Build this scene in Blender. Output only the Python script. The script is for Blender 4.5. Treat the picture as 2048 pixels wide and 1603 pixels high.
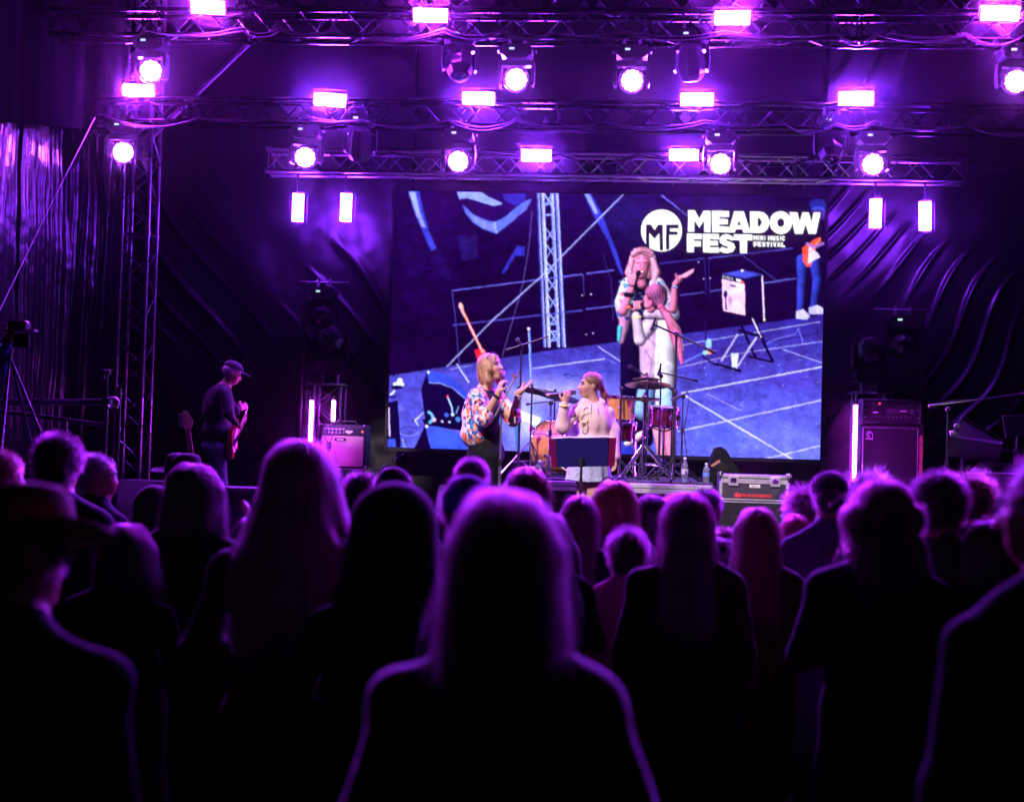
import bpy, bmesh, math, random
import numpy as np
from mathutils import Vector, Matrix

for o in list(bpy.data.objects):
    bpy.data.objects.remove(o)
SC = bpy.context.scene
COL = SC.collection
random.seed(7)
RNG = np.random.default_rng(11)
R = math.radians

# ------------------------------------------------------------------ camera
F_PX, PSI, THETA, RHO = 2800.0, 0.0756, 0.028, 0.0282      # focal length in photo pixels, yaw, pitch, roll
CAM = Vector((0, 0, 1.8))
c_f = Vector((-math.sin(PSI) * math.cos(THETA), math.cos(PSI) * math.cos(THETA), math.sin(THETA)))
_r0 = Vector((math.cos(PSI), math.sin(PSI), 0))
_u0 = _r0.cross(c_f)
c_r = _r0 * math.cos(RHO) + _u0 * math.sin(RHO)
c_u = _u0 * math.cos(RHO) - _r0 * math.sin(RHO)
cd = bpy.data.cameras.new('camera')
cam = bpy.data.objects.new('camera', cd)
COL.objects.link(cam)
M = Matrix((c_r, c_u, -c_f)).transposed().to_4x4()
M.translation = CAM
cam.matrix_world = M
cd.sensor_width = 36
cd.lens = 36 * F_PX / 2048
cd.clip_start, cd.clip_end = 0.05, 400
cd.dof.use_dof = True
cd.dof.focus_distance = 12.6
cd.dof.aperture_fstop = 2.1
SC.camera = cam

# ------------------------------------------------------------------ world (night) and exposure
W = bpy.data.worlds.new('World')
SC.world = W
W.use_nodes = True
nt = W.node_tree
sky = nt.nodes.new('ShaderNodeTexSky')
sky.sky_type = 'NISHITA'
sky.sun_disc = False
sky.sun_elevation = R(-6)
sky.sun_rotation = R(200)
nt.links.new(sky.outputs[0], nt.nodes['Background'].inputs[0])
nt.nodes['Background'].inputs[1].default_value = 0.15
SC.view_settings.view_transform = 'Standard'
SC.view_settings.look = 'None'
SC.view_settings.exposure = 0
SC.view_settings.gamma = 1
cy = SC.cycles
cy.max_bounces = 6
cy.diffuse_bounces = 2
cy.glossy_bounces = 3
cy.transmission_bounces = 4
cy.volume_bounces = 0
cy.transparent_max_bounces = 6
cy.caustics_reflective = cy.caustics_refractive = False
cy.sample_clamp_indirect = 4
cy.use_denoising = True
try:
    cy.denoiser = 'OPENIMAGEDENOISE'
except Exception:
    pass

# light levels of the rig
PANEL_RGB, PANEL_E = (0.23, 0.022, 1.0), 3900
TOP_RGB, TOP_E = (0.38, 0.022, 1.0), 3900
WASH_RGB, WASH_E = (0.40, 0.05, 1.0), 1500
TUBE_RGB, TUBE_E = (0.60, 0.03, 1.0), 400
SCREEN_E = 1.35
FRONT_W = 3200
HAZE_D, HAZE_G = 0.0009, 0.994

STAGE = 0.95          # stage floor height
def P(px, py, Y):
    """photo pixel -> world point on the plane y = Y"""
    d = c_f + c_r * ((px - 1024) / F_PX) + c_u * ((801.5 - py) / F_PX)
    return CAM + d * (Y / d.y)
def PXM(Y):
    return F_PX / Y   # photo pixels per metre at depth Y
def PG(px, Y, z):
    """point above photo column px at depth Y with height z"""
    a = P(px, 800, Y); b = P(px, 1000, Y)
    t = (z - a.z) / (b.z - a.z)
    return a.lerp(b, t)

# front-of-house spotlights (they light the performers from the audience side)
def spot(name, loc, target, power, ang, blend, rgb):
    l = bpy.data.lights.new(name, 'SPOT')
    l.energy = power; l.spot_size = R(ang); l.spot_blend = blend; l.color = rgb; l.shadow_soft_size = 0.12
    o = bpy.data.objects.new(name, l); COL.objects.link(o)
    o.location = loc
    o.rotation_euler = (Vector(target) - Vector(loc)).to_track_quat('-Z', 'Y').to_euler()
    return o
WARM = (1.0, 0.78, 0.86)
spot('front_spotlight', (-4.4, 5.2, 8.0), (-0.30, 12.4, 1.9), FRONT_W * 2.0, 21, .45, WARM)
spot('front_spotlight', (-4.4, 5.2, 7.6), (-2.97, 15.2, 2.22), FRONT_W * 1.5, 4.6, .5, WARM)
spot('front_spotlight', (-4.9, 5.2, 7.6), (-3.92, 12.6, 2.35), FRONT_W * .35, 3.2, .7, WARM)
spot('front_spotlight', (3.6, 5.2, 8.0), (1.55, 13.4, 1.6), FRONT_W * 1.05, 19, .5, (1.0, .72, .95))

# ------------------------------------------------------------------ materials
MATS = {}
def mat(name, base=(.5, .5, .5), rough=.5, metal=0., spec=.5, sheen=0., bump=0., bscale=40., emis=None, es=0., vary=0., vscale=8., trans=0., coat=0., sheen_rgb=(1, 1, 1)):
    if name in MATS:
        return MATS[name]
    m = bpy.data.materials.new(name)
    m.use_nodes = True
    n = m.node_tree.nodes; L = m.node_tree.links
    b = n['Principled BSDF']
    b.inputs['Base Color'].default_value = (*base, 1)
    b.inputs['Roughness'].default_value = rough
    b.inputs['Metallic'].default_value = metal
    b.inputs['Specular IOR Level'].default_value = spec
    b.inputs['Sheen Weight'].default_value = sheen
    b.inputs['Sheen Roughness'].default_value = .4
    b.inputs['Sheen Tint'].default_value = (*sheen_rgb, 1)
    b.inputs['Transmission Weight'].default_value = trans
    b.inputs['Coat Weight'].default_value = coat
    if emis:
        b.inputs['Emission Color'].default_value = (*emis, 1)
        b.inputs['Emission Strength'].default_value = es
    if bump or vary:
        tc = n.new('ShaderNodeTexCoord')
    if bump:
        t = n.new('ShaderNodeTexNoise'); t.inputs['Scale'].default_value = bscale; t.inputs['Detail'].default_value = 5
        bp = n.new('ShaderNodeBump'); bp.inputs['Strength'].default_value = bump; bp.inputs['Distance'].default_value = .01
        L.new(tc.outputs['Object'], t.inputs['Vector']); L.new(t.outputs['Fac'], bp.inputs['Height']); L.new(bp.outputs[0], b.inputs['Normal'])
    if vary:
        t2 = n.new('ShaderNodeTexNoise'); t2.inputs['Scale'].default_value = vscale; t2.inputs['Detail'].default_value = 6
        r = n.new('ShaderNodeValToRGB')
        r.color_ramp.elements[0].position = .3; r.color_ramp.elements[1].position = .7
        r.color_ramp.elements[0].color = (*[c * (1 - vary) for c in base], 1)
        r.color_ramp.elements[1].color = (*[min(1, c * (1 + vary)) for c in base], 1)
        L.new(tc.outputs['Object'], t2.inputs['Vector']); L.new(t2.outputs['Fac'], r.inputs[0]); L.new(r.outputs[0], b.inputs['Base Color'])
        mr = n.new('ShaderNodeMapRange'); mr.inputs[3].default_value = max(.02, rough - .12); mr.inputs[4].default_value = min(1, rough + .12)
        L.new(t2.outputs['Fac'], mr.inputs[0]); L.new(mr.outputs[0], b.inputs['Roughness'])
    MATS[name] = m
    return m
def emit(name, rgb, s):
    if name in MATS:
        return MATS[name]
    m = bpy.data.materials.new(name); m.use_nodes = True
    n = m.node_tree.nodes; n.remove(n['Principled BSDF'])
    e = n.new('ShaderNodeEmission'); e.inputs[0].default_value = (*rgb, 1); e.inputs[1].default_value = s
    m.node_tree.links.new(e.outputs[0], n['Material Output'].inputs[0])
    MATS[name] = m
    return m
ALU = mat('aluminium', (.24, .24, .26), .30, 1.0, vary=.12, vscale=6)
ALUD = mat('shaded_aluminium', (.018, .018, .021), .18, 1.0, vary=.2, vscale=6)  # aluminium with the shade on the trusses put into a darker colour
CHROME = mat('chrome', (.8, .8, .82), .12, 1.0)
BLACK = mat('black_plastic', (.012, .012, .014), .38, bump=.15, bscale=120)
BLACKM = mat('black_metal', (.02, .02, .022), .3, 0, .6)
RUBBER = mat('black_rubber', (.012, .012, .012), .6)
STEEL = mat('galvanised_steel', (.45, .45, .47), .35, 1.0, vary=.2, vscale=20)
WHITE = mat('white_print', (.8, .8, .8), .5)
CLOTHBLK = mat('black_molleton', (.01, .01, .012), .85, sheen=.2)
TARP = mat('black_tarpaulin', (.006, .0055, .007), .36, 0, .55, bump=.35, bscale=9)

# ------------------------------------------------------------------ object helpers
def newobj(name, data, parent=None):
    o = bpy.data.objects.new(name, data)
    COL.objects.link(o)
    o.parent = parent
    return o
def tag(o, label=None, cat=None, group=None, kind=None):
    if label: o['label'] = label
    if cat: o['category'] = cat
    if group: o['group'] = group
    if kind: o['kind'] = kind
    return o
def thing(name, label, cat, loc=(0, 0, 0), rotz=0., group=None):
    o = newobj(name, None)
    o.empty_display_size = .1
    o.location = loc
    o.rotation_euler = (0, 0, rotz)
    return tag(o, label, cat, group)
def wl(o):
    v = Vector((0, 0, 0))
    while o is not None:
        v += o.location; o = o.parent
    return v
def copy_tree(o, parent=None):
    c = o.copy(); COL.objects.link(c); c.parent = parent
    for ch in list(o.children):
        copy_tree(ch, c)
    return c
def frame_z(d):
    """rotation taking +z to direction d"""
    return Vector((0, 0, 1)).rotation_difference(Vector(d).normalized()).to_matrix()

class MB:
    """collects shapes, then links them as ONE mesh object"""
    def __init__(s):
        s.v = []; s.f = []; s.m = []; s.mi = 0
    def add(s, vs, fs):
        b = len(s.v)
        s.v += [tuple(v) for v in vs]
        for f in fs:
            s.f.append([b + i for i in f]); s.m.append(s.mi)
        return s
    def box(s, c, size, R3=None, bev=0.):
        c = Vector(c); x, y, z = [a / 2 for a in size]
        R3 = R3 or Matrix.Identity(3)
        if bev > 0:
            bev = min(bev, min(x, y, z) * .6)
            pts = []
            for i in (-1, 1):
                for j in (-1, 1):
                    for k in (-1, 1):
                        pts += [(i * x, j * (y - bev), k * (z - bev)), (i * (x - bev), j * y, k * (z - bev)), (i * (x - bev), j * (y - bev), k * z)]
            bm = bmesh.new()
            for p in pts: bm.verts.new(p)
            bmesh.ops.convex_hull(bm, input=bm.verts)
            bmesh.ops.dissolve_limit(bm, angle_limit=.02, verts=bm.verts, edges=bm.edges)
            bm.verts.index_update()
            vs = [c + R3 @ v.co for v in bm.verts]; fs = [[v.index for v in f.verts] for f in bm.faces]
            bm.free()
            return s.add(vs, fs)
        vs = [c + R3 @ Vector((i * x, j * y, k * z)) for i in (-1, 1) for j in (-1, 1) for k in (-1, 1)]
        return s.add(vs, [(0, 1, 3, 2), (4, 6, 7, 5), (0, 4, 5, 1), (2, 3, 7, 6), (0, 2, 6, 4), (1, 5, 7, 3)])
    def tube(s, p, q, r, r2=None, n=8, caps=True):
        p = Vector(p); q = Vector(q); r2 = r if r2 is None else r2
        Rm = frame_z(q - p)
        vs = []
        for c, rr in ((p, r), (q, r2)):
            vs += [c + Rm @ Vector((rr * math.cos(2 * math.pi * i / n), rr * math.sin(2 * math.pi * i / n), 0)) for i in range(n)]
        fs = [(i, (i + 1) % n, n + (i + 1) % n, n + i) for i in range(n)]
        if caps: fs += [tuple(range(n))[::-1], tuple(range(n, 2 * n))]
        return s.add(vs, fs)
    def path(s, pts, r, n=6):
        pts = [Vector(p) for p in pts]
        vs = []; prev = None
        for i, p in enumerate(pts):
            t = (pts[min(i + 1, len(pts) - 1)] - pts[max(i - 1, 0)]).normalized()
            if prev is None:
                u = t.orthogonal().normalized()
            else:
                u = (prev - t * prev.dot(t)).normalized()
            prev = u; w = t.cross(u)
            vs += [p + (u * math.cos(2 * math.pi * k / n) + w * math.sin(2 * math.pi * k / n)) * r for k in range(n)]
        fs = []
        for i in range(len(pts) - 1):
            for k in range(n):
                fs.append((i * n + k, i * n + (k + 1) % n, (i + 1) * n + (k + 1) % n, (i + 1) * n + k))
        fs += [tuple(range(n))[::-1], tuple(range((len(pts) - 1) * n, len(pts) * n))]
        return s.add(vs, fs)
    def lathe(s, prof, n=16, o=(0, 0, 0), R3=None, close=True):
        o = Vector(o); R3 = R3 or Matrix.Identity(3)
        vs = []
        for r, z in prof:
            vs += [o + R3 @ Vector((r * math.cos(2 * math.pi * i / n), r * math.sin(2 * math.pi * i / n), z)) for i in range(n)]
        fs = []
        for a in range(len(prof) - 1):
            for i in range(n):
                fs.append((a * n + i, a * n + (i + 1) % n, (a + 1) * n + (i + 1) % n, (a + 1) * n + i))
        if close:
            fs += [tuple(range(n))[::-1], tuple(range((len(prof) - 1) * n, len(prof) * n))]
        return s.add(vs, fs)
    def prism(s, poly, t0, t1, o=(0, 0, 0), R3=None):
        """polygon in local xz, extruded along local y from t0 to t1"""
        o = Vector(o); R3 = R3 or Matrix.Identity(3); n = len(poly)
        vs = [o + R3 @ Vector((x, t0, z)) for x, z in poly] + [o + R3 @ Vector((x, t1, z)) for x, z in poly]
        fs = [tuple(range(n)), tuple(range(n, 2 * n))[::-1]] + [(i, n + i, n + (i + 1) % n, (i + 1) % n) for i in range(n)]
        return s.add(vs, fs)
    def ring(s, c, rad, r, R3=None, n=20, m=6, a0=0., a1=2 * math.pi):
        c = Vector(c); R3 = R3 or Matrix.Identity(3)
        full = abs(a1 - a0 - 2 * math.pi) < 1e-6
        pts = [c + R3 @ Vector((rad * math.cos(a0 + (a1 - a0) * i / n), rad * math.sin(a0 + (a1 - a0) * i / n), 0)) for i in range(n + 1)]
        return s.path(pts, r, m)
    def build(s, name, mats, parent=None, smooth=True, world=False, ang=38):
        me = bpy.data.meshes.new(name)
        off = wl(parent) if (world and parent) else Vector((0, 0, 0))
        me.from_pydata([(a - off.x, b - off.y, c - off.z) for a, b, c in s.v], [], s.f)
        for m in (mats if isinstance(mats, (list, tuple)) else [mats]):
            me.materials.append(m)
        if any(s.m): me.polygons.foreach_set('material_index', s.m)
        bm = bmesh.new(); bm.from_mesh(me)
        bmesh.ops.recalc_face_normals(bm, faces=bm.faces)
        bm.to_mesh(me); bm.free()
        if smooth:
            me.polygons.foreach_set('use_smooth', [True] * len(me.polygons))
            me.set_sharp_from_angle(angle=R(ang))
        me.update()
        return newobj(name, me, parent)
def mesh_np(name, V, Q, mats, parent=None, mi=None, smooth=True):
    me = bpy.data.meshes.new(name)
    V = np.asarray(V, np.float32); Q = np.asarray(Q, np.int32)
    me.vertices.add(len(V)); me.vertices.foreach_set('co', V.ravel())
    k = Q.shape[1]
    me.loops.add(Q.size); me.loops.foreach_set('vertex_index', Q.ravel())
    me.polygons.add(len(Q))
    me.polygons.foreach_set('loop_start', np.arange(0, Q.size, k, dtype=np.int32))
    me.polygons.foreach_set('loop_total', np.full(len(Q), k, np.int32))
    for m in (mats if isinstance(mats, (list, tuple)) else [mats]):
        me.materials.append(m)
    if mi is not None: me.polygons.foreach_set('material_index', np.asarray(mi, np.int32))
    me.polygons.foreach_set('use_smooth', np.full(len(Q), smooth))
    me.update(calc_edges=True); me.validate()
    return newobj(name, me, parent)
def text_obj(s, size, material, parent, loc, rot, off=0., ext=0.0005, align='CENTER', name='lettering', w=1.0):
    c = bpy.data.curves.new(name, 'FONT'); c.body = s; c.size = size; c.offset = off; c.extrude = ext; c.align_x = align; c.align_y = 'CENTER'
    c.resolution_u = 3
    c.materials.append(material)
    tmp = newobj(name, c, None)
    bpy.context.view_layer.update()
    me = bpy.data.meshes.new_from_object(tmp.evaluated_get(bpy.context.evaluated_depsgraph_get()))
    bpy.data.objects.remove(tmp)
    o = newobj(name, me, parent); o.location = loc; o.rotation_euler = rot; o.scale = (w, 1, 1)
    return o
FACE = (R(90), 0, 0)    # lettering that faces the audience (-y)

# ================================================================== THE SETTING
m_ground = mat('dark_grass_ground', (.006, .007, .004), 1.0, 0, 0.0, bump=.6, bscale=30, vary=.4, vscale=3)
mb = MB(); mb.box((0, 40, -.05), (240, 240, .1)); g = mb.build('ground', m_ground, smooth=False); tag(g, kind='structure')

st = thing('stage', 'raised black festival stage platform behind the crowd', 'stage', (0, 13.8, 0))
m_deck = mat('black_phenolic_deck', (.02, .02, .022), .45, 0, .5, bump=.2, bscale=200, vary=.4, vscale=2)
deck = MB().box((0, 0, STAGE - .10), (13.0, 6.0, .06)).build('deck_frame', ALUD, st, False)
pm = MB().box((0, 0, 0), (.985, 1.985, .05), bev=.004).build('deck_panel', m_deck, st)
pm.location = (-6, -2, STAGE - .026)
for i in range(13):
    for j in range(3):
        if i or j:
            c = pm.copy(); COL.objects.link(c); c.parent = st; c.location = (-6 + i, -2 + 2 * j, STAGE - .026)
sk = MB()
vs = []; n = 160
for i in range(n + 1):
    x = -6.5 + 13 * i / n; y = -3.02 + .025 * math.sin(i * 1.3) + .012 * math.sin(i * 3.1)
    vs += [(x, y, 0), (x, y, STAGE - .07)]
sk.add(vs, [(2 * i, 2 * i + 2, 2 * i + 3, 2 * i + 1) for i in range(n)])
sk.build('skirt', CLOTHBLK, st)

VALANCE = mat('matt_black_fabric', (.0015, .0015, .0018), 1.0, 0, .0)
def fbm1(x, seed, octs=4):
    r = np.random.default_rng(seed); y = np.zeros_like(x); a = 1.
    for k in range(octs):
        f = 2.0 ** k; y += a * np.sin(x * f * (1.7 + .5 * r.random()) + r.random() * 6.28); a *= .55
    return y
def noise2(u, v, seed, f=1.0, octs=4):
    r = np.random.default_rng(seed); out = np.zeros_like(u); a = 1.
    for k in range(octs):
        for j in range(3):
            th = r.random() * 6.28; w = f * 2 ** k * (.7 + .6 * r.random())
            out += a * np.sin((u * np.cos(th) + v * np.sin(th)) * w + r.random() * 6.28) / 2
        a *= .5
    return out
def tarp(name, label, o, u, v, nu, nv, fn, material=TARP, nrm=None):
    o = Vector(o); u = Vector(u); v = Vector(v); nv_ = (nrm or u.cross(v)).normalized()
    S, T = np.meshgrid(np.linspace(0, 1, nu), np.linspace(0, 1, nv), indexing='ij')
    D = fn(S * u.length, T * v.length)
    V = np.stack([S * u[i] + T * v[i] + D * nv_[i] for i in range(3)], -1).reshape(-1, 3)
    I = np.arange(nu * nv).reshape(nu, nv)
    Q = np.stack([I[:-1, :-1], I[1:, :-1], I[1:, 1:], I[:-1, 1:]], -1).reshape(-1, 4)
    ob = mesh_np(name, V, Q, material)
    ob.location = o
    return tag(ob, label, 'tarpaulin', 'tarpaulins hung round the stage')
def folds_left(s, t):
    x = s + .05 * np.sin(t * 1.1 + s * 2)
    a = .05 * np.abs(np.sin(x * 3.1 + .4 * np.sin(t * .9))) ** .7 + .035 * fbm1(x * 3.6, 3, 5) + .006 * noise2(s, t, 5, 9, 3)
    return a * (.55 + .45 * np.clip((t - 1) / 2, 0, 1))
LW = mat('black_glossy_foil_tarpaulin', (.003, .0027, .004), .24, 0, .20, bump=.25, bscale=14)
tarp('side_tarpaulin', 'glossy black tarpaulin side wall with tall vertical folds beside the truss tower', (-6.05, 16.7, .2), (.12, -5.4, 0), (0, 0, 5.6), 420, 180, folds_left, LW, Vector((1, 0, 0)))
tarp('upper_side_tarpaulin', 'black tarpaulin valance sloped to darken the unlit top of the folded side wall', (-5.80, 16.7, 5.42), (.12, -5.4, -1.05), (0, 0, 2.2), 100, 30, lambda s, t: .02 * fbm1(s * 3, 8, 3) + .0 * t, VALANCE, Vector((1, 0, 0)))  # near-black sheet sloped to stand for the unlit upper wall
def wrink(ang, f, seed, amp):
    ca, sa = math.cos(ang), math.sin(ang)
    def fn(s, t):
        w = s * ca + t * sa; l = -s * sa + t * ca
        base = noise2(s, t, seed, .5, 3) * .05
        env = np.clip(noise2(s, t, seed + 1, 1.3, 3) - .15, 0, 1)
        rid = np.exp(-((np.mod(w * f + 1.1 * noise2(s, t, seed + 2, .9, 3), 1) - .5) / .10) ** 2)
        return base + amp * env * rid + .004 * noise2(s, t, seed + 4, 12, 2) + .02 * noise2(l * .3, w * 3, seed + 6, 1.5, 2)
    return fn
YW = 16.75
tarp('back_tarpaulin', 'black tarpaulin back wall with stretched creases behind the floor moving head and tower', (-6.1, YW, .3), (3.55, 0, 0), (0, 0, 7), 260, 420, wrink(R(32), 2.8, 21, .045), TARP, Vector((0, -1, 0)))
tarp('back_tarpaulin', 'black tarpaulin back wall hidden mostly behind the video screen', (-2.53, YW + .05, .3), (4.9, 0, 0), (0, 0, 7), 160, 220, wrink(R(5), 1.2, 31, .03), TARP, Vector((0, -1, 0)))
tarp('back_tarpaulin', 'wrinkled black tarpaulin back wall with diagonal creases behind the bass amplifier', (2.4, YW, .3), (4.6, 0, 0), (0, 0, 7), 320, 440, wrink(R(-38), 3.4, 44, .06), mat('shiny_black_tarpaulin', (.006, .0055, .0075), .34, 0, .5, bump=.5, bscale=7), Vector((0, -1, 0)))
tarp('roof_tarpaulin', 'dark tarpaulin roof stretched over the lighting trusses', (-6.6, 10.4, 7.6), (13.6, 0, 0), (0, 6.6, -.35), 120, 60, lambda s, t: .03 * noise2(s, t, 61, 1.2, 3), VALANCE, Vector((0, 0, -1)))

# ---- aluminium trusses
def truss(name, label, A, B, size=.25, step=.2286, material=ALU, rc=.024, rb=.009, joints=2.0, group='aluminium box trusses of the stage roof'):
    A = Vector(A); B = Vector(B); L = (B - A).length
    t = thing(name, label, 'truss', A, 0, group)
    d = (B - A).normalized()
    if abs(d.z) > .9:
        t.rotation_euler = (0, R(-90), 0)
    h = size / 2
    for sy in (-1, 1):
        for sz in (-1, 1):
            MB().tube((0, sy * h, sz * h), (L, sy * h, sz * h), rc, n=10).build('chord', material, t)
    nseg = int(L / step); stp = L / nseg
    dl = math.hypot(stp, size)
    bm_ = MB().tube((0, 0, 0), (dl, 0, 0), rb, n=6); proto = None
    def brace(p, q):
        nonlocal proto
        if proto is None:
            o = bm_.build('brace', material, t); proto = o
        else:
            o = proto.copy(); COL.objects.link(o); o.parent = t
        o.location = p
        o.rotation_mode = 'QUATERNION'
        o.rotation_quaternion = Vector((1, 0, 0)).rotation_difference((Vector(q) - Vector(p)).normalized())
    for i in range(nseg):
        a, b = (-h, h) if i % 2 == 0 else (h, -h)
        brace((i * stp, -h, a), ((i + 1) * stp, -h, b))
        brace((i * stp, h, -a), ((i + 1) * stp, h, -b))
        if L < 10.5:
            brace((i * stp, a, -h), ((i + 1) * stp, b, -h))
    k = 0
    x = 0.03
    while x < L:
        mb = MB()
        for sy in (-1, 1):
            mb.tube((x, sy * h, -h), (x, sy * h, h), .011, n=6)
        for sz in (-1, 1):
            mb.tube((x, -h, sz * h), (x, h, sz * h), .011, n=6)
            for sy in (-1, 1):
                mb.tube((x - .035, sy * h, sz * h), (x + .035, sy * h, sz * h), rc + .006, n=10)
        mb.build('joint_frame', material, t)
        x += joints
    return t
YT, YM, YB, YS = 13.6, 14.7, 15.9, 16.23
def row(px0, px1, pyc, Y, **k):
    z = P(1100, pyc, Y).z
    a = PG(px0, Y, z); b = PG(px1, Y, z)
    return a, b, z
a, b, zB = row(538, 1927, 332, YB)
TR_B = truss('truss', 'silver truss right above the video screen', a, b, .25, material=mat('lit_aluminium', (.55, .55, .57), .32, 1.0, vary=.12, vscale=6))  # lamp spill on this truss put into a lighter aluminium
a, b, zM = row(10, 2090, 232, YM)
TR_M = truss('truss', 'middle truss carrying a row of lit moving heads above the screen truss', a, b, .25, material=ALUD)
a, b, zT = row(100, 2150, 56, YT)
TR_T = truss('truss', 'highest lit truss with LED panels at the top of the view', a, b, .25, material=ALUD)
a, b, zR = row(480, 2150, 2, 14.25)
TR_R = truss('truss', 'dim roof truss just behind the highest lit truss', a, b, .25, material=ALUD)
tx = P(270, 700, 15.3)
truss('truss_tower', 'upright truss tower at the stage corner beside the folded side wall', (tx.x, 15.3, STAGE), (tx.x, 15.3, 7.2), .30, .26, material=ALU, rc=.025, joints=3.0, group='upright trusses')
# cable looms drooping along the trusses
def loom(label, x0, x1, Y, z, seed):
    r = random.Random(seed); t = thing('cable_loom', label, 'cable', (x0, Y, z), 0, 'cable looms along the trusses')
    pts = []; x = x0
    while x < x1:
        L = r.uniform(.35, 1.1); d = r.uniform(.02, .11)
        for k in range(8):
            u = k / 8; pts.append((x + L * u, Y + r.uniform(-.006, .006), z - d * 4 * u * (1 - u)))
        x += L
    MB().path(pts, .011, 5).build('cable', RUBBER, t, world=True)
    MB().path([(a_, b_ - .03, c_ + .012 + .02 * math.sin(a_ * 3)) for a_, b_, c_ in pts], .008, 5).build('cable', RUBBER, t, world=True)
loom('black cable loom drooping along the highest lit truss', -5.2, 6.0, YT - .17, zT - .10, 1)
loom('black cable loom drooping along the middle truss', -5.6, 6.0, YM - .17, zM - .10, 2)
loom('black cable loom drooping along the silver screen truss', -3.2, 4.2, YB - .17, zB + .10, 3)
# roof brace and guy wires
A_, B_ = P(505, 80, 14.9), P(300, 277, 15.25)
t = thing('diagonal_brace', 'slanted steel tube running down from the roof to the truss tower', 'brace', B_)
MB().tube(A_, B_, .03, n=10).build('tube', mat('dull_steel_tube', (.35, .33, .38), .5, .6), t, world=True)
for q in (A_, B_): MB().box(q, (.09, .06, .09), bev=.01).build('clamp', BLACKM, t, world=True)
def wire(label, pts, r=.008, m=STEEL):
    pts = [Vector(p) for p in pts]
    t = thing('guy_wire', label, 'wire', pts[-1])
    MB().path(pts, r).build('cable', m, t, world=True)
    mb = MB().box(pts[-1], (.05, .05, .05), bev=.01); mb.build('shackle', STEEL, t, world=True)
    return t
wire('thin steel guy wire crossing in front of the folded side wall', [P(190, 235, 14.3), P(100, 412, 13.6), P(-20, 660, 12.6)], .0055, mat('dull_wire', (.12, .12, .13), .5, .8))
wire('thin loose wire hanging low beneath the corner of the screen', [P(822, 898, 16.5), P(735, 950, 16.4)], .006)

# ---- video screen support: black frame hung below the truss is part of the screen (built later)

# ================================================================== LAMPS
m_lens = emit('lens_glow', (.75, .16, .9), .8)
m_cell = emit('led_cell_glow', WASH_RGB, WASH_E)
m_disp = emit('display_glow', (.6, .9, 1.0), .9)
HEADS = {}
def head_proto(kind):
    t = thing('moving_head_lamp', 'x', 'stage lamp', (0, 0, 0), 0, 'moving head lamps on the trusses')
    for s in (-1, 1):
        mb = MB(); mb.box((s * .075, 0, -.035), (.03, .05, .07), bev=.006)
        mb.ring((s * .075, 0, .018), .032, .009, Matrix.Rotation(R(90), 3, 'Y'), n=14)
        mb.build('clamp', STEEL, t)
    base = MB()
    base.prism([(-.155, -.10), (-.135, -.055), (-.10, -.05), (.10, -.05), (.135, -.055), (.155, -.10), (.15, -.15), (.10, -.185), (-.10, -.185), (-.15, -.15)], -.11, .11)
    b = base.build('base', BLACKM, t, ang=25)
    MB().box((-.045, -.1115, -.10), (.05, .003, .022)).build('display', m_disp, b, False)
    for s in (-1, 1):
        MB().path([(s * .15, -.05, -.08), (s * .185, -.05, -.10), (s * .185, .05, -.10), (s * .15, .05, -.08)], .008).build('handle', BLACKM, b)
    y = MB()
    y.prism([(-.175, -.21), (-.12, -.19), (.12, -.19), (.175, -.21), (.172, -.25), (-.172, -.25)], -.05, .05)
    for s in (-1, 1):
        y.prism([(s * .175, -.22), (s * .182, -.30), (s * .178, -.41), (s * .165, -.445), (s * .145, -.44), (s * .142, -.25)], -.06, .06)
    y.build('yoke', BLACKM, t, ang=25)
    if kind == 'wash':
        hd = MB().lathe([(.03, -.15), (.085, -.14), (.118, -.10), (.128, -.03), (.128, .04), (.122, .085), (.114, .088), (.112, .074)], 24)
        h = hd.build('head', BLACKM, t)
        MB().lathe([(.0005, .078), (.110, .078)], 24, close=False).build('lens', m_lens, h)
        cell = MB().lathe([(.0168, .080), (.015, .086), (.0005, .088)], 10, close=False)
        pr = None
        for rr, nn in ((0, 1), (.042, 6), (.082, 12)):
            for i in range(nn):
                if pr is None:
                    c = pr = cell.build('led_cell', m_cell, h)
                else:
                    c = pr.copy(); COL.objects.link(c); c.parent = h
                c.location = (rr * math.cos(6.283 * i / nn), rr * math.sin(6.283 * i / nn), 0)
    else:
        hd = MB().lathe([(.04, -.20), (.10, -.18), (.13, -.10), (.145, .0), (.14, .08), (.10, .15), (.085, .155)], 8)
        h = hd.build('head', BLACKM, t, ang=20)
        MB().lathe([(.0005, .165), (.04, .162), (.08, .150)], 20, close=False).build('lens', mat('dark_lens_glass', (.01, .01, .015), .05, 0, .8, coat=1), h)
    h.location = (0, 0, -.375)
    return t
def place_head(kind, px, py_lens, Y, label, aim, zc, yaw=0., scale=1., group=None, up=False):
    """lamp hanging below the chord at height zc; aim = direction of the head"""
    if kind not in HEADS:
        t = HEADS[kind] = head_proto(kind)
    else:
        t = copy_tree(HEADS[kind])
    if group: t['group'] = group
    t['label'] = label
    p = PG(px, Y, zc)
    t.location = p
    t.rotation_euler = (R(180) if up else 0, 0, yaw)
    t.scale = (scale,) * 3
    h = [c for c in t.children if c.name.startswith('head')][0]
    d = Vector(aim)
    d = Matrix.Rotation(-yaw, 3, 'Z') @ d
    if up: d = Matrix.Rotation(R(180), 3, 'X') @ d
    h.rotation_euler = frame_z(d).to_euler()
    return t
def hz(py, Y, px):   # height of lens row -> chord height
    return P(px, py, Y).z + .42
TC = Vector((0, -1, -.28))
def aim(px, Y, dz=-.30, dx=0.):
    p = PG(px, Y, 5); d = Vector((-p.x * .55 / Y + dx, -1, dz)); return d
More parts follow.
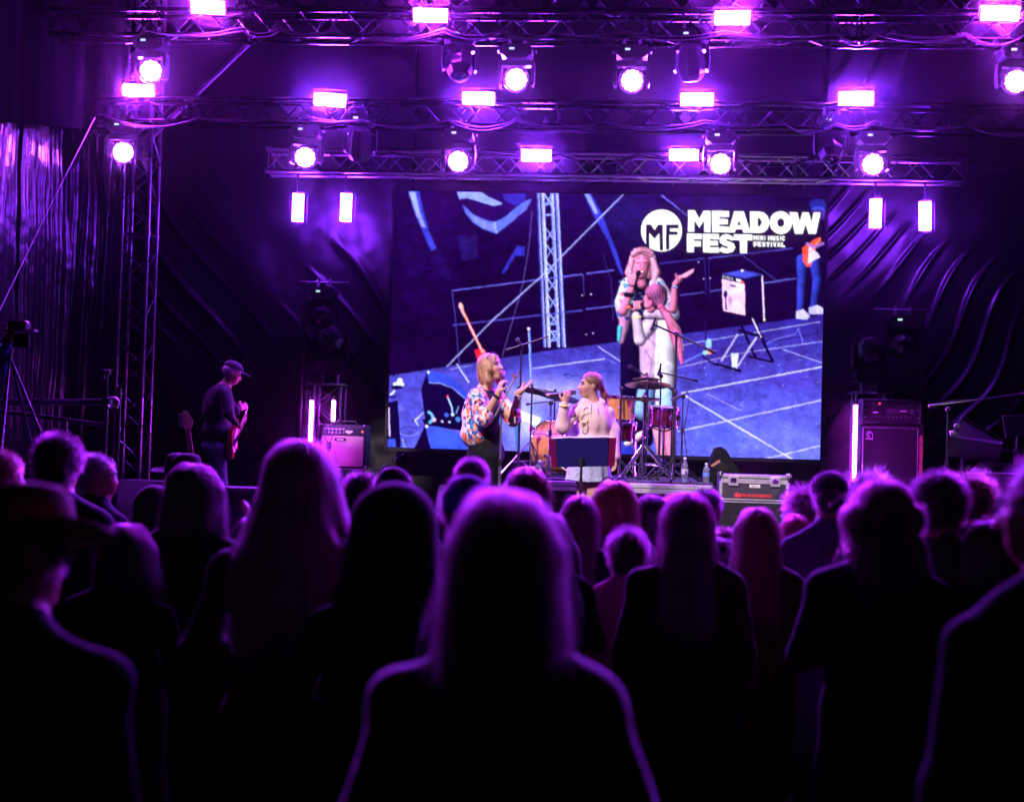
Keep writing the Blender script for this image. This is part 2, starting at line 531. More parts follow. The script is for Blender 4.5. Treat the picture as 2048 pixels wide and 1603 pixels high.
def wash(px, py, Y, label, dx=0., dz=-.30, yaw=0.):
    return place_head('wash', px, py, Y, label, aim(px, Y, dz, dx), hz(py, Y, px), yaw)
def beam(px, py, Y, label, d, yaw=0., dy=0):
    return place_head('beam', px, py, Y, label, d, hz(py, Y, px), yaw)
wash(303, 150, YT, 'lit wash moving head on the highest truss near the truss tower', .25, -.35)
wash(1035, 168, YT, 'lit wash moving head on the highest truss, beside an unlit one near the middle')
wash(1265, 170, YT, 'glowing moving head on the highest truss between two LED panels above the screen logo', .05)
wash(2032, 172, YT, 'lit wash moving head on the highest truss at the far edge of the view')
wash(249, 312, YM, 'lit moving head hanging right beside the truss tower and side wall', .15)
wash(614, 322, YM, 'lit moving head hanging above the two upright LED panels near the tower')
wash(919, 330, YM, 'lit moving head hanging above the left part of the video screen')
wash(1442, 335, YM, 'lit moving head hanging above the festival lettering on the screen')
wash(1746, 336, YM, 'lit moving head above the upright LED panels near the bass amplifier')
beam(922, 138, YT, 'unlit angular moving head on the highest truss beside an LED panel', Vector((.1, -.5, -1)), .2)
beam(1384, 138, YT, 'unlit moving head on the highest truss overlapping a middle LED panel', Vector((.1, .5, -1)), -.15)
beam(722, 300, YM, 'unlit moving head hanging between two lit ones over the screen corner', Vector((-.1, .5, -1)), .1)
beam(1664, 305, YM, 'unlit eight-sided moving head beside a lit one above the screen edge', Vector((0, -.55, -1)), 0)

# ---- LED panels with two light strips
m_panel = emit('led_panel_glow', PANEL_RGB, PANEL_E)
m_ptop = emit('led_panel_glow_magenta', TOP_RGB, TOP_E)
m_bare = emit('bare_tube_glow', PANEL_RGB, PANEL_E * .075)
PAN = {}
def panel(px, py, wpx, Y, label, mk, zc=None, upright=False, tilt=0., roll=0., hpx=None):
    key = (mk.name, upright)
    mk = m_bare if upright else mk
    if key not in PAN:
        t = thing('led_floodlight', 'x', 'LED panel', (0, 0, 0), 0, 'LED light panels of the stage rig')
        if upright:      # open frame with two bare light tubes that also throw light sideways and back
            MB().box((0, .14, 0), (1.08, .04, .12), bev=.012).build('housing', BLACKM, t)
            for k in (-1, 1): MB().tube((-.5, -.004, k * .105), (.5, -.004, k * .105), .098, n=16).build('light_strip', mk, t)
        else:
            MB().box((0, .035, 0), (1.08, .07, .46), bev=.015).build('housing', BLACKM, t)
            for k in (-1, 1): MB().box((0, -.004, k * .105), (1.0, .008, .165), bev=.003).build('light_strip', mk, t)
        mb = MB(); 
        for s in (-1, 1):
            mb.box((s * .56, .03, .12), (.02, .06, .42), bev=.006)
        mb.box((0, .03, .33), (1.14, .06, .02) if not upright else (1.14, .04, .02), bev=.006)
        mb.build('bracket', BLACKM, t)
        PAN[key] = t
    else:
        t = copy_tree(PAN[key])
    t['label'] = label
    p = P(px, py, Y)
    w = wpx / PXM(Y)
    t.location = p; t.scale = (w, w if not upright else w, w)
    d = Vector((-p.x * .5, -p.y, (1.6 - p.z) * .9)).normalized()
    yaw = math.atan2(d.x, -d.y); pit = math.asin(-d.z)
    t.rotation_euler = (Matrix.Rotation(yaw, 3, 'Z') @ Matrix.Rotation(pit * .8 + tilt, 3, 'X') @ Matrix.Rotation(R(90) if upright else 0, 3, 'Y') @ Matrix.Rotation(roll, 3, 'Y')).to_euler()
    return t
panel(416, 15, 66, YT - .2, 'LED panel on the highest truss, nearest to the tower side', m_ptop)
panel(861, 31, 66, YT - .2, 'LED panel on the highest truss above the corner of the screen', m_ptop)
panel(1465, 36, 67, YT - .2, 'LED panel on the highest truss above the festival lettering', m_ptop)
panel(2000, 27, 70, YT - .2, 'LED panel on the highest truss at the far end over the keyboards', m_ptop, roll=R(3))
panel(277, 181, 60, YM - .2, 'LED panel just under a moving head in front of the truss tower', m_ptop, roll=R(-1))
panel(660, 200, 62, YM - .2, 'LED panel on the middle truss near the tower, beside the unlit moving head', m_panel, roll=R(2))
panel(957, 197, 62, YM - .2, 'LED panel partly hidden by an unlit angular moving head', m_panel)
panel(1394, 199, 62, YM - .2, 'LED panel half covered by an unlit moving head over the lettering', m_panel)
panel(1712, 197, 65, YM - .2, 'LED panel on the middle truss above the paired moving heads', m_panel)
panel(1073, 311, 57, YB - .25, 'small LED panel on the screen truss over the picture of the truss tower', m_panel)
panel(1368, 310, 55, YB - .25, 'small LED panel on the screen truss over the circle logo', m_panel)
G = 'upright'
panel(596, 415, 56, YB - .1, 'upright LED panel hanging beside the screen, the one nearer the tower', m_panel, upright=True, roll=R(1))
panel(692, 415, 56, YB - .1, 'upright LED panel hanging beside the screen, the one nearer the screen edge', m_panel, upright=True, roll=R(1))
panel(1751, 427, 56, YB - .1, 'upright LED panel beside the lettering, the one nearer the screen', m_panel, upright=True)
panel(1850, 432, 56, YB - .1, 'upright LED panel farthest from the screen near the end of the silver truss', m_panel, upright=True, roll=R(-2))
# droppers that carry the upright panels
for px, nm in ((596, 'first'), (692, 'second'), (1751, 'third'), (1850, 'fourth')):
    a = PG(px, YB - .08, zB - .12); b = P(px, 398, YB - .08)
    t = thing('hanging_rod', 'short black rod carrying the %s upright LED panel counted from the tower' % nm, 'rod', b)
    MB().tube(a, b, .012, n=8).build('rod', BLACKM, t, world=True)
    MB().box(a, (.06, .08, .05), bev=.008).build('clamp', BLACKM, t, world=True)

# ---- LED light tubes standing on the stage
m_tube = emit('led_tube_glow', TUBE_RGB, TUBE_E)
m_tubeg = emit('led_tube_dim', TUBE_RGB, TUBE_E * .35)
def tube(px, py0, py1, Y, label, floor):
    a = P(px, py0, Y); b = P((px if floor else px), py1, Y); b.x = a.x
    t = thing('led_tube', label, 'LED tube', (a.x, Y, b.z), 0, 'upright LED light tubes')
    h = a.z - b.z
    MB().box((0, .012, h / 2), (.05, .02, h + .03), bev=.004).build('rail', BLACKM, t)
    for z in (0, h): MB().lathe([(.026, -.02), (.028, 0), (.026, .02)], 12, (0, -.01, z)).build('end_cap', BLACKM, t)
    MB().tube((0, -.012, .02), (0, -.012, h - .02), .017, n=10).build('diffuser', m_tubeg, t)
    n = int(h / .042); pr = None
    for i in range(n):
        if pr is None:
            o = pr = MB().lathe([(.0192, -.0115), (.0205, 0), (.0192, .0115)], 10).build('led_dot', m_tube, t)
        else:
            o = pr.copy(); COL.objects.link(o); o.parent = t
        o.location = (0, -.012, .03 + (h - .05) * (i + .5) / n)
    return t
tube(624, 797, 905, 15.0, 'long LED tube standing beside the combo amplifier', True)
tube(668, 797, 846, 15.6, 'short visible LED tube rising right behind the combo amplifier', True)
tube(1711, 806, 1010, 14.9, 'tall glowing LED tube in front of the bass cabinet', True)

# ---- floor moving heads on truss pedestals
def pedestal(px, py_top, Y, label, w=.30):
    p = P(px, py_top, Y)
    t = thing('pedestal', label, 'pedestal', (p.x, Y, STAGE), 0, 'truss pedestals under the floor lamps')
    h = p.z - STAGE
    for sx in (-1, 1):
        for sy in (-1, 1):
            MB().tube((sx * w / 2, sy * w / 2, 0), (sx * w / 2, sy * w / 2, h), .022, n=8).build('chord', ALU, t)
    n = 6
    for i in range(n):
        for sy in (-1, 1):
            s = 1 if i % 2 else -1
            MB().tube((-s * w / 2, sy * w / 2, h * i / n), (s * w / 2, sy * w / 2, h * (i + 1) / n), .008, n=6).build('brace', ALU, t)
    MB().box((0, 0, h + .012), (w + .14, w + .14, .02), bev=.004).build('top_plate', ALU, t)
    return p.x, p.z + .022
x, z = pedestal(660, 772, 15.9, 'silver truss pedestal behind the combo amplifier')
t = place_head('beam', 655, 0, 15.9, 'unlit moving head standing on the pedestal behind the combo amplifier', Vector((0, -1, .25)), 0, 0, 1.15, 'unlit floor moving heads', up=True)
t.location = (x, 15.9, z + .055)
x, z = pedestal(1737, 790, 15.9, 'truss pedestal half hidden by the bass amplifier rack')
t = place_head('beam', 1738, 0, 15.9, 'unlit moving head standing on the pedestal beside the bass amplifier rack', Vector((-.05, -1, .2)), 0, .1, 1.1, 'unlit floor moving heads', up=True)
t.location = (x, 15.9, z + .055)
# unlit heads hung on a bar against the back wall
p = P(1805, 620, 16.3)
t = thing('lamp_bar', 'thin dark bar across the wrinkled back wall carrying an unlit lamp', 'bar', p)
MB().tube(p + Vector((-.32, 0, 0)), p + Vector((.32, 0, 0)), .017, n=8).build('tube', BLACKM, t, world=True)
MB().tube(p + Vector((.25, .1, 0)), p + Vector((.25, .1, -2.2)), .02, n=8).build('upright', BLACKM, t, world=True)
t = place_head('beam', 1805, 0, 16.25, 'dim unlit moving head hanging from a bar against the wrinkled back wall', Vector((0, -1, -.2)), p.z - .02, 0, 1.05, 'unlit floor moving heads')
p = P(648, 565, 16.3)
t = thing('lamp_bar', 'thin dark bar across the back wall above the pedestal lamp near the tower', 'bar', p)
MB().tube(p + Vector((-.3, 0, 0)), p + Vector((.3, 0, 0)), .017, n=8).build('tube', BLACKM, t, world=True)
MB().tube(p + Vector((-.25, .1, 0)), p + Vector((-.25, .1, -2.6)), .02, n=8).build('upright', BLACKM, t, world=True)
t = place_head('beam', 648, 0, 16.25, 'dim unlit moving head on the back wall above the pedestal lamp near the tower', Vector((.1, -1, -.3)), p.z - .02, 0, 1.0, 'unlit floor moving heads')

# ================================================================== VIDEO SCREEN (a flat picture made of light dots, painted in photo-pixel units)
X0, Y0, X1, Y1 = 766, 374, 1660, 928
SSX = 2
CW, CH = (X1 - X0) * SSX, (Y1 - Y0) * SSX
IMG = np.zeros((CH, CW, 3), np.float32)
def lin(c):
    c = np.asarray(c, np.float32) / 255.
    return np.where(c <= .04045, c / 12.92, ((c + .055) / 1.055) ** 2.4)
def pix(pts):
    a = np.asarray(pts, np.float32)
    return np.stack([(a[:, 0] - X0) * SSX, (a[:, 1] - Y0) * SSX], 1)
def inside(pts, pad=0):
    q = pix(pts)
    x0 = int(max(0, math.floor(q[:, 0].min()) - pad)); x1 = int(min(CW, math.ceil(q[:, 0].max()) + 1 + pad))
    y0 = int(max(0, math.floor(q[:, 1].min()) - pad)); y1 = int(min(CH, math.ceil(q[:, 1].max()) + 1 + pad))
    if x1 <= x0 or y1 <= y0: return None
    xs = np.arange(x0, x1) + .5; ys = np.arange(y0, y1) + .5
    m = np.zeros((len(ys), len(xs)), bool)
    n = len(q)
    for i in range(n):
        (ax, ay), (bx, by) = q[i], q[(i + 1) % n]
        if ay == by: continue
        c = (ys[:, None] >= min(ay, by)) & (ys[:, None] < max(ay, by))
        xi = ax + (ys[:, None] - ay) * (bx - ax) / (by - ay)
        m ^= c & (xs[None, :] < xi)
    return (slice(y0, y1), slice(x0, x1)), m
def blur(m, r):
    if r < 1: return m
    k = np.ones(2 * r + 1, np.float32) / (2 * r + 1)
    for _ in range(2):
        m = np.apply_along_axis(lambda v: np.convolve(v, k, 'same'), 0, m)
        m = np.apply_along_axis(lambda v: np.convolve(v, k, 'same'), 1, m)
    return m
def poly(pts, col, a=1., soft=0, tex=None):
    r = inside(pts, soft * 3)
    if r is None: return
    sl, m = r
    w = m.astype(np.float32)
    if soft: w = blur(w, soft)
    w = w * a
    if tex is not None: w = w * TEX[sl] ** tex
    IMG[sl] = IMG[sl] * (1 - w[..., None]) + lin(col) * w[..., None]
def line(pts, w, col, a=1., soft=0):
    for (x0, y0), (x1, y1) in zip(pts[:-1], pts[1:]):
        dx, dy = x1 - x0, y1 - y0; L = math.hypot(dx, dy) or 1; nx, ny = -dy / L * w / 2, dx / L * w / 2
        poly([(x0 + nx, y0 + ny), (x1 + nx, y1 + ny), (x1 - nx, y1 - ny), (x0 - nx, y0 - ny)], col, a, soft)
def ell(cx, cy, rx, ry, col, a=1., rot=0., soft=0):
    t = np.linspace(0, 2 * math.pi, 28, endpoint=False); c, s = math.cos(rot), math.sin(rot)
    poly([(cx + rx * math.cos(k) * c - ry * math.sin(k) * s, cy + rx * math.cos(k) * s + ry * math.sin(k) * c) for k in t], col, a, soft)
def scap(x0, y0, x1, y1, r0, r1, col, amb=.30, l=(-.45, -.55, .70), a=1., gain=1.05):
    (q0, q1) = pix([(x0, y0), (x1, y1)]); r0 *= SSX; r1 *= SSX; rm = max(r0, r1) + 2
    xa, xb = int(max(0, min(q0[0], q1[0]) - rm)), int(min(CW, max(q0[0], q1[0]) + rm)); ya, yb = int(max(0, min(q0[1], q1[1]) - rm)), int(min(CH, max(q0[1], q1[1]) + rm))
    if xb <= xa or yb <= ya: return
    xs, ys = np.meshgrid(np.arange(xa, xb) + .5, np.arange(ya, yb) + .5)
    d = q1 - q0; L2 = max(float(d @ d), 1e-6); h = np.clip(((xs - q0[0]) * d[0] + (ys - q0[1]) * d[1]) / L2, 0, 1)
    r = r0 + (r1 - r0) * h; nx = (xs - q0[0] - h * d[0]) / r; ny = (ys - q0[1] - h * d[1]) / r; dd = np.sqrt(nx * nx + ny * ny)
    w = np.clip((1 - dd) * r / 1.6 + .5, 0, 1) * a; nz = np.sqrt(np.clip(1 - dd * dd, 0, 1))
    sh = np.clip(nx * l[0] + ny * l[1] + nz * l[2], 0, 1)
    c = lin(col) * (amb * .42 + gain * sh ** 1.25)[..., None]
    IMG[ya:yb, xa:xb] = IMG[ya:yb, xa:xb] * (1 - w[..., None]) + c * w[..., None]
def glow(cx, cy, rx, ry, col, a):
    yy, xx = np.mgrid[0:CH, 0:CW].astype(np.float32)
    w = a * np.exp(-(((xx / SSX + X0 - cx) / rx) ** 2 + ((yy / SSX + Y0 - cy) / ry) ** 2))
    IMG[:] = IMG * (1 - w[..., None]) + lin(col) * w[..., None]
def vnoise(cell, seed):
    r = np.random.default_rng(seed); gh, gw = int(CH / cell[1]) + 3, int(CW / cell[0]) + 3
    g = r.random((gh, gw)).astype(np.float32)
    y = np.arange(CH) / cell[1]; x = np.arange(CW) / cell[0]
    yi, xi = y.astype(int), x.astype(int); fy, fx = (y - yi)[:, None], (x - xi)[None, :]
    fy = fy * fy * (3 - 2 * fy); fx = fx * fx * (3 - 2 * fx)
    a = g[yi][:, xi]; b = g[yi][:, xi + 1]; c = g[yi + 1][:, xi]; d = g[yi + 1][:, xi + 1]
    return (a * (1 - fx) + b * fx) * (1 - fy) + (c * (1 - fx) + d * fx) * fy
TEX = (vnoise((60, 26), 1) * .4 + vnoise((22, 12), 2) * .3 + vnoise((9, 6), 3) * .2 + vnoise((4, 3), 4) * .1)
TEX = np.clip((TEX - .25) / .5, 0, 1)
FINE = vnoise((5, 4), 9) * .5 + vnoise((3, 3), 10) * .5
# backdrop in the picture
IMG[:] = lin((34, 0, 66))
glow(845, 470, 60, 110, (58, 14, 118), .6)
glow(1060, 420, 200, 70, (48, 8, 104), .6)
glow(1255, 430, 55, 60, (46, 36, 126), .7)
glow(1450, 415, 90, 45, (52, 28, 112), .7)
IMG[:] *= (.55 + .5 * TEX[..., None]) * (.85 + .3 * FINE[..., None])
poly([(817, 382), (838, 382), (846, 420), (858, 462), (873, 497), (862, 502), (842, 455), (828, 422)], (70, 72, 205), .95, 2)
poly([(818, 383), (830, 383), (840, 425), (852, 455), (843, 452), (830, 424)], (165, 175, 255), .85, 2)
poly([(852, 500), (885, 500), (905, 560), (885, 560)], (44, 24, 110), .7, 4, .8)
poly([(914, 383), (960, 383), (980, 395), (1005, 407), (988, 412), (962, 404), (935, 396), (918, 398)], (150, 165, 255), .95, 1)
poly([(925, 409), (946, 428), (974, 441), (990, 444), (1012, 432), (1040, 408), (1064, 396), (1052, 419), (1020, 446), (992, 467), (966, 458), (945, 444), (930, 425)], (105, 118, 232), .95, 1)
poly([(935, 425), (975, 445), (991, 448), (992, 464), (966, 455), (948, 442)], (150, 160, 250), .6, 2)
line([(989, 444), (993, 466)], 4, (170, 180, 255), .7, 1)
poly([(1005, 389), (1052, 386), (1050, 402), (1030, 411), (1010, 402)], (60, 48, 170), .9, 2)
poly([(1035, 490), (1050, 494), (1048, 511), (1030, 511), (1008, 548), (1003, 546), (1022, 512)], (62, 62, 195), .9, 2)
poly([(915, 470), (955, 470), (955, 515), (925, 520)], (52, 36, 130), .7, 3, .7)
poly([(1167, 387), (1182, 387), (1205, 432), (1232, 500), (1247, 550), (1240, 545), (1215, 480), (1186, 428)], (62, 66, 195), .95, 2)
poly([(1169, 388), (1178, 388), (1196, 425), (1190, 428)], (165, 175, 255), .8, 1)
# truss tower in the picture
for (xa, xb, w, c) in ((1076, 1089, 5, (92, 100, 215)), (1085, 1098, 6, (160, 170, 255)), (1104, 1117, 6, (140, 150, 250)), (1113, 1128, 7, (110, 122, 235))):
    line([(xa, 385), (xb, 694)], w, c, 1, 0)
    line([(xa + 1.5, 385), (xb + 1.5, 694)], w * .3, (225, 225, 255), .7, 0)
for i in range(9):
    y = 386 + i * 34; sx = (y - 386) * .042
    if y in (420,): continue
    line([(1087 + sx, y), (1106 + sx + 1, y + 28)], 2.2, (170, 178, 255)); line([(1106 + sx, y), (1087 + sx + 1, y + 28)], 2.2, (150, 160, 250))
for y in (408, 430, 648, 663, 680):
    sx = (y - 386) * .042; line([(1086 + sx, y), (1106 + sx, y - 1)], 3.5, (150, 162, 255))
# floor in the picture
FLOOR = [(770, 752), (1000, 716), (1110, 699), (1250, 682), (1420, 660), (1656, 628), (1656, 930), (766, 930)]
r_ = inside(FLOOR); sl, m = r_
yy, xx = np.mgrid[sl[0], sl[1]].astype(np.float32); px_ = xx / SSX + X0; py_ = yy / SSX + Y0
t = np.clip((py_ - 640) / 280, 0, 1)
base = lin((52, 40, 140)) * (1 - t[..., None]) + lin((104, 108, 226)) * t[..., None]
tx = TEX[sl][..., None]
base = base * (.58 + .72 * tx) + lin((86, 50, 160)) * (.28 * (1 - tx))
fn = FINE[sl][..., None]; base = base * (.8 + .4 * fn)
w = m.astype(np.float32)[..., None]
IMG[sl] = IMG[sl] * (1 - w) + base * w
for (cx, cy, rx, ry, c, a) in ((1110, 785, 90, 26, (205, 200, 255), .85), (1050, 840, 34, 40, (215, 220, 255), .8), (1160, 800, 120, 40, (120, 115, 250), .5), (1200, 845, 80, 50, (110, 112, 250), .5), (1560, 880, 110, 40, (130, 145, 255), .5), (1430, 880, 60, 40, (92, 112, 250), .5), (1470, 715, 60, 22, (80, 20, 140), .55), (1395, 700, 40, 20, (60, 34, 150), .5), (1580, 760, 70, 25, (88, 60, 190), .5)):
    glow(cx, cy, rx, ry, c, a * .8)
rs_ = np.random.default_rng(77)
for k in range(260):
    x = rs_.uniform(1080, 1646); y = rs_.uniform(705, 915); L_ = rs_.uniform(3, 16); sl_ = rs_.choice([-.2, .55, rs_.uniform(-.6, .6)])
    c_ = rs_.choice(3); line([(x, y), (x + L_, y + L_ * sl_)], rs_.uniform(.7, 1.8), ((170, 165, 250), (40, 24, 120), (140, 90, 210))[c_], rs_.uniform(.12, .4))
for k in range(40): ell(rs_.uniform(1370, 1640), rs_.uniform(715, 915), 1, .8, (220, 215, 255), .7)
FL = (205, 205, 255)
for pts, w_, a in (([(1362, 786), (1646, 733)], 2.6, .9), ([(1365, 788), (1592, 922)], 2.8, .95), ([(1355, 862), (1450, 842), (1646, 799)], 2.4, .8), ([(1530, 917), (1646, 889)], 2.6, .8), ([(1412, 786), (1484, 822)], 2, .35), ([(1566, 698), (1646, 726)], 1.8, .5), ([(1362, 690), (1430, 678), (1640, 643)], 1.8, .5), ([(1060, 737), (1210, 717)], 2.2, .8), ([(1196, 692), (1240, 722)], 2, .7), ([(913, 727), (938, 765)], 3, .8), ([(1355, 735), (1480, 706), (1646, 682)], 1.8, .45), ([(900, 738), (945, 730)], 1.6, .4)):
    line(pts, w_, FL, a)
line([(1360, 728), (1400, 708), (1420, 700)], 4, (120, 130, 230), .7); line([(1440, 700), (1500, 685), (1570, 678), (1620, 670), (1640, 664)], 2, (24, 10, 70), .8)
line([(1530, 690), (1545, 680), (1590, 668), (1596, 656), (1606, 684)], 2, (130, 130, 235), .7)
line([(1125, 748), (1160, 752), (1210, 742), (1260, 745)], 2, (40, 60, 150), .8); line([(1140, 745), (1128, 750), (1136, 756), (1155, 750)], 1.6, (30, 40, 130), .8)
# railings, wires
RC = (110, 108, 225)
line([(903, 581), (1165, 548)], 2.4, RC, .9); line([(1172, 547), (1228, 540)], 2.4, RC, .9); line([(1318, 527), (1410, 516)], 2, (92, 80, 200), .6); line([(1417, 516), (1586, 496)], 2.2, (100, 90, 215), .75)
line([(905, 650), (1165, 620)], 2.2, (96, 92, 210), .8); line([(1172, 618), (1230, 611)], 2.2, RC, .8); line([(1360, 590), (1408, 584)], 1.8, RC, .6); line([(1420, 582), (1445, 579)], 2, RC, .7); line([(1527, 566), (1592, 556)], 2.2, (120, 120, 230), .8)
line([(904, 581), (911, 640), (918, 728)], 1.8, (92, 84, 200), .6); line([(1166, 548), (1168, 592)], 1.4, RC, .5); line([(1409, 516), (1412, 590)], 1.6, (70, 50, 160), .6); line([(1417, 516), (1420, 590)], 1.6, (70, 50, 160), .6)
line([(1247, 388), (1090, 545), (985, 640), (893, 733)], 2.4, (175, 175, 255), .85)
line([(1064, 420), (1058, 490), (1045, 570), (1022, 650), (1004, 712)], 1.2, (140, 120, 220), .5)
line([(1320, 388), (1376, 432)], 2.4, (120, 120, 235), .8); line([(1480, 507), (1560, 566)], 1.6, (90, 78, 190), .6)
for (x, y) in ((1164, 590), (1182, 588), (1397, 524), (1407, 557), (1420, 556), (1172, 668), (1186, 666)): ell(x, y, 1.6, 1.2, (215, 205, 255))
line([(1206, 505), (1212, 530), (1222, 560), (1226, 640)], 2, (60, 46, 130), .8)
# guitar neck
line([(921, 612), (941, 655), (963, 700)], 4.6, (255, 120, 120)); line([(920, 611), (942, 656), (962, 698)], 2.2, (255, 205, 205))
ell(922, 612, 4, 7, (255, 190, 190), 1, -.4); 
for k in range(5): ell(918 + k * 2.3, 613 + k * 4.6, 1.1, 1, (240, 230, 255))
poly([(949, 700), (958, 698), (972, 703), (970, 722), (955, 722)], (235, 40, 60)); ell(965, 702, 4, 4, (255, 150, 150))
# monitor wedges and pedals in the lower corner
poly([(853, 744), (842, 778), (850, 838), (930, 838), (930, 796), (900, 770), (868, 763)], (24, 4, 66))
poly([(853, 743), (880, 745), (905, 755), (932, 785), (932, 797), (900, 771), (866, 762), (858, 766)], (64, 84, 210), .95)
line([(858, 765), (880, 766), (905, 775), (930, 796)], 2, (150, 165, 255), .8)
poly([(844, 838), (930, 822), (930, 862), (850, 850)], (22, 3, 58))
poly([(852, 851), (875, 852), (905, 862), (932, 873), (932, 905), (860, 900)], (70, 96, 225), .95); poly([(826, 900), (850, 850), (862, 900)], (26, 0, 60))
ell(853, 852, 3, 3, (255, 235, 235)); ell(857, 744, 2.4, 2.4, (230, 240, 255))
for (x, y, r, c) in ((893, 829, 4, (80, 100, 230)), (905, 828, 3, (190, 210, 255)), (868, 839, 4, (255, 170, 200)), (884, 842, 2.4, (200, 190, 255)), (899, 843, 2.2, (180, 190, 255)), (916, 838, 5, (70, 120, 200)), (895, 792, 2.5, (255, 80, 110))): ell(x, y, r, r, c)
line([(895, 794), (903, 812), (905, 826)], 2.6, (170, 200, 255)); line([(912, 826), (917, 812)], 1.6, (150, 180, 255))
line([(855, 822), (864, 828), (866, 838), (858, 846)], 5, (120, 190, 245), .9); line([(838, 833), (830, 840), (836, 850)], 2.4, (210, 220, 255)); line([(838, 833), (846, 825)], 2, (200, 210, 255))
for k in range(24):
    a0, a1 = k * .262, (k + 1) * .262
    line([(818 + 19 * math.cos(a0), 862 + 9 * math.sin(a0)), (818 + 19 * math.cos(a1), 862 + 9 * math.sin(a1))], 1.8, (150, 160, 250) if k < 13 else (50, 40, 140), .9)
poly([(774, 805), (795, 800), (802, 895), (772, 895)], (22, 4, 64)); line([(777, 815), (779, 872)], 2.4, (225, 215, 255), .9)
poly([(775, 878), (790, 876), (792, 894), (774, 893)], (70, 90, 220)); line([(804, 876), (810, 894)], 3, (150, 160, 250))
ell(797, 768, 11, 5, (215, 225, 255)); ell(794, 774, 12, 4, (24, 10, 70)); ell(800, 760, 5, 5, (225, 235, 255)); line([(779, 792), (790, 780)], 4, (220, 225, 255)); ell(783, 793, 10, 3.5, (50, 40, 140))
line([(786, 738), (788, 752)], 4, (26, 6, 70))
line([(1058, 655), (1062, 755)], 4.6, (96, 120, 235), .9); line([(1057, 655), (1061, 755)], 1.6, (200, 215, 255), .9); ell(1057, 657, 3, 3, (235, 225, 255))
line([(1030, 826), (1036, 898)], 9, (70, 120, 215), .9); line([(1080, 880), (1086, 905)], 7, (40, 60, 150), .9)
poly([(1034, 818), (1080, 835), (1078, 852), (1040, 840)], (228, 232, 255), .9, 1)
# ---- singer in the picture
SK, SK2 = (232, 140, 186), (150, 50, 108)
scap(1268, 645, 1262, 770, 27, 22, (30, 10, 66)); scap(1262, 770, 1266, 905, 21, 15, (26, 6, 58)); scap(1284, 650, 1290, 880, 20, 16, (26, 6, 58))
BLN = (232, 160, 196)
scap(1285, 518, 1285, 548, 25, 27, BLN, .35)
scap(1284, 578, 1282, 636, 25, 28, (28, 22, 74)); scap(1262, 572, 1306, 570, 11, 11, (30, 22, 74))
scap(1257, 570, 1246, 606, 16, 17, (222, 212, 250), .3); scap(1246, 606, 1248, 630, 17, 14, (214, 204, 246), .3); scap(1314, 570, 1336, 604, 16, 16, (222, 212, 250), .3); scap(1336, 604, 1346, 628, 16, 13, (210, 204, 248), .3)
scap(1250, 640, 1242, 682, 12, 6, (214, 150, 206), .3); scap(1240, 655, 1238, 680, 5, 4, (90, 190, 220), .4)
for (x, y, r, c) in ((1250, 570, 6, (96, 170, 225)), (1243, 588, 5, (226, 110, 150)), (1258, 562, 5, (60, 84, 190)), (1322, 572, 6, (90, 160, 225)), (1332, 590, 5, (226, 120, 160)), (1340, 612, 7, (70, 140, 215)), (1348, 624, 5, (44, 60, 150)), (1326, 584, 4, (48, 58, 150)), (1240, 628, 8, (84, 104, 205)), (1254, 636, 6, (44, 50, 140)), (1244, 604, 5, (190, 110, 180)), (1255, 582, 4, (50, 70, 170))): ell(x, y, r, r * .75, c, .95, .5, 1)
rp_ = np.random.default_rng(5)
for k in range(46):
    u, v_ = rp_.random(), rp_.random()
    x, y = (1240 + 20 * u, 558 + 74 * v_) if k % 2 else (1308 + 14 * u + 26 * v_, 560 + 66 * v_)
    ell(x, y, rp_.uniform(1.5, 4), rp_.uniform(1.2, 3), ((40, 50, 150), (80, 150, 220), (214, 90, 140), (30, 20, 70), (240, 160, 190))[rp_.integers(5)], .8, rp_.uniform(0, 3))
for k in range(34): ell(1264 + RNG.random() * 46, 585 + RNG.random() * 52, .8, .8, (190, 205, 255), .85)
ell(1265, 588, 2.4, 5, (80, 220, 230), .8); ell(1263, 602, 2, 4, (80, 220, 230), .7)
scap(1283, 556, 1284, 568, 9, 10, SK, .15); scap(1284, 528, 1282, 546, 17, 13.5, SK, .28)
scap(1263, 514, 1259, 552, 4, 6, BLN, .3); scap(1306, 514, 1310, 552, 5, 7, (246, 200, 238), .35); scap(1272, 502, 1299, 503, 6, 6, BLN, .35)
for (x0, y0, x1, y1, r0, r1) in ((1264, 520, 1256, 545, 6, 7), (1257, 545, 1262, 566, 7, 4), (1306, 520, 1313, 545, 6, 8), (1312, 545, 1306, 566, 8, 4), (1268, 508, 1282, 501, 7, 7), (1282, 501, 1302, 508, 7, 7)): scap(x0, y0, x1, y1, r0, r1, BLN, .3, a=.9)
for k in range(7): line([(1260 + k * .9, 512 + k), (1254 + k * 1.6, 542), (1259 + k, 566)], .9, ((255, 224, 248) if k % 2 else (150, 88, 150)), .5); line([(1303 + k, 512 + k), (1308 + k * 1.2, 542), (1303 + k, 566)], .9, ((255, 230, 250) if k % 2 else (160, 96, 160)), .5)
line([(1264, 512), (1276, 504), (1290, 503), (1303, 508), (1310, 520)], 2, (70, 26, 92), .8)
line([(1271, 524), (1275, 526), (1280, 524)], 1.8, (92, 24, 70)); line([(1287, 524), (1292, 526), (1296, 523)], 1.8, (92, 24, 70)); line([(1271, 517), (1279, 515)], 1.5, (130, 54, 100)); line([(1287, 515), (1296, 517)], 1.5, (130, 54, 100))
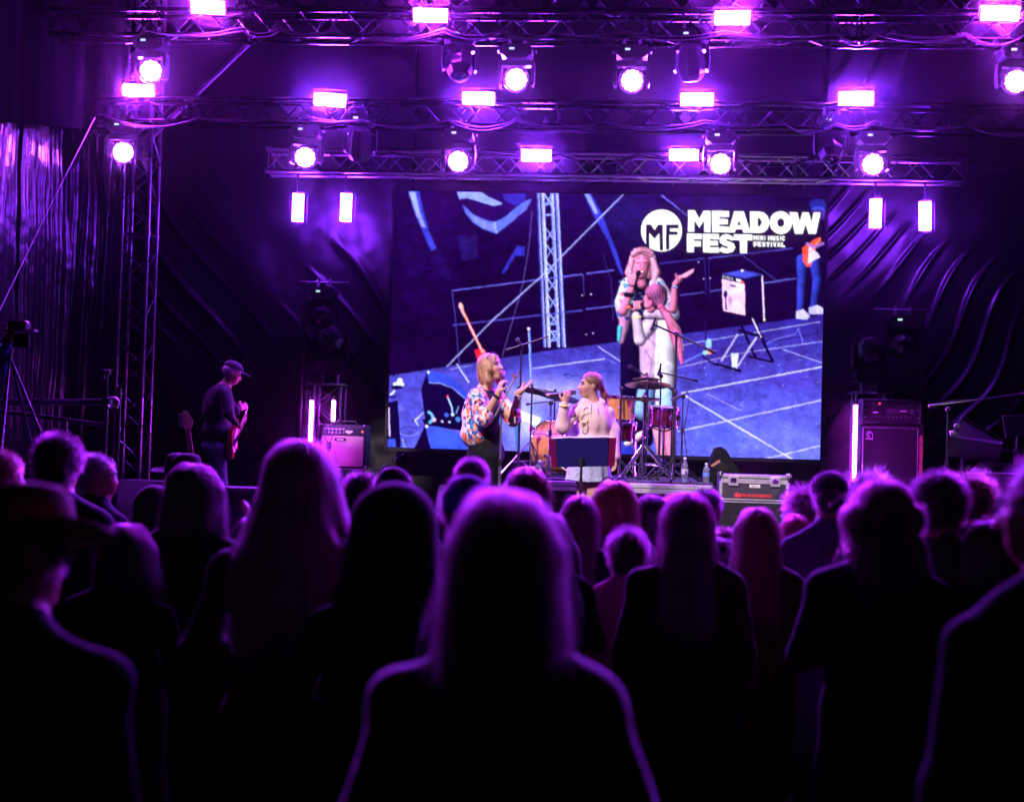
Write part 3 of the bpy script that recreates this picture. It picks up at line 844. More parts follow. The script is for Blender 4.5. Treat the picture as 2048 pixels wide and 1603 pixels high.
line([(1283, 523), (1280, 535)], 1.8, SK2, .6); line([(1279, 537), (1286, 537)], 1.6, SK2, .8); ell(1282, 544, 7, 3.6, (96, 10, 52)); ell(1282, 543, 5.2, 1.3, (255, 235, 245)); line([(1272, 538), (1274, 546)], 1.4, SK2, .5); line([(1293, 537), (1292, 546)], 1.4, SK2, .5)
scap(1246, 622, 1262, 580, 10, 7, SK, .25); scap(1264, 566, 1270, 556, 8, 7, SK, .3)
for k in range(4): scap(1262 + k, 553 + k * 4.8, 1276, 551 + k * 5, 2.7, 2.4, (240, 160, 200), .3)
scap(1275, 552, 1269, 578, 3.2, 2.6, (30, 14, 54)); scap(1277, 545, 1276, 547, 5.4, 5, (40, 22, 62)); scap(1252, 589, 1263, 590, 5, 5, (24, 8, 46))
scap(1346, 618, 1349, 576, 9, 6, SK, .25); scap(1350, 568, 1359, 556, 6, 6, SK, .3)
for (x, y) in ((1387, 539), (1386, 543), (1381, 547), (1374, 552)): scap(1362, 554, x, y, 3, 1.7, (244, 168, 204), .35)
scap(1354, 558, 1352, 548, 2.6, 2, SK, .3); line([(1344, 572), (1354, 575)], 4, (56, 46, 130)); line([(1344, 571), (1354, 574)], 1.4, (170, 220, 255))
# ---- girl in the picture
scap(1302, 660, 1306, 742, 25, 26, (214, 176, 222), .28); scap(1332, 655, 1330, 740, 20, 22, (242, 232, 255), .35); scap(1330, 740, 1328, 816, 22, 17, (240, 230, 255), .35)
scap(1302, 650, 1280, 678, 14, 12, (222, 196, 236), .3); scap(1280, 680, 1272, 632, 12, 9, (224, 200, 238), .3); line([(1264, 636), (1282, 632)], 2.6, (236, 226, 110), .9)
line([(1290, 700), (1304, 722), (1298, 752)], 2.4, (120, 72, 146), .6, 1); line([(1296, 676), (1316, 694)], 2, (126, 80, 150), .6, 1); line([(1318, 690), (1314, 760), (1318, 812)], 2.6, (130, 100, 180), .6, 1); line([(1340, 730), (1322, 738)], 2, (160, 130, 200), .6, 1)
scap(1296, 628, 1330, 630, 10, 11, (220, 190, 232), .3)
scap(1268, 616, 1280, 608, 7, 7, SK, .3); scap(1258, 614, 1292, 606, 3.4, 3.6, (28, 12, 50)); scap(1255, 615, 1259, 614, 2.8, 2.8, (255, 130, 110), .5)
for k in range(3): scap(1268 + k * 5, 604, 1270 + k * 5, 616, 2.4, 2.2, (244, 168, 204), .3)
scap(1300, 604, 1302, 616, 12, 10, SK, .28); scap(1294, 596, 1296, 610, 7, 8, SK, .28)
scap(1314, 588, 1316, 598, 21, 19, (146, 72, 132), .3); scap(1306, 584, 1312, 582, 16, 15, (206, 118, 184), .2, a=.7); ell(1300, 604, 3.6, 5.4, (222, 120, 168))
for k in range(12): line([(1294 + k * 3, 578 + abs(k - 5) * 1.6), (1302 + k * 2.4, 596), (1316 + k * .8, 612)], 1, ((226, 150, 205) if k % 2 else (104, 50, 116)), .55)
for (x0, y0, x1, y1, r0, r1) in ((1322, 614, 1336, 634, 7, 9), (1336, 634, 1350, 668, 9, 11), (1350, 668, 1359, 704, 11, 8), (1359, 704, 1364, 726, 8, 3)): scap(x0, y0, x1, y1, r0, r1, (214, 104, 166), .3)
for k in range(10): line([(1320 + k * 1.6, 616 + k), (1340 + k * 2.2, 656), (1352 + k * 1.6, 700 + (k % 3) * 10)], 1, ((255, 186, 222) if k % 2 else (150, 56, 120)), .6)
scap(1294, 775, 1288, 822, 18, 20, (150, 184, 246), .35); scap(1330, 790, 1338, 822, 18, 16, (176, 206, 255), .35); line([(1304, 776), (1300, 828)], 2, (90, 130, 210), .7, 1)
scap(1314, 836, 1326, 915, 13, 11, (240, 160, 200), .3); scap(1338, 836, 1343, 915, 12, 10, (232, 146, 190), .3)
poly([(1240, 880), (1300, 900), (1290, 912), (1240, 912)], (56, 70, 200), .9, 1)
scap(1284, 868, 1262, 882, 7, 8, (246, 200, 216), .35); scap(1262, 882, 1254, 886, 8, 6, (250, 220, 232), .4); line([(1250, 878), (1262, 874), (1272, 882)], 1.6, (60, 30, 80))
# ---- amplifier, stand, guitarist in the picture
poly([(1489, 556), (1527, 549), (1530, 622), (1490, 630)], (28, 2, 62)); poly([(1442, 547), (1484, 539), (1527, 549), (1489, 557)], (60, 66, 178)); poly([(1450, 547), (1484, 541), (1518, 549), (1489, 554)], (90, 98, 215), .6)
poly([(1442, 547), (1489, 557), (1489, 568), (1443, 558)], (20, 2, 50)); poly([(1444, 558), (1489, 568), (1490, 630), (1446, 621)], (236, 196, 232))
for k in range(5):
    ell(1446 + k * 4.6, 552 + k, 1.1, 1.1, (235, 225, 255)); ell(1447 + k * 4.6, 556 + k, 1, 1, (225, 215, 255))
poly([(1472, 557), (1482, 559), (1482, 564), (1473, 562)], (250, 240, 255)); ell(1486, 564, 2, 2, (255, 80, 100)); poly([(1460, 568), (1472, 570), (1472, 574), (1460, 572)], (60, 40, 110))
ell(1451, 588, 4, 8, (30, 30, 90)); line([(1451, 595), (1452, 620)], 3, (60, 60, 130)); ell(1460, 600, 4, 10, (180, 120, 190), .7)
line([(1524, 551), (1528, 636)], 2.6, (235, 215, 255)); ell(1528, 638, 2, 4, (250, 230, 230)); line([(1446, 622), (1489, 632), (1512, 626)], 2.6, (20, 2, 46)); ell(1484, 541, 3, 2, (230, 220, 255))
for pts, w_, c in (([(1476, 636), (1500, 690), (1512, 716)], 5, (20, 4, 56)), ([(1505, 632), (1530, 690), (1546, 724)], 6, (20, 4, 56)), ([(1475, 668), (1442, 722)], 3, (190, 180, 235)), ([(1514, 672), (1472, 736)], 3.4, (190, 180, 240)), ([(1504, 636), (1522, 674)], 2.6, (220, 205, 250)), ([(1476, 660), (1520, 672)], 6, (22, 6, 60)), ([(1428, 726), (1482, 742)], 5, (20, 4, 52)), ([(1496, 712), (1545, 724)], 4, (20, 4, 52)), ([(1405, 712), (1430, 730)], 3, (20, 4, 52)), ([(1410, 640), (1412, 700)], 3, (40, 24, 96))): line(pts, w_, c)
poly([(1461, 706), (1477, 706), (1474, 734), (1464, 734)], (205, 215, 250)); ell(1417, 688, 6, 12, (150, 190, 245), .9); ell(1417, 704, 6, 4, (255, 170, 150)); ell(1409, 705, 4, 4, (150, 240, 245))
poly([(1592, 480), (1612, 462), (1638, 465), (1648, 480), (1646, 520), (1590, 515)], (22, 0, 54)); poly([(1618, 404), (1632, 396), (1648, 400), (1654, 412), (1652, 424), (1622, 424)], (44, 46, 150), .9, 1); ell(1636, 418, 12, 5, (84, 96, 225), .7); poly([(1626, 420), (1652, 420), (1648, 438), (1630, 440)], (96, 60, 180), .8, 2)
scap(1604, 520, 1603, 566, 12, 9, (62, 74, 196), .3); scap(1603, 566, 1600, 620, 9, 7, (62, 74, 196), .3); scap(1628, 520, 1634, 560, 11, 9, (58, 68, 188), .3); scap(1634, 560, 1627, 612, 9, 7, (58, 68, 188), .3)
poly([(1592, 622), (1607, 618), (1620, 631), (1614, 639), (1592, 637)], (196, 190, 255)); poly([(1617, 615), (1634, 609), (1647, 617), (1647, 628), (1618, 628)], (180, 176, 250))
poly([(1604, 496), (1616, 488), (1630, 478), (1640, 474), (1642, 482), (1632, 494), (1628, 510), (1622, 530), (1614, 534), (1606, 522)], (250, 96, 70)); poly([(1618, 492), (1636, 506), (1640, 514), (1628, 520), (1616, 528)], (214, 200, 250)); line([(1622, 505), (1640, 476)], 3, (255, 150, 130)); line([(1612, 486), (1628, 494), (1648, 486)], 5, (150, 120, 210))
# ---- camera softness: uneven edges and shading of the filmed people and things
def resample(dx, dy):
    yy, xx = np.mgrid[0:CH, 0:CW]
    return IMG[np.clip((yy + dy).astype(int), 0, CH - 1), np.clip((xx + dx).astype(int), 0, CW - 1)]
n1 = vnoise((14, 14), 41) + .6 * vnoise((6, 6), 42) - .8; n2 = vnoise((14, 14), 43) + .6 * vnoise((6, 6), 44) - .8
IMG[:] = resample(n1 * 1.8, n2 * 1.8)
sh_ = vnoise((30, 44), 45) * .6 + vnoise((12, 16), 46) * .4
IMG[:] *= (.66 + .60 * sh_[..., None])
gr_ = vnoise((3, 3), 47) * .6 + vnoise((2, 2), 48) * .4
IMG[:] = IMG * (.78 + .42 * gr_[..., None]) + lin((20, 0, 44)) * .4 * gr_[..., None]
def soft3(A, r):
    k = np.ones(2 * r + 1, np.float32) / (2 * r + 1); c = np.cumsum(np.pad(A, ((r + 1, r), (0, 0), (0, 0)), 'edge'), 0); A = (c[2 * r + 1:] - c[:-2 * r - 1]) / (2 * r + 1)
    c = np.cumsum(np.pad(A, ((0, 0), (r + 1, r), (0, 0)), 'edge'), 1); return (c[:, 2 * r + 1:] - c[:, :-2 * r - 1]) / (2 * r + 1)
b1 = soft3(IMG, 1); b8 = soft3(soft3(IMG, 8), 8)
IMG[:] = b1 * 1.0 + np.clip(b8 - .2, 0, 1) * .10
IMG[:] = np.clip(IMG, 0, 4) ** 1.18 * 1.28
# ---- festival logo and lettering
WH = (255, 255, 255); DK = (36, 14, 62)
poly([(1280, 418), (1366, 418), (1366, 506), (1280, 506)], DK, .35, 6)
poly([(1370, 416), (1645, 418), (1645, 470), (1512, 510), (1370, 508)], DK, .5, 5)
ell(1323, 461, 41, 42, WH)
poly([(1292, 449), (1302, 449), (1309, 460), (1316, 449), (1326, 449), (1326, 501), (1319, 501), (1319, 466), (1309, 478), (1299, 466), (1299, 496), (1292, 489)], DK)
poly([(1332, 449), (1357, 449), (1357, 457), (1340, 457), (1340, 463), (1355, 463), (1355, 470), (1339, 470), (1339, 498), (1332, 500)], DK)
def letter(ch, x0, x1, y0, y1, col=WH, sl=.018):
    def T(u, v): x = x0 + (x1 - x0) * u; return (x, y0 + (y1 - y0) * v + (x - 1376) * sl)
    def p(*q): poly([T(*k) for k in q], col)
    if ch == 'M': p((0, 1), (0, 0), (.30, 0), (.5, .38), (.70, 0), (1, 0), (1, 1), (.72, 1), (.72, .45), (.5, .80), (.28, .45), (.28, 1))
    elif ch == 'E': p((0, 0), (1, 0), (1, .28), (.42, .28), (.42, .37), (.93, .37), (.93, .62), (.42, .62), (.42, .72), (1, .72), (1, 1), (0, 1))
    elif ch == 'F': p((0, 0), (1, 0), (1, .29), (.45, .29), (.45, .40), (.93, .40), (.93, .68), (.45, .68), (.45, 1), (0, 1))
    elif ch == 'T': p((0, 0), (1, 0), (1, .31), (.70, .31), (.70, 1), (.32, 1), (.32, .31), (0, .31))
    elif ch == 'A':
        p((.28, 0), (.70, 0), (1, 1), (.68, 1), (.64, .84), (.34, .84), (.30, 1), (0, 1)); poly([T(.49, .42), T(.58, .64), T(.41, .64)], DK)
    elif ch == 'W': p((0, 0), (.25, 0), (.33, .45), (.42, 0), (.62, 0), (.71, .45), (.78, 0), (1, 0), (.85, 1), (.62, 1), (.52, .55), (.42, 1), (.18, 1))
    elif ch == 'D':
        p((0, 0), (.5, 0), (.72, .05), (.9, .2), (1, .5), (.9, .8), (.72, .95), (.5, 1), (0, 1)); poly([T(.38, .3), T(.5, .3), T(.62, .5), T(.5, .7), T(.38, .7)], DK)
    elif ch in 'O':
        poly([T(.5 + .52 * math.cos(k * .2244), .5 + .53 * math.sin(k * .2244)) for k in range(28)], col); poly([T(.5 + .17 * math.cos(k * .2244), .5 + .2 * math.sin(k * .2244)) for k in range(28)], DK)
    elif ch == 'S': p((.95, .30), (.80, .10), (.52, -.01), (.22, .05), (.06, .22), (.08, .46), (.30, .60), (.56, .66), (.58, .73), (.44, .76), (.20, .68), (.02, .90), (.28, 1.0), (.55, 1.02), (.85, .93), (.98, .72), (.90, .50), (.66, .40), (.46, .35), (.44, .28), (.56, .25), (.76, .33))
    elif ch == 'I': p((.2, 0), (.8, 0), (.8, 1), (.2, 1))
    elif ch == 'N': p((0, 1), (0, 0), (.32, 0), (.68, .5), (.68, 0), (1, 0), (1, 1), (.68, 1), (.32, .5), (.32, 1))
    elif ch == 'U': p((0, 0), (.36, 0), (.36, .65), (.64, .65), (.64, 0), (1, 0), (1, .8), (.8, 1), (.2, 1), (0, .8))
    elif ch == 'C': p((1, .3), (.75, 0), (.25, 0), (0, .3), (0, .7), (.25, 1), (.75, 1), (1, .7), (.66, .6), (.5, .7), (.38, .6), (.38, .4), (.5, .3), (.66, .4))
    elif ch == 'V': p((0, 0), (.36, 0), (.5, .55), (.64, 0), (1, 0), (.68, 1), (.32, 1))
    elif ch == 'L': p((0, 0), (.38, 0), (.38, .68), (1, .68), (1, 1), (0, 1))
for ch, a, b in (('M', 1376, 1421), ('E', 1424, 1458), ('A', 1456, 1501), ('D', 1500, 1539), ('O', 1540, 1583), ('W', 1579, 1641)): letter(ch, a, b, 420.5, 463.5)
for ch, a, b in (('F', 1374, 1404), ('E', 1406, 1438), ('S', 1437, 1471), ('T', 1468, 1505)): letter(ch, a, b, 467, 504)
x = 1507
for wrd, yy0 in (('MINI MUSIC', 468.5), ('FESTIVAL', 481)):
    x = 1507.; ws = {'I': 3.6, ' ': 3.0, 'M': 8.2}
    tot = sum(ws.get(c, 6.6) + 1.0 for c in wrd); k = 64. / tot
    for c in wrd:
        w_ = ws.get(c, 6.6) * k
        if c != ' ': letter(c, x, x + w_, yy0, yy0 + 9.4)
        x += w_ + 1.0 * k
# ---- lay the picture on the screen
NU, NV = 520, 316
TL, TRc, BR, BL = (np.array(c, float) for c in ((790, 381.5), (1651, 394.5), (1640, 919), (775, 893.5)))
U, V_ = np.meshgrid(np.linspace(0, 1, NU), np.linspace(0, 1, NV), indexing='ij')
wp = [P(*c, YS) for c in (TL, TRc, BR, BL)]
sx0 = (wp[0].x + wp[3].x) / 2; sx1 = (wp[1].x + wp[2].x) / 2; sz1 = (wp[0].z + wp[1].z) / 2; sz0 = (wp[2].z + wp[3].z) / 2
Wd, Hd = sx1 - sx0, sz1 - sz0
XX = sx0 + Wd * U; ZZ = sz1 - Hd * V_
D = np.stack([XX, np.full_like(XX, YS), ZZ], -1) - np.array(CAM)
zc = D @ np.array(c_f); QX = 1024 + F_PX * (D @ np.array(c_r)) / zc; QY = 801.5 - F_PX * (D @ np.array(c_u)) / zc
IMG2 = IMG.reshape(CH // 2, 2, CW // 2, 2, 3).mean((1, 3))
gx = np.clip(QX - X0 - .5, 0, CW // 2 - 1.01); gy = np.clip(QY - Y0 - .5, 0, CH // 2 - 1.01)
ix, iy = gx.astype(int), gy.astype(int); fx, fy = (gx - ix)[..., None], (gy - iy)[..., None]
C_ = (IMG2[iy, ix] * (1 - fx) + IMG2[iy, ix + 1] * fx) * (1 - fy) + (IMG2[iy + 1, ix] * (1 - fx) + IMG2[iy + 1, ix + 1] * fx) * fy
scr = thing('video_screen', 'large LED video screen showing two singers and white festival lettering', 'screen', ((sx0 + sx1) / 2, YS, sz0))
V3 = np.stack([XX - (sx0 + sx1) / 2, np.zeros_like(XX), ZZ - sz0], -1).reshape(-1, 3)
I = np.arange(NU * NV).reshape(NU, NV)
Q = np.stack([I[:-1, :-1], I[:-1, 1:], I[1:, 1:], I[1:, :-1]], -1).reshape(-1, 4)
m_scr = bpy.data.materials.new('screen_light_dots'); m_scr.use_nodes = True
n_ = m_scr.node_tree.nodes; n_.remove(n_['Principled BSDF'])
at_ = n_.new('ShaderNodeVertexColor'); at_.layer_name = 'dots'
em_ = n_.new('ShaderNodeEmission'); em_.inputs[1].default_value = SCREEN_E
m_scr.node_tree.links.new(at_.outputs[0], em_.inputs[0]); m_scr.node_tree.links.new(em_.outputs[0], n_['Material Output'].inputs[0])
pic = mesh_np('picture', V3, Q, m_scr, scr)
ca = pic.data.color_attributes.new('dots', 'FLOAT_COLOR', 'POINT')
ca.data.foreach_set('color', np.concatenate([C_.reshape(-1, 3), np.ones((NU * NV, 1))], 1).astype(np.float32).ravel())
cab = MB().box((0, .06, 0), (Wd / 10 - .004, .09, Hd / 6 - .004), bev=.004); pr = None
for i in range(10):
    for j in range(6):
        if pr is None: o = pr = cab.build('cabinet', BLACKM, scr)
        else:
            o = pr.copy(); COL.objects.link(o); o.parent = scr
        o.location = (-Wd / 2 + Wd * (i + .5) / 10, 0, Hd * (j + .5) / 6)
mb = MB()
for s in (-1, 1): mb.box((s * (Wd / 2 + .02), .04, Hd / 2), (.035, .1, Hd + .08), bev=.004)
mb.box((0, .04, -.025), (Wd, .1, .045), bev=.004); mb.box((0, .04, Hd + .06), (Wd, .08, .1), bev=.004)
mb.build('frame', BLACK, scr)
for i in range(10):
    x = -Wd / 2 + Wd * (i + .5) / 10
    MB().tube((x, .03, Hd + .1), (x, -.2, zB - .1 - sz0), .008, n=6).build('hanger', STEEL, scr)

# ================================================================== THINGS ON THE STAGE
def at(px, py, Y): return P(px, py, Y)
CREAM = mat('cream_grille_cloth', (.62, .52, .42), .85, bump=.3, bscale=300, vary=.08, vscale=60)
VINYL = mat('black_tolex', (.015, .015, .016), .5, bump=.5, bscale=260)
# ---- combo amplifier on a folding stand
Y = 15.2; c = at(686, 892, Y); w = 93 / PXM(Y); h = 88 / PXM(Y)
amp = thing('combo_amplifier', 'guitar combo amplifier with cream grille standing beside the LED tube', 'amplifier', (c.x, Y, c.z - h / 2))
MB().box((0, .14, h / 2), (w, .28, h), bev=.012).build('cabinet', VINYL, amp)
MB().box((0, -.006, h - .075), (w - .03, .014, .085), bev=.003).build('control_panel', mat('dark_panel', (.03, .02, .05), .3), amp)
kn = MB().lathe([(.0105, 0), (.010, .014), (.006, .016)], 10, (0, 0, 0), Matrix.Rotation(R(90), 3, 'X')); pr = None
KN = mat('silver_knob', (.75, .75, .75), .25, .7)
for i in range(6):
    for j in range(2):
        if pr is None: o = pr = kn.build('knob', KN, amp)
        else: o = pr.copy(); COL.objects.link(o); o.parent = amp
        o.location = (-w / 2 + .055 + i * .041, -.013, h - .055 - j * .036)
MB().prism([(.02, -.008), (.045, -.018), (.05, -.026), (.075, -.026), (.085, -.016), (.108, -.006), (.10, .010), (.07, .006), (.05, .012), (.03, .008)], -.018, -.013, (.0, 0, h - .075)).build('name_plate', WHITE, amp, False)
MB().lathe([(.013, 0), (.011, .012), (.001, .015)], 12, (w / 2 - .04, -.012, h - .075), Matrix.Rotation(R(90), 3, 'X')).build('power_lamp', emit('red_lamp', (1, .12, .1), 2.0), amp)
MB().box((-.003, -.004, (h - .13) / 2 + .012), (w - .05, .012, h - .145), bev=.003).build('grille', CREAM, amp)
mb = MB(); mb.box((-.03, -.014, h - .165), (.125, .008, .034), bev=.006); bd = mb.build('badge', BLACK, amp)
MB().box((-.03, -.0195, h - .165), (.075, .003, .014)).build('lettering', WHITE, bd, False)
for sx in (-1, 1):
    for z in (.015, h - .015): MB().box((sx * (w / 2 - .012), .004, z), (.034, .034, .034), bev=.01).build('corner', CHROME, amp)
MB().path([(-.12, .14, h), (-.1, .14, h + .035), (.1, .14, h + .035), (.12, .14, h)], .011).build('handle', RUBBER, amp)
mb = MB()
for (x, z) in ((w / 2 - .05, h - .19), (w / 2 - .055, .06), (-w / 2 + .05, h - .19)): mb.lathe([(.006, 0), (.004, .006)], 8, (x, -.010, z), Matrix.Rotation(R(90), 3, 'X'))
mb.build('screw', BLACK, amp)
stn = thing('amplifier_stand', 'folding steel stand under the cream combo amplifier', 'stand', (c.x, Y, STAGE))
hs = c.z - h / 2 - STAGE
for sx in (-1, 1):
    MB().tube((sx * .18, -.04, hs - .02), (sx * .2, .36, .02), .014).build('leg', STEEL, stn); MB().tube((sx * .15, .34, hs - .02), (sx * .2, -.12, .02), .014).build('leg', STEEL, stn)
mb = MB(); mb.tube((-.22, -.04, hs - .015), (.22, -.04, hs - .015), .013); mb.tube((-.2, .32, hs - .015), (.2, .32, hs - .015), .013); mb.tube((-.26, -.12, .02), (.26, -.12, .02), .014)
mb.build('cross_bar', STEEL, stn)
p = at(657, 893, Y - .16)
mc = thing('amplifier_microphone', 'side-address microphone hanging before the cream amplifier grille', 'microphone', p)
MB().prism([(-.024, .05), (.024, .05), (.026, .0), (.02, -.035), (-.02, -.035), (-.026, 0)], -.018, .018).build('body', mat('dark_violet_grey_metal', (.08, .08, .1), .4, .5), mc)
MB().lathe([(.014, 0), (.001, .004)], 12, (0, -.018, .02), Matrix.Rotation(R(90), 3, 'X')).build('emblem', KN, mc)
MB().tube((0, 0, -.03), (-.01, .01, -.085), .016).build('clip', BLACK, mc)
MB().path([(-.012, .02, .05), (-.05, .06, .09), (-.085, .09, .16), (-.06, .11, .2), (.0, .11, .17), (.03, .06, .1), (.012, .02, .052)], .0045).build('cable', RUBBER, mc)
MB().path([(-.01, .01, -.085), (.02, .06, -.3), (.06, .2, -.6), (.06, .2, STAGE - p.z + .01)], .012).build('stand_pole', BLACKM, mc)

# ---- bass amplifier rack on a tall cabinet
Y = 15.35; a = at(1722, 846, Y); b = at(1848, 846, Y); w = b.x - a.x; h = a.z - STAGE
bc = thing('bass_cabinet', 'tall dark bass loudspeaker cabinet with white piping and worn wooden edge', 'loudspeaker', ((a.x + b.x) / 2, Y, STAGE))
MB().box((0, .2, h / 2), (w, .4, h), bev=.015).build('body', VINYL, bc)
GR = mat('black_grille_cloth', (.018, .015, .02), .8, sheen=.05, bump=.3, bscale=260)
MB().box((-.02, -.004, h / 2 - .02), (w - .085, .012, h - .09), bev=.003).build('grille', GR, bc)
mb = MB(); mb.path([(-w / 2 + .022, -.012, .05), (-w / 2 + .022, -.012, h - .042), (w / 2 - .065, -.012, h - .042), (w / 2 - .065, -.012, .05)], .0045)
mb.build('piping', WHITE, bc)
lg = MB()
o_ = Vector((-w / 2 + .09, -.014, h - .115))
for rr in (.012, .022, .032):
    lg.ring(o_, rr, .0032, Matrix.Rotation(R(90), 3, 'X'), n=18, a0=0, a1=4.9)
lg.box(o_ + Vector((0, 0, -.05)), (.075, .004, .014)); lg.box(o_ + Vector((.034, 0, -.02)), (.008, .004, .04))
lg.build('emblem', WHITE, bc)
mb = MB(); vs = []
rr = random.Random(4)
zs = [h * .08 + i * (h * .82) / 26 for i in range(27)]
for z in zs:
    x0 = w / 2 - .045 + rr.uniform(-.006, .006); x1 = w / 2 - .004 - abs(rr.gauss(0, .006)); vs += [(x0, -.004, z), (x1, -.004, z), (x1 + .002, .004, z), (x0 - .002, .004, z)]
fs = []
for i in range(26):
    for k in range(4): fs.append((4 * i + k, 4 * i + (k + 1) % 4, 4 * i + 4 + (k + 1) % 4, 4 * i + 4 + k))
fs += [(0, 3, 2, 1), (104, 105, 106, 107)]
mb.add(vs, fs); e_ = mb.build('worn_edge', mat('bare_plywood', (.55, .30, .14), .7, vary=.35, vscale=30, bump=.4, bscale=60), bc, False)
e_['label'] = 'worn bare wooden edge of the cabinet'
for sx in (-1, 1): MB().box((sx * (w / 2 - .018), .005, h - .018), (.05, .05, .05), bev=.014).build('corner', BLACKM, bc)
rk = thing('amplifier_rack', 'bass amplifier in a silver edged rack case on the tall cabinet', 'amplifier', ((a.x + b.x) / 2 - .01, Y + .02, STAGE + h))
hr = (846 - 797) / PXM(Y); wr = 118 / PXM(Y) - .02
MB().box((0, .2, hr / 2), (wr, .38, hr - .006), bev=.008).build('case', VINYL, rk)
mb = MB()
for z in (.014, hr - .012): mb.box((0, -.006, z), (wr, .03, .014), bev=.002)
for s in (-1, 1): mb.box((s * (wr / 2 - .008), -.006, hr / 2), (.014, .03, hr - .03), bev=.002)
mb.build('edge_trim', ALU, rk)
tn = MB().box((-.0, -.010, hr - .052), (wr - .05, .012, .044), bev=.002).build('tuner', ALU, rk)
MB().box((-.01, -.018, hr - .052), (wr * .56, .006, .030)).build('window', BLACK, tn, False)
MB().box((-.13, -.0225, hr - .052), (.022, .003, .022)).build('red_light', emit('red_led', (1, .05, .1), 1.5), tn, False)
mb = MB()
for i in range(3):
    for s in (-1, 1): mb.lathe([(.006, 0), (.005, .006)], 8, (s * (wr / 2 - .055 - i * .02), -.016, hr - .052), Matrix.Rotation(R(90), 3, 'X'))
mb.build('button', BLACK, tn)
fp = MB().box((0, -.008, (hr - .085) / 2 + .018), (wr - .05, .010, hr - .105), bev=.002).build('front_panel', BLACKM, rk)
zz = (hr - .085) / 2 + .018
mb = MB()
for i in range(9): mb.box((-.06 + i * .017, -.015, zz + .03), (.006, .006, .05))
mb.build('slider', KN, fp, False)
MB().box((.125, -.015, zz + .032), (.075, .004, .018)).build('lettering', WHITE, fp, False)
MB().box((-.17, -.015, zz + .012), (.055, .004, .012)).build('lettering', WHITE, fp, False)
mb = MB(); mb.box((.215, -.015, zz + .03), (.04, .004, .045)); mb.build('switch_plate', KN, fp, False)
mb = MB()
for i in range(9): mb.lathe([(.011, 0), (.010, .014)], 10, (-.17 + i * .045, -.013, zz - .035), Matrix.Rotation(R(90), 3, 'X'))
mb.build('knob', KN, fp)
mb = MB()
for s in (-1, 1):
    for k in (-1, 1): mb.lathe([(.008, 0), (.004, .006)], 8, (s * (wr / 2 - .035), -.013, zz + k * .04), Matrix.Rotation(R(90), 3, 'X'))
mb.build('bolt', WHITE, fp)

# ---- flight case on a black box
Y = 13.2; a = at(1440, 947, Y); b = at(1577, 1003, Y); w = b.x - a.x; h = a.z - b.z
fc = thing('flight_case', 'black flight case with silver edges, two latches and a red emblem', 'flight case', ((a.x + b.x) / 2, Y, b.z))
PAN_ = mat('black_flight_case_panel', (.035, .03, .05), .55, vary=.25, vscale=20)
MB().box((0, .2, h / 2), (w, .4, h), bev=.004).build('panel', PAN_, fc)
SIL = mat('brushed_aluminium_edge', (.72, .72, .74), .42, .85, vary=.12, vscale=40)
mb = MB(); mb.box((0, -.004, h - .016), (w - .04, .012, .03), bev=.003); mb.build('lid_rail', SIL, fc)
mb = MB(); mb.box((0, -.004, h - .062), (w - .02, .012, .045), bev=.003); mb.build('body_rail', SIL, fc)
for s in (-1, 1): MB().box((s * (w / 2 - .012), -.004, h / 2 - .03), (.028, .014, h - .07), bev=.003).build('upright_edge', SIL, fc)
mb = MB(); mb.box((0, -.003, .007), (w, .012, .014), bev=.003); mb.build('bottom_edge', SIL, fc)
for s in (-1, 1):
    MB().lathe([(.002, -.03), (.022, -.022), (.031, 0), (.022, .022), (.002, .03)], 12, (s * (w / 2 - .004), .0, h - .004)).build('ball_corner', CHROME, fc)
    lt = MB().box((s * (w / 2 - .125), -.014, h - .06), (.095, .012, .095), bev=.01).build('latch', SIL, fc)
    mb = MB().box((s * (w / 2 - .125), -.022, h - .055), (.055, .008, .045), bev=.01); mb.box((s * (w / 2 - .125), -.026, h - .052), (.016, .01, .034), bev=.004)
    mb.build('butterfly', CHROME, lt)
MB().box((.005, -.006, h - .107), (.10, .006, .028), bev=.002).build('label_plate', WHITE, fc)
mb = MB(); mb.box((-.005, -.0105, h - .107), (.045, .002, .008)); mb.box((.034, -.0105, h - .107), (.008, .002, .012)); mb.build('lettering', mat('grey_print', (.15, .15, .16), .6), fc, False)
RED = mat('red_print', (.85, .05, .06), .5)
mb = MB().prism([(-.178, .03), (-.178, .068), (-.163, .058), (-.155, .078), (-.147, .078), (-.147, .045), (-.139, .045), (-.136, .06), (-.122, .066), (-.122, .03)], -.008, -.003); mb.build('emblem', RED, fc, False)
text_obj('PROAUDIOSERVICE', .036, RED, fc, (.022, -.006, .046), FACE, off=.0012, w=.86)
MB().path([(w / 2 + .03, .0, .01), (w / 2 + .05, .0, .05), (w / 2 + .02, -.01, .09), (w / 2 - .06, -.02, h * .55), (w / 2 - .12, -.015, .03)], .006).build('cable', RUBBER, fc)
bx_ = thing('equipment_box', 'plain black box carrying the silver edged flight case', 'box', ((a.x + b.x) / 2 + .04, Y, STAGE))
hb = b.z - STAGE - .002
MB().box((0, .22, hb / 2), (w + .06, .5, hb), bev=.006).build('body', BLACK, bx_)
MB().box((0, -.034, hb - .012), (w + .06, .006, .01)).build('edge_strip', SIL, bx_, False)
for s in (-1, 1): MB().box((s * .2, -.035, hb * .5), (.1, .012, .07), bev=.01).build('handle', BLACKM, bx_)

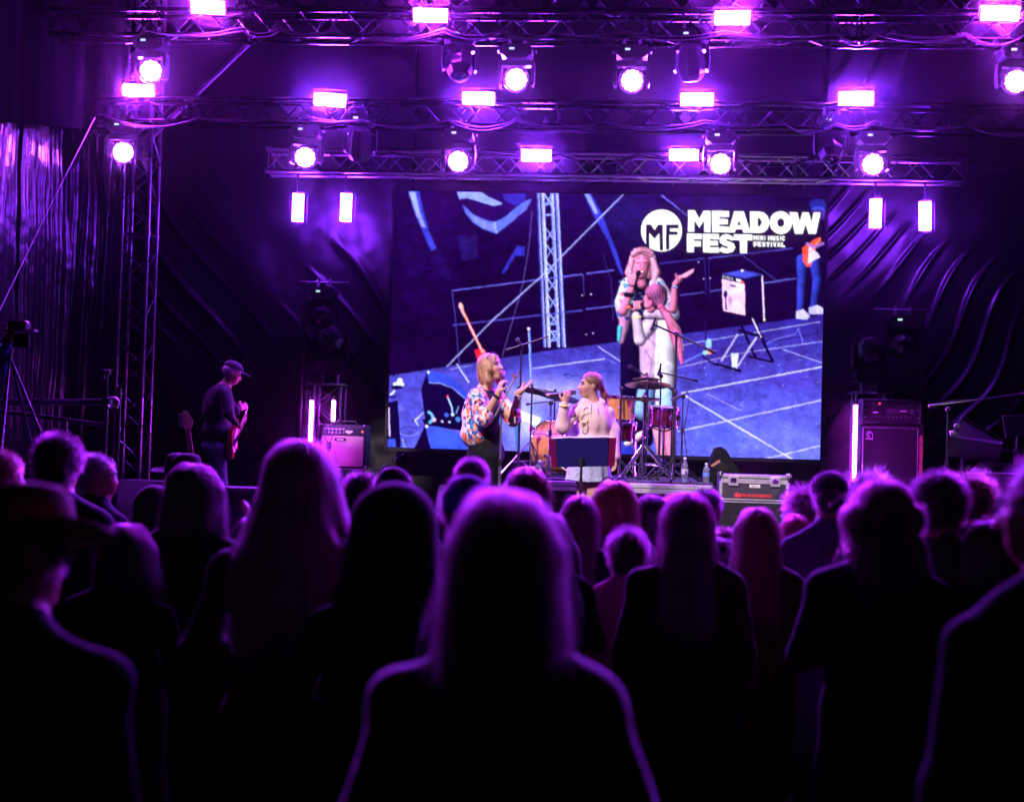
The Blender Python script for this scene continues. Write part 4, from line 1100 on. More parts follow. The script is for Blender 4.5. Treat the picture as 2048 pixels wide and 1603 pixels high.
# ---- wedge monitors and front speakers
def wedge(px, py_top, wpx, Y, label, rotz=0., h=.36, curve=True):
    p = PG(px, Y, STAGE); w = wpx / PXM(Y)
    t = thing('stage_monitor', label, 'loudspeaker', p, rotz, 'wedge monitors')
    prof = [(-.26, 0), (.26, 0), (.27, .12), (.20, .22), (.10, .30), (-.04, h), (-.22, h), (-.26, .3)] if curve else [(-.3, 0), (.25, 0), (.25, .14), (-.12, h), (-.28, h)]
    Rm = Matrix.Rotation(R(90), 3, 'Z')
    MB().prism([(-y, z) for y, z in prof], -w / 2, w / 2, R3=Rm).build('cabinet', mat('monitor_paint', (.006, .006, .007), .75, 0, .15, bump=.4, bscale=240), t, ang=30)
    return t
Y = 13.55; p = at(1455, 935, Y)
wd = thing('tilted_monitor', 'dark loudspeaker standing on its corner behind the flight case', 'loudspeaker', (p.x, Y + .3, STAGE + .45))
q = [at(*k, Y) for k in ((1408, 963), (1437, 897), (1446, 893), (1457, 899), (1498, 965))]
poly_ = [(v.x - p.x, v.z - STAGE - .45) for v in q] + [(q[-1].x - p.x + .05, .0), (q[0].x - p.x, .0)]
MB().prism(poly_, 0, .4).build('cabinet', mat('monitor_paint', (.006, .006, .007), .75, 0, .15, bump=.4, bscale=240), wd, ang=30)
mb = MB(); hx, hz_ = at(1446, 934, Y).x - p.x, at(1446, 934, Y).z - STAGE - .45
mb.box((hx, -.004, hz_), (.15, .012, .09), Matrix.Rotation(R(25), 3, 'Y'), bev=.01); hp = mb.build('handle_recess', mat('recess_black', (.004, .004, .004), .9), wd)
MB().box((hx - .05, -.012, hz_ + .03), (.10, .012, .026), Matrix.Rotation(R(-35), 3, 'Y'), bev=.006).build('handle', mat('brass_handle', (.7, .35, .2), .35, .6), hp)
rb = thing('monitor_stand_box', 'low black box under the tilted loudspeaker behind the flight case', 'box', (p.x + .02, Y + .3, STAGE))
MB().box((0, .2, .225), (.6, .5, .448), bev=.01).build('body', BLACK, rb)
wedge(262, 975, 95, 11.6, 'curved wedge monitor at the stage edge under the truss tower', R(-25), .42)
p = at(470, 998, 11.35)
fs_ = thing('front_speaker', 'low grey front speaker with a bird emblem at the stage edge', 'loudspeaker', (PG(470, 11.35, STAGE)))
hh = at(470, 974, 11.35).z - STAGE; w = 100 / PXM(11.35)
MB().box((0, .15, hh / 2), (w, .3, hh), bev=.012).build('cabinet', BLACK, fs_)
MB().box((0, -.006, hh / 2 + .06), (w - .03, .012, hh - .16), bev=.004).build('grille', mat('grey_metal_grille', (.16, .15, .18), .5, .4, bump=.6, bscale=420), fs_)
mb = MB()
for s in (-1, 1):
    for k in (0, 1):
        z0 = hh - .09 - k * .05
        mb.path([(0, -.014, z0 - .04), (s * .04, -.014, z0), (s * .075, -.014, z0 + .012), (s * .1, -.014, z0 + .004)], .006)
mb.build('emblem', BLACK, fs_)
MB().box((0, -.002, hh - .006), (w, .02, .008)).build('edge_strip', SIL, fs_, False)
wedge(935, 988, 130, 11.3, 'low wedge monitor at the stage edge in front of the adult singer', 0, .46, False)

# ---- drum riser
Y = 13.55; rz = at(1235, 960, Y).z; x0, x1 = at(1018, 960, Y).x, at(1427, 960, Y).x
rs = thing('drum_riser', 'low silver edged platform carrying the drum kit', 'riser', ((x0 + x1) / 2, Y + 1.1, STAGE))
RZ = rz
wR = x1 - x0
for i in range(2):
    xc = -wR / 2 + wR * (i + .5) / 2
    MB().box((xc, 0, RZ - STAGE - .012), (wR / 2 - .008, 2.2, .024), bev=.003).build('deck_board', mat('riser_deck', (.03, .03, .034), .5, bump=.3, bscale=160), rs)
    for k, z in ((0, .045), (1, .095)):
        MB().box((xc, -1.1 - .004 + .004 * k, RZ - STAGE - z), (wR / 2 - .012, .03, .044), bev=.004).build('edge_profile', SIL, rs)
    for s in (-1, 1):
        MB().box((s * wR / 2, 0, RZ - STAGE - .07), (.028, 2.2, .09), bev=.004).build('side_profile', SIL, rs)
for x in (-wR / 2 + .08, -.32, -.14, wR / 2 - .08):
    for y in (-1.0, 1.0):
        MB().tube((x, y, 0), (x, y, RZ - STAGE - .11), .024, n=10).build('leg', ALU, rs)

# ---- drums
WOOD = mat('orange_maple_shell', (.75, .33, .10), .28, coat=.5, vary=.15, vscale=12)
WINE = mat('dark_red_shell', (.10, .008, .025), .2, coat=.8)
SKIN_ = mat('drum_head', (.55, .55, .58), .5)
BRASS = mat('cymbal_bronze', (.55, .33, .22), .28, 1.0)
def drum(name, label, c, rad, depth, axis, shell, lugs=8, legs=False, hoop=CHROME):
    c = Vector(c); t = thing(name, label, 'drum', c, 0, 'drums of the kit'); Rm = frame_z(axis)
    MB().lathe([(rad, -depth / 2), (rad, depth / 2)], 32, R3=Rm, close=False).build('shell', shell, t)
    for s in (-1, 1):
        MB().lathe([(rad - .002, s * (depth / 2 - .016)), (rad + .012, s * (depth / 2 - .014)), (rad + .012, s * (depth / 2 + .012)), (rad - .002, s * (depth / 2 + .012))], 32, R3=Rm, close=False).build('hoop', hoop, t)
        MB().lathe([(.001, s * (depth / 2 + .001)), (rad, s * (depth / 2 + .001))], 32, R3=Rm, close=False).build('drum_head', SKIN_ if s > 0 else mat('black_drum_head', (.012, .012, .014), .4), t)
    mb0 = None
    for i in range(lugs):
        a_ = 2 * math.pi * (i + .5) / lugs; d = Vector((math.cos(a_), math.sin(a_), 0))
        mb = MB(); mb.box(Rm @ (d * (rad + .012)), (.024, .028, .055), Rm @ Matrix.Rotation(a_, 3, 'Z'), bev=.006)
        mb.tube(Rm @ (d * (rad + .016) + Vector((0, 0, -depth / 2))), Rm @ (d * (rad + .016) + Vector((0, 0, depth / 2))), .0035, n=6)
        mb.build('lug', CHROME, t)
    if legs:
        for i in range(3):
            a_ = 2 * math.pi * i / 3 + .5; x, y = (rad + .02) * math.cos(a_), (rad + .02) * math.sin(a_)
            MB().path([(x, y, .1), (x, y, RZ - c.z + .08), (x * 1.1, y * 1.1, RZ - c.z + .005)], .007).build('leg', CHROME, t)
    return t
c = at(1128, 872, 14.5)
drum('bass_drum', 'orange wooden bass drum half hidden behind the girl in the hoodie', (c.x, 14.5, RZ + .29), .275, .42, (.78, -.62, 0), WOOD, 8)
c = at(1240, 826, 14.6); drum('floor_tom', 'orange wooden tom standing between the girl and the cymbals', (c.x, 14.6, c.z + .05), .145, .24, (.05, -.06, 1), WOOD, 6, True)
c = at(1243, 868, 14.35); drum('low_tom', 'dark red tom below the orange tom', (c.x, 14.75, at(1243, 862, 14.75).z), .15, .17, (.05, -.06, 1), WINE, 6, True)
c = at(1328, 833, 14.1); SN = drum('snare_drum', 'dark red snare drum with chrome hoops under the cymbals', (c.x, 14.1, c.z), .15, .18, (.04, -.1, 1), WINE, 8)
sn = thing('snare_stand', 'chrome tripod stand holding the dark red snare drum', 'stand', (c.x, 14.1, RZ))
hs = c.z - RZ - .1
mb = MB()
for k in range(3):
    a_ = k * 2.094 + .6; mb.path([(0, 0, hs - .05), (.1 * math.cos(a_), .1 * math.sin(a_), hs - .02), (.165 * math.cos(a_), .165 * math.sin(a_), hs + .01), (.17 * math.cos(a_), .17 * math.sin(a_), hs + .04)], .008)
mb.build('basket', CHROME, sn)
MB().tube((0, 0, .06), (0, 0, hs - .04), .011).build('pole', CHROME, sn)
def tripod(t, h=.2, spread=.26, r=.009, mat_=CHROME, a0=.3, double=True):
    for k in range(3):
        a_ = a0 + k * 2.094; c_, s_ = math.cos(a_), math.sin(a_)
        mb = MB(); mb.tube((.012 * c_, .012 * s_, h), (spread * c_, spread * s_, .012), r, n=7)
        if double: mb.tube((.012 * c_, .012 * s_, h * .45), (spread * .6 * c_, spread * .6 * s_, h * .42), r * .8, n=6)
        lg_ = mb.build('leg', mat_, t)
        MB().box((spread * c_, spread * s_, .012), (.032, .032, .024), bev=.006).build('rubber_foot', RUBBER, lg_)
tripod(sn, .2, .24)
def cymbal(label, px, py, wpx, Y, tilt=(0, 0), stand=None, pair=False, name='cymbal', rad_in=.12):
    p = at(px, py, Y); rad = wpx / PXM(Y) / 2
    t = thing(name, label, 'cymbal', (p.x, Y, RZ), 0, 'cymbals on stands')
    z = p.z - RZ
    Rm = (Matrix.Rotation(tilt[0], 3, 'X') @ Matrix.Rotation(tilt[1], 3, 'Y'))
    pr_ = [(.006, .030), (rad * .12, .026), (rad * .22, .010), (rad * .6, .002), (rad, -.012), (rad, -.0135), (rad * .6, .0), (rad * .22, .007), (.006, .022)]
    MB().lathe(pr_, 40, (0, 0, z), Rm, close=False).build('plate', BRASS, t)
    if pair: MB().lathe([(r_, -z_ - .012) for r_, z_ in pr_], 40, (0, 0, z), Rm, close=False).build('plate', BRASS, t)
    MB().tube((0, 0, .05), (0, 0, z + .06), .0095, n=8).build('pole', CHROME, t)
    mb = MB(); mb.lathe([(.02, z * .55 - .03), (.02, z * .55 + .03)], 12); mb.box((.02, 0, z * .55), (.05, .02, .025), bev=.004); mb.build('height_clamp', CHROME, t)
    MB().lathe([(.016, z + .03), (.012, z + .05)], 10).build('wing_nut', BLACK, t)
    tripod(t, .34, .30, a0=px * .7)
    return t
cymbal('large bronze crash cymbal above the snare drum', 1296, 768, 92, 14.35, (R(-8), 0))
cymbal('pair of hi-hat cymbals under the large crash cymbal', 1289, 797, 64, 13.95, (R(-3), 0), pair=True, name='hi_hat')
cymbal('small splash cymbal above the large crash cymbal', 1293, 756, 56, 14.6, (R(-6), 0))
cymbal('wide ride cymbal tilted behind the girl and her microphone', 1110, 789, 108, 14.6, (R(-8), R(12)))
cymbal('crash cymbal on a plain silver stand behind the adult singer', 1064, 779, 62, 14.2, (R(-10), R(10)))

# ---- microphone stands
MICB = mat('microphone_body', (.02, .02, .022), .35, .2)
MESH = mat('microphone_mesh', (.12, .12, .13), .4, .8, bump=.8, bscale=700)
def mic(t, tip, tail, r=.022):
    tip = Vector(tip); tail = Vector(tail); d = (tip - tail).normalized(); L = (tip - tail).length
    m_ = MB().lathe([(r * .45, 0), (r * .5, L * .3), (r * .8, L * .72)], 12, tail, frame_z(d)).build('microphone', MICB, t, world=True)
    MB().lathe([(r * .8, L * .70), (r, L * .76), (r * 1.02, L * .88), (r * .75, L * .98), (.001, L)], 14, tail, frame_z(d), close=False).build('mesh_head', MESH, m_, world=True)
def micstand(label, base_px, Y, top, boom=None, mic_=None, zbase=None, r=.0105, m_=BLACKM, round_base=False, cat='microphone stand'):
    zb = STAGE if zbase is None else zbase
    tp = at(*top, Y); t = thing('microphone_stand', label, cat, (tp.x, Y, zb), 0, 'microphone stands on the stage')
    MB().tube((0, 0, .04), (0, 0, (tp.z - zb) * .6), r * 1.25, n=10).build('lower_pole', m_, t)
    MB().tube((0, 0, (tp.z - zb) * .6), (0, 0, tp.z - zb), r * .85, n=10).build('upper_pole', m_, t)
    MB().lathe([(r * 1.5, -.03), (r * 2.0, 0), (r * 1.5, .03)], 12, (0, 0, (tp.z - zb) * .6)).build('clutch', BLACK, t)
    if round_base: MB().lathe([(.12, 0), (.12, .012), (.03, .03), (.014, .05)], 24).build('base', BLACKM, t)
    else: tripod(t, .18, .28, .008, m_, a0=base_px * .37, double=False)
    if boom:
        a_, b_ = at(*boom[0], Y - .05), at(*boom[1], Y - .05)
        MB().tube(a_, b_, r * .7, n=8).build('boom', m_, t, world=True)
        MB().box(tp + Vector((0, -.02, 0)), (.045, .05, .045), bev=.01).build('swivel', BLACK, t, world=True)
        MB().tube(a_, a_.lerp(b_, .12), r * 1.3, n=10).build('counterweight', BLACK, t, world=True)
    if mic_:
        mic(t, at(*mic_[0], Y - .08), at(*mic_[1], Y - .08))
    return t
s1 = micstand('empty silver microphone stand with slanted boom before the adult singer', 1000, 11.95, (1003, 822), ((985, 842), (1029, 757)), None, m_=mat('worn_silver_tube', (.4, .38, .42), .35, .9))
mb = MB(); q = at(1031, 751, 11.9)
mb.tube(at(1029, 757, 11.9), q, .011); mb.path([q + Vector((-.03, 0, .02)), q + Vector((-.015, 0, -.012)), q + Vector((.02, 0, -.008)), q + Vector((.028, 0, .04))], .008)
mb.build('clip', mat('red_grey_clip', (.3, .08, .1), .5), s1, world=True)
micstand('tall black microphone stand standing behind the adult singer', 1042, 13.2, (1043, 692), ((1012, 700), (1098, 672)), ((1033, 676), (1043, 692)), STAGE)
micstand('silver stand with a short boom in front of the bass drum', 1103, 13.9, (1102, 806), ((1052, 808), (1118, 801)), None, RZ, m_=CHROME)
micstand('thick black overhead microphone stand rising behind the snare drum', 1354, 13.8, (1353, 668), ((1432, 705), (1306, 648)), ((1303, 662), (1311, 634)), RZ, r=.014)
micstand('black microphone stand with long boom above the crash cymbal', 1322, 14.9, (1322, 752), ((1396, 762), (1318, 744)), ((1318, 752), (1322, 726)), RZ)
micstand('black microphone stand aiming down at the hi-hat cymbals', 1346, 14.8, (1346, 778), ((1348, 780), (1262, 736)), ((1256, 730), (1282, 746)), RZ)
t = micstand('thin black stand holding the microphone beside the snare drum', 1372, 13.75, (1366, 792), ((1376, 784), (1352, 797)), ((1342, 801), (1366, 790)), RZ, r=.008)
MB().path([at(1372, 787, 13.7), at(1378, 785, 13.7), at(1378, 800, 13.7), at(1372, 835, 13.7), at(1368, 860, 13.7), at(1374, 912, 13.7)], .005).build('cable', RUBBER, t, world=True)
t = micstand('small black clip-on microphone standing above the orange tom', 1243, 14.4, (1243, 790), None, ((1242, 772), (1243, 792)), RZ)
t = micstand('black boom stand reaching over the keyboards', 1896, 13.0, (1896, 818), ((1858, 812), (2052, 787)), ((2062, 786), (2040, 788)), STAGE, r=.012)
MB().path([at(1862, 812, 12.95), at(1900, 802, 12.95), at(1920, 801, 12.95), at(1960, 799, 12.95), at(2000, 794, 12.95), at(2032, 787, 12.95)], .005).build('cable', RUBBER, t, world=True)
# ---- music stand with a blue and magenta folder
Y = 11.75; c4 = [at(1100, 877, Y), at(1233, 875, Y), at(1229, 932, Y), at(1103, 934, Y)]
ms = thing('music_stand', 'music stand with a blue folder and magenta sides before the girl', 'music stand', PG(1163, Y + .06, STAGE))
def slab(pts, th, o=Vector((0, 0, 0))):
    mb = MB(); a_ = [Vector(p_) + o for p_ in pts]; mb.add(a_ + [v + Vector((0, th, 0)) for v in a_], [(0, 1, 2, 3), (7, 6, 5, 4), (0, 4, 5, 1), (1, 5, 6, 2), (2, 6, 7, 3), (3, 7, 4, 0)]); return mb
tl = Vector((0, -.09, 0))
brd = [c4[0] + tl, c4[1] + tl, c4[2], c4[3]]
slab(brd, .012).build('folder_cover', mat('magenta_folder', (.22, .003, .09), .45), ms, False, world=True)
in4 = [brd[0].lerp(brd[1], .085), brd[0].lerp(brd[1], .885), brd[3].lerp(brd[2], .885), brd[3].lerp(brd[2], .085)]
slab(in4, .004, Vector((0, -.006, .002))).build('back_plate', mat('blue_folder', (.014, .012, .15), .5, bump=.1, bscale=90), ms, False, world=True)
mb = MB(); mb.path([brd[0] + Vector((.02, .02, .0)), brd[0].lerp(brd[1], .3) + Vector((0, .03, .012)), brd[0].lerp(brd[1], .5) + Vector((0, .02, .004)), brd[0].lerp(brd[1], .8) + Vector((0, .03, .012)), brd[1] + Vector((-.02, .02, 0))], .006)
mb.build('paper_edge', WHITE, ms, world=True)
q = at(1163, 918, Y - .02)
MB().box(q, (.10, .02, .012), bev=.003).build('bracket', BLACKM, ms, world=True)
MB().box(q + Vector((0, -.01, -.03)), (.035, .035, .08), bev=.008).build('tilt_joint', BLACK, ms, world=True)
MB().tube(q + Vector((0, .0, -.03)), (q.x, q.y, STAGE + .5), .011).build('upper_pole', BLACKM, ms, world=True)
MB().tube((q.x, q.y, STAGE + .55), (q.x, q.y, STAGE + .03), .014).build('lower_pole', BLACKM, ms, world=True)
for k in range(3):
    a_ = k * 2.094 + .5; MB().tube((q.x, q.y, STAGE + .2), (q.x + .25 * math.cos(a_), q.y + .25 * math.sin(a_), STAGE + .012), .008).build('leg', BLACKM, ms, world=True)
# ---- bottles and cups on the riser
GLASS = mat('clear_plastic', (.8, .88, 1.0), .06, trans=.85)
def bottle(px, Y, label, h=.24, lab=(.15, .25, .7)):
    p = PG(px, Y, RZ); t = thing('water_bottle', label, 'bottle', p, 0, 'water bottles on the riser')
    MB().lathe([(.030, 0), (.033, .01), (.031, h * .25), (.033, h * .3), (.031, h * .5), (.033, h * .62), (.028, h * .72), (.014, h * .86), (.013, h * .93)], 16, close=True).build('body', GLASS, t)
    MB().lathe([(.0335, h * .32), (.0335, h * .52)], 16, close=False).build('wrapper', mat('bottle_wrapper_%d' % px, lab, .5), t)
    MB().lathe([(.015, h * .92), (.015, h)], 12).build('cap', mat('bottle_cap', (.7, .75, .85), .4), t)
    return t
bottle(1369, 13.65, 'taller clear water bottle standing on the riser edge', .24, (.5, .5, .6))
bottle(1412, 13.65, 'water bottle with a blue wrapper at the end of the riser', .19, (.12, .25, .75))
bottle(1079, 13.75, 'small clear bottle beside the white cup on the riser', .17, (.4, .4, .5))
p = PG(1066, 13.7, RZ); t = thing('paper_cup', 'white paper cup standing on the riser behind the adult singer', 'cup', p)
MB().lathe([(.030, 0), (.042, .105), (.044, .108), (.040, .104), (.028, .006)], 18).build('body', mat('white_paper', (.75, .75, .75), .6), t)
MB().lathe([(.0362, .048), (.0405, .088)], 18, close=False).build('print_band', mat('cup_print', (.5, .35, .5), .6), t)

# ---- electric guitar on a stand near the tower
def guitar(label, base, axis, face, m_body, L=.98, parent=None, name='electric_guitar', cat='guitar'):
    """axis: from body to headstock, face: front of the body"""
    z = Vector(axis).normalized(); y = -(Vector(face) - z * Vector(face).dot(z)).normalized(); x = y.cross(z)
    Rm = Matrix((x, y, z)).transposed()
    t = thing(name, label, cat, base) if parent is None else parent
    out = [(0, -.02), (.11, 0), (.165, .06), (.16, .13), (.125, .2), (.13, .27), (.165, .34), (.15, .39), (.10, .37), (.045, .33), (-.045, .33), (-.08, .40), (-.14, .47), (-.165, .42), (-.13, .30), (-.125, .2), (-.165, .13), (-.16, .05), (-.10, 0)]
    b_ = MB().prism(out, 0, .045, R3=Rm).build('body', m_body, t, ang=50)
    MB().prism([(.02, .05), (.10, .08), (.12, .18), (.10, .26), (.03, .33), (-.04, .33), (-.09, .40), (-.07, .24), (-.03, .12)], -.004, 0, R3=Rm).build('pickguard', WHITE, b_, False)
    n_ = MB().prism([(-.028, .30), (.028, .30), (.022, .82), (-.022, .82)], -.012, .016, R3=Rm).build('neck', mat('pale_maple_neck', (.85, .52, .36), .35, coat=.3), t, ang=30)
    hs_ = MB().prism([(-.022, .815), (.022, .815), (.05, .86), (.058, .90), (.03, .985), (-.012, 1.0), (-.03, .97), (-.035, .86)], -.002, .014, R3=Rm).build('headstock', MATS['pale_maple_neck'], t, ang=30)
    for i in range(6):
        mb = MB(); pz = .85 + i * .023; mb.tube(Rm @ Vector((-.03, 0, pz)), Rm @ Vector((-.055, 0, pz + .004)), .004, n=6); mb.box(Rm @ Vector((-.06, 0, pz + .004)), (.016, .016, .012), Rm, bev=.003); mb.tube(Rm @ Vector((-.014, -.002, pz)), Rm @ Vector((-.014, -.014, pz)), .005, n=6)
        mb.build('tuner', CHROME, hs_)
    mb = MB()
    for i in range(6): mb.tube(Rm @ Vector((-.017 + i * .0068, -.016, .09)), Rm @ Vector((-.014 + i * .0056, -.014, .83)), .0012, n=4)
    mb.build('strings', CHROME, n_)
    mb = MB()
    for z_ in (.13, .2, .27): mb.box(Rm @ Vector((0, -.008, z_)), (.075, .012, .016), Rm, bev=.004)
    mb.box(Rm @ Vector((0, -.008, .09)), (.08, .014, .022), Rm, bev=.003)
    mb.build('pickup', BLACK, b_)
    return t
hd_ = at(370, 822, 12.6); bs = at(394, 990, 12.6); ax = (hd_ - bs).normalized()
gt = guitar('electric guitar on a floor stand, only its pale neck showing above the hats', hd_ - ax * .99, ax, (.25, -1, .1), mat('pink_red_lacquer', (.55, .05, .06), .15, coat=.8))
gs = thing('guitar_stand', 'black floor stand holding the electric guitar by the tower', 'stand', (gt.location.x, 12.75, STAGE))
MB().tube((0, 0, .1), (0, 0, gt.location.z - STAGE + .5), .012).build('pole', BLACKM, gs); tripod(gs, .2, .25, .009, BLACKM, double=False)
mb = MB(); zz = gt.location.z - STAGE - .03
for s in (-1, 1): mb.path([(0, 0, zz), (s * .1, -.02, zz), (s * .1, -.2, zz), (s * .1, -.22, zz + .04)], .008)
mb.build('cradle', BLACKM, gs)

# ---- railing of the camera platform
Y = 11.0
rl = thing('railing', 'steel tube railing of the side platform under the folded wall', 'railing', PG(215, Y, STAGE))
def tb(a_, b_, nm, r=.024, m_=None, t=rl, n=12): return MB().tube(a_, b_, r, n=n).build(nm, m_ or STEEL, t, world=True)
BLK_T = mat('black_painted_tube', (.10, .10, .11), .22, .9, .8)
tb(at(-40, 804, Y), at(222, 804, Y), 'rail', .026, BLK_T)
tb(at(0, 822, Y + .6), at(212, 850, Y + .4), 'rail', .018, BLK_T)
tb(at(-40, 932, Y), at(222, 928, Y), 'rail', .026, BLK_T)
tb(at(130, 838, Y + .5), at(130, 1010, Y + .5), 'post', .022, BLK_T)
tb(at(213, 790, Y), (at(213, 790, Y).x, Y, STAGE - .3), 'post', .020, BLK_T)
tb(at(238, 775, Y + .1), (at(238, 775, Y + .1).x, Y + .1, STAGE - .3), 'post', .022, BLK_T)
MB().box(at(214, 806, Y - .02), (.07, .08, .09), bev=.012).build('clamp', BLACKM, rl, world=True)
mb = MB(); q = at(226, 806, Y - .05); mb.ring(q, .045, .011, Matrix.Rotation(R(75), 3, 'X') @ Matrix.Rotation(R(30), 3, 'Z'), n=16, a0=-1.2, a1=3.6); mb.build('cable_tie', mat('white_cable', (.7, .6, .75), .4), rl, world=True)
MB().box(at(232, 814, Y - .02), (.03, .03, .02), bev=.004).build('green_tape', mat('green_tape', (.15, .6, .05), .5), rl, world=True)
p = at(214, 790, Y); q = at(214, 745, Y)
t = thing('clamped_light_stand', 'small dark fixture on a thin rod above the platform railing', 'fixture', p)
tb(p, q, 'rod', .008, BLACKM, t); mb = MB(); mb.box(q, (.06, .04, .035), bev=.008); mb.box(q + Vector((-.03, 0, -.04)), (.03, .03, .03), bev=.006); mb.tube(q + Vector((-.05, 0, .02)), q + Vector((.05, 0, .02)), .006); mb.build('head', BLACKM, t, world=True)
# camera on a tripod, worked by the operator at the edge of the view
Y = 10.4; q = at(38, 655, Y)
vc = thing('video_camera', 'small black video camera on a slide bar held by the operator', 'camera', q)
MB().box(q + Vector((.0, 0, .02)), (.15, .1, .065), bev=.012).build('body', BLACKM, vc, world=True)
mb = MB(); mb.lathe([(.03, -.06), (.032, .0), (.026, .005)], 14, q + Vector((.0, .08, .02)), Matrix.Rotation(R(-90), 3, 'X')); mb.build('lens', BLACK, vc, world=True)
MB().tube(q + Vector((-.3, -.02, .045)), q + Vector((-.02, -.02, .04)), .006).build('top_handle', CHROME, vc, world=True)
MB().box(q + Vector((-.03, 0, -.025)), (.34, .08, .012), bev=.003).build('slide_bar', ALU, vc, world=True)
MB().box(q + Vector((.03, -.02, -.10)), (.13, .02, .11), bev=.006).build('monitor', BLACK, vc, world=True)
tp = thing('camera_tripod', 'black camera tripod with slanted legs standing behind the railing', 'tripod', PG(20, Y, STAGE))
cr = at(20, 715, Y)
MB().tube(q + Vector((-.05, 0, -.03)), cr, .02).build('centre_column', BLACKM, tp, world=True)
for (px, py, dy) in ((98, 905, -.2), (4, 880, -.3), (66, 900, .5)):
    e = at(px, py, Y + dy); d_ = (e - cr); f_ = cr + d_ * ((cr.z - STAGE) / -d_.z)
    lg_ = MB().tube(cr, cr.lerp(f_, .55), .014).build('leg', BLK_T, tp, world=True)
    MB().tube(cr.lerp(f_, .5), f_, .010).build('lower_tube', BLK_T, lg_, world=True)
    MB().lathe([(.022, -.03), (.022, .03)], 10, cr.lerp(f_, .53), frame_z(d_)).build('clip_lock', STEEL, lg_, world=True)
pf = thing('side_platform', 'dark side platform for the camera operator', 'platform', (-4.9, 11.0, 0))
MB().box((0, 0, STAGE - .06), (2.6, 1.7, .1), bev=.01).build('deck', m_deck, pf)
for sx in (-1, 1):
    for sy in (-1, 1): MB().tube((sx * 1.2, sy * .75, 0), (sx * 1.2, sy * .75, STAGE - .1), .03).build('leg', STEEL, pf)

# ---- keyboards
Y = 13.2
KEYB = mat('keyboard_case', (.05, .045, .055), .35, bump=.1, bscale=200)
A_, B_, C_, D_ = at(1901, 872, Y), at(1924, 834, Y + .25), at(2006, 882, Y + .25), at(2000, 893, Y)
kb = thing('keyboard', 'upper keyboard tilted steeply on its stand with a bright top edge', 'keyboard', PG(1950, Y, A_.z))
u_ = (C_ - B_); dn = Vector((0, .12, -.18))
mb = MB(); mb.add([A_, B_, C_, D_ + Vector((.02, 0, .02)), A_ + dn, B_ + dn, C_ + dn, D_ + dn + Vector((.02, 0, .02))], [(0, 1, 2, 3), (7, 6, 5, 4), (0, 4, 5, 1), (1, 5, 6, 2), (2, 6, 7, 3), (3, 7, 4, 0)])
mb.build('case', KEYB, kb, world=True)
mb = MB(); mb.tube(B_ + Vector((0, -.01, .004)), C_ + Vector((0, -.01, .004)), .011, n=6); mb.tube(A_, B_, .008, n=6); mb.build('edge_trim', ALU, kb, world=True)
for k in (.25, .62):
    q = A_.lerp(B_, k) + Vector((-.012, -.02, -.015)); MB().box(q, (.05, .03, .04), bev=.006).build('port', KN, kb, world=True)
mb = MB()
for k in (.3, .55): mb.tube(A_.lerp(B_, k), A_.lerp(B_, k) + Vector((-.06, 0, .05)), .004, n=5)
mb.build('plug', BLACK, kb, world=True)
Y2 = 13.1; A2, B2 = at(1936, 948, Y2), at(1962, 922, Y2 + .35); C2, D2 = at(2050, 932, Y2 + .35), at(2050, 950, Y2)
k2 = thing('keyboard', 'lower keyboard lying flat below the tilted one', 'keyboard', PG(1990, Y2, A2.z))
mb = MB(); dn = Vector((0, 0, -.09)); vs = [A2, B2, C2, D2]; mb.add(vs + [v + dn for v in vs], [(0, 1, 2, 3), (7, 6, 5, 4), (0, 4, 5, 1), (1, 5, 6, 2), (2, 6, 7, 3), (3, 7, 4, 0)]); mb.build('case', KEYB, k2, world=True)
mb = MB(); mb.tube(A2, B2, .008); mb.tube(B2.lerp(C2, .45), C2, .006); mb.build('edge_trim', ALU, k2, world=True)
for i in range(22):
    p0 = A2.lerp(D2, .05 + i * .043); MB().box(p0 + Vector((0, .06, .012)), (.02, .12, .012), bev=.002).build('key', WHITE, k2, world=True)
ks = thing('keyboard_stand', 'dark steel stand carrying both keyboards', 'stand', PG(1960, Y, STAGE))
f0 = PG(1930, Y, STAGE); f1 = PG(2040, Y, STAGE)
for a_, b_ in ((A2 + Vector((.05, .1, -.1)), f1), (D2 + Vector((-.05, .1, -.1)), f0), (A2 + Vector((.05, .35, -.1)), f1 + Vector((0, .4, 0))), (PG(1925, Y + .3, A_.z - .05), PG(1925, Y + .3, STAGE)), (PG(2030, Y + .3, A_.z - .1), PG(2030, Y + .3, STAGE))):
    MB().tube(a_, b_, .014).build('leg', BLACKM, ks, world=True)
MB().tube(A2 + Vector((-.25, .05, -.02)), D2 + Vector((.1, .05, -.11)), .012).build('support_arm', STEEL, ks, world=True)
MB().tube(at(1915, 880, Y + .3), at(2030, 905, Y + .3), .014).build('support_arm', BLACKM, ks, world=True)
q = at(2030, 855, Y + .3)
lp = thing('laptop_shelf', 'dark back of a raised laptop beside the tilted keyboard', 'laptop', q)
slab([at(2005, 832, Y + .2), at(2062, 829, Y + .2), at(2060, 872, Y + .3), at(2012, 875, Y + .3)], .014).build('lid', KEYB, lp, False, world=True)
MB().tube(at(2005, 832, Y + .19), at(2062, 829, Y + .19), .005).build('edge_trim', ALU, lp, world=True)
MB().tube(at(2035, 872, Y + .3), PG(2035, Y + .3, STAGE), .014).build('pole', BLACKM, lp, world=True)

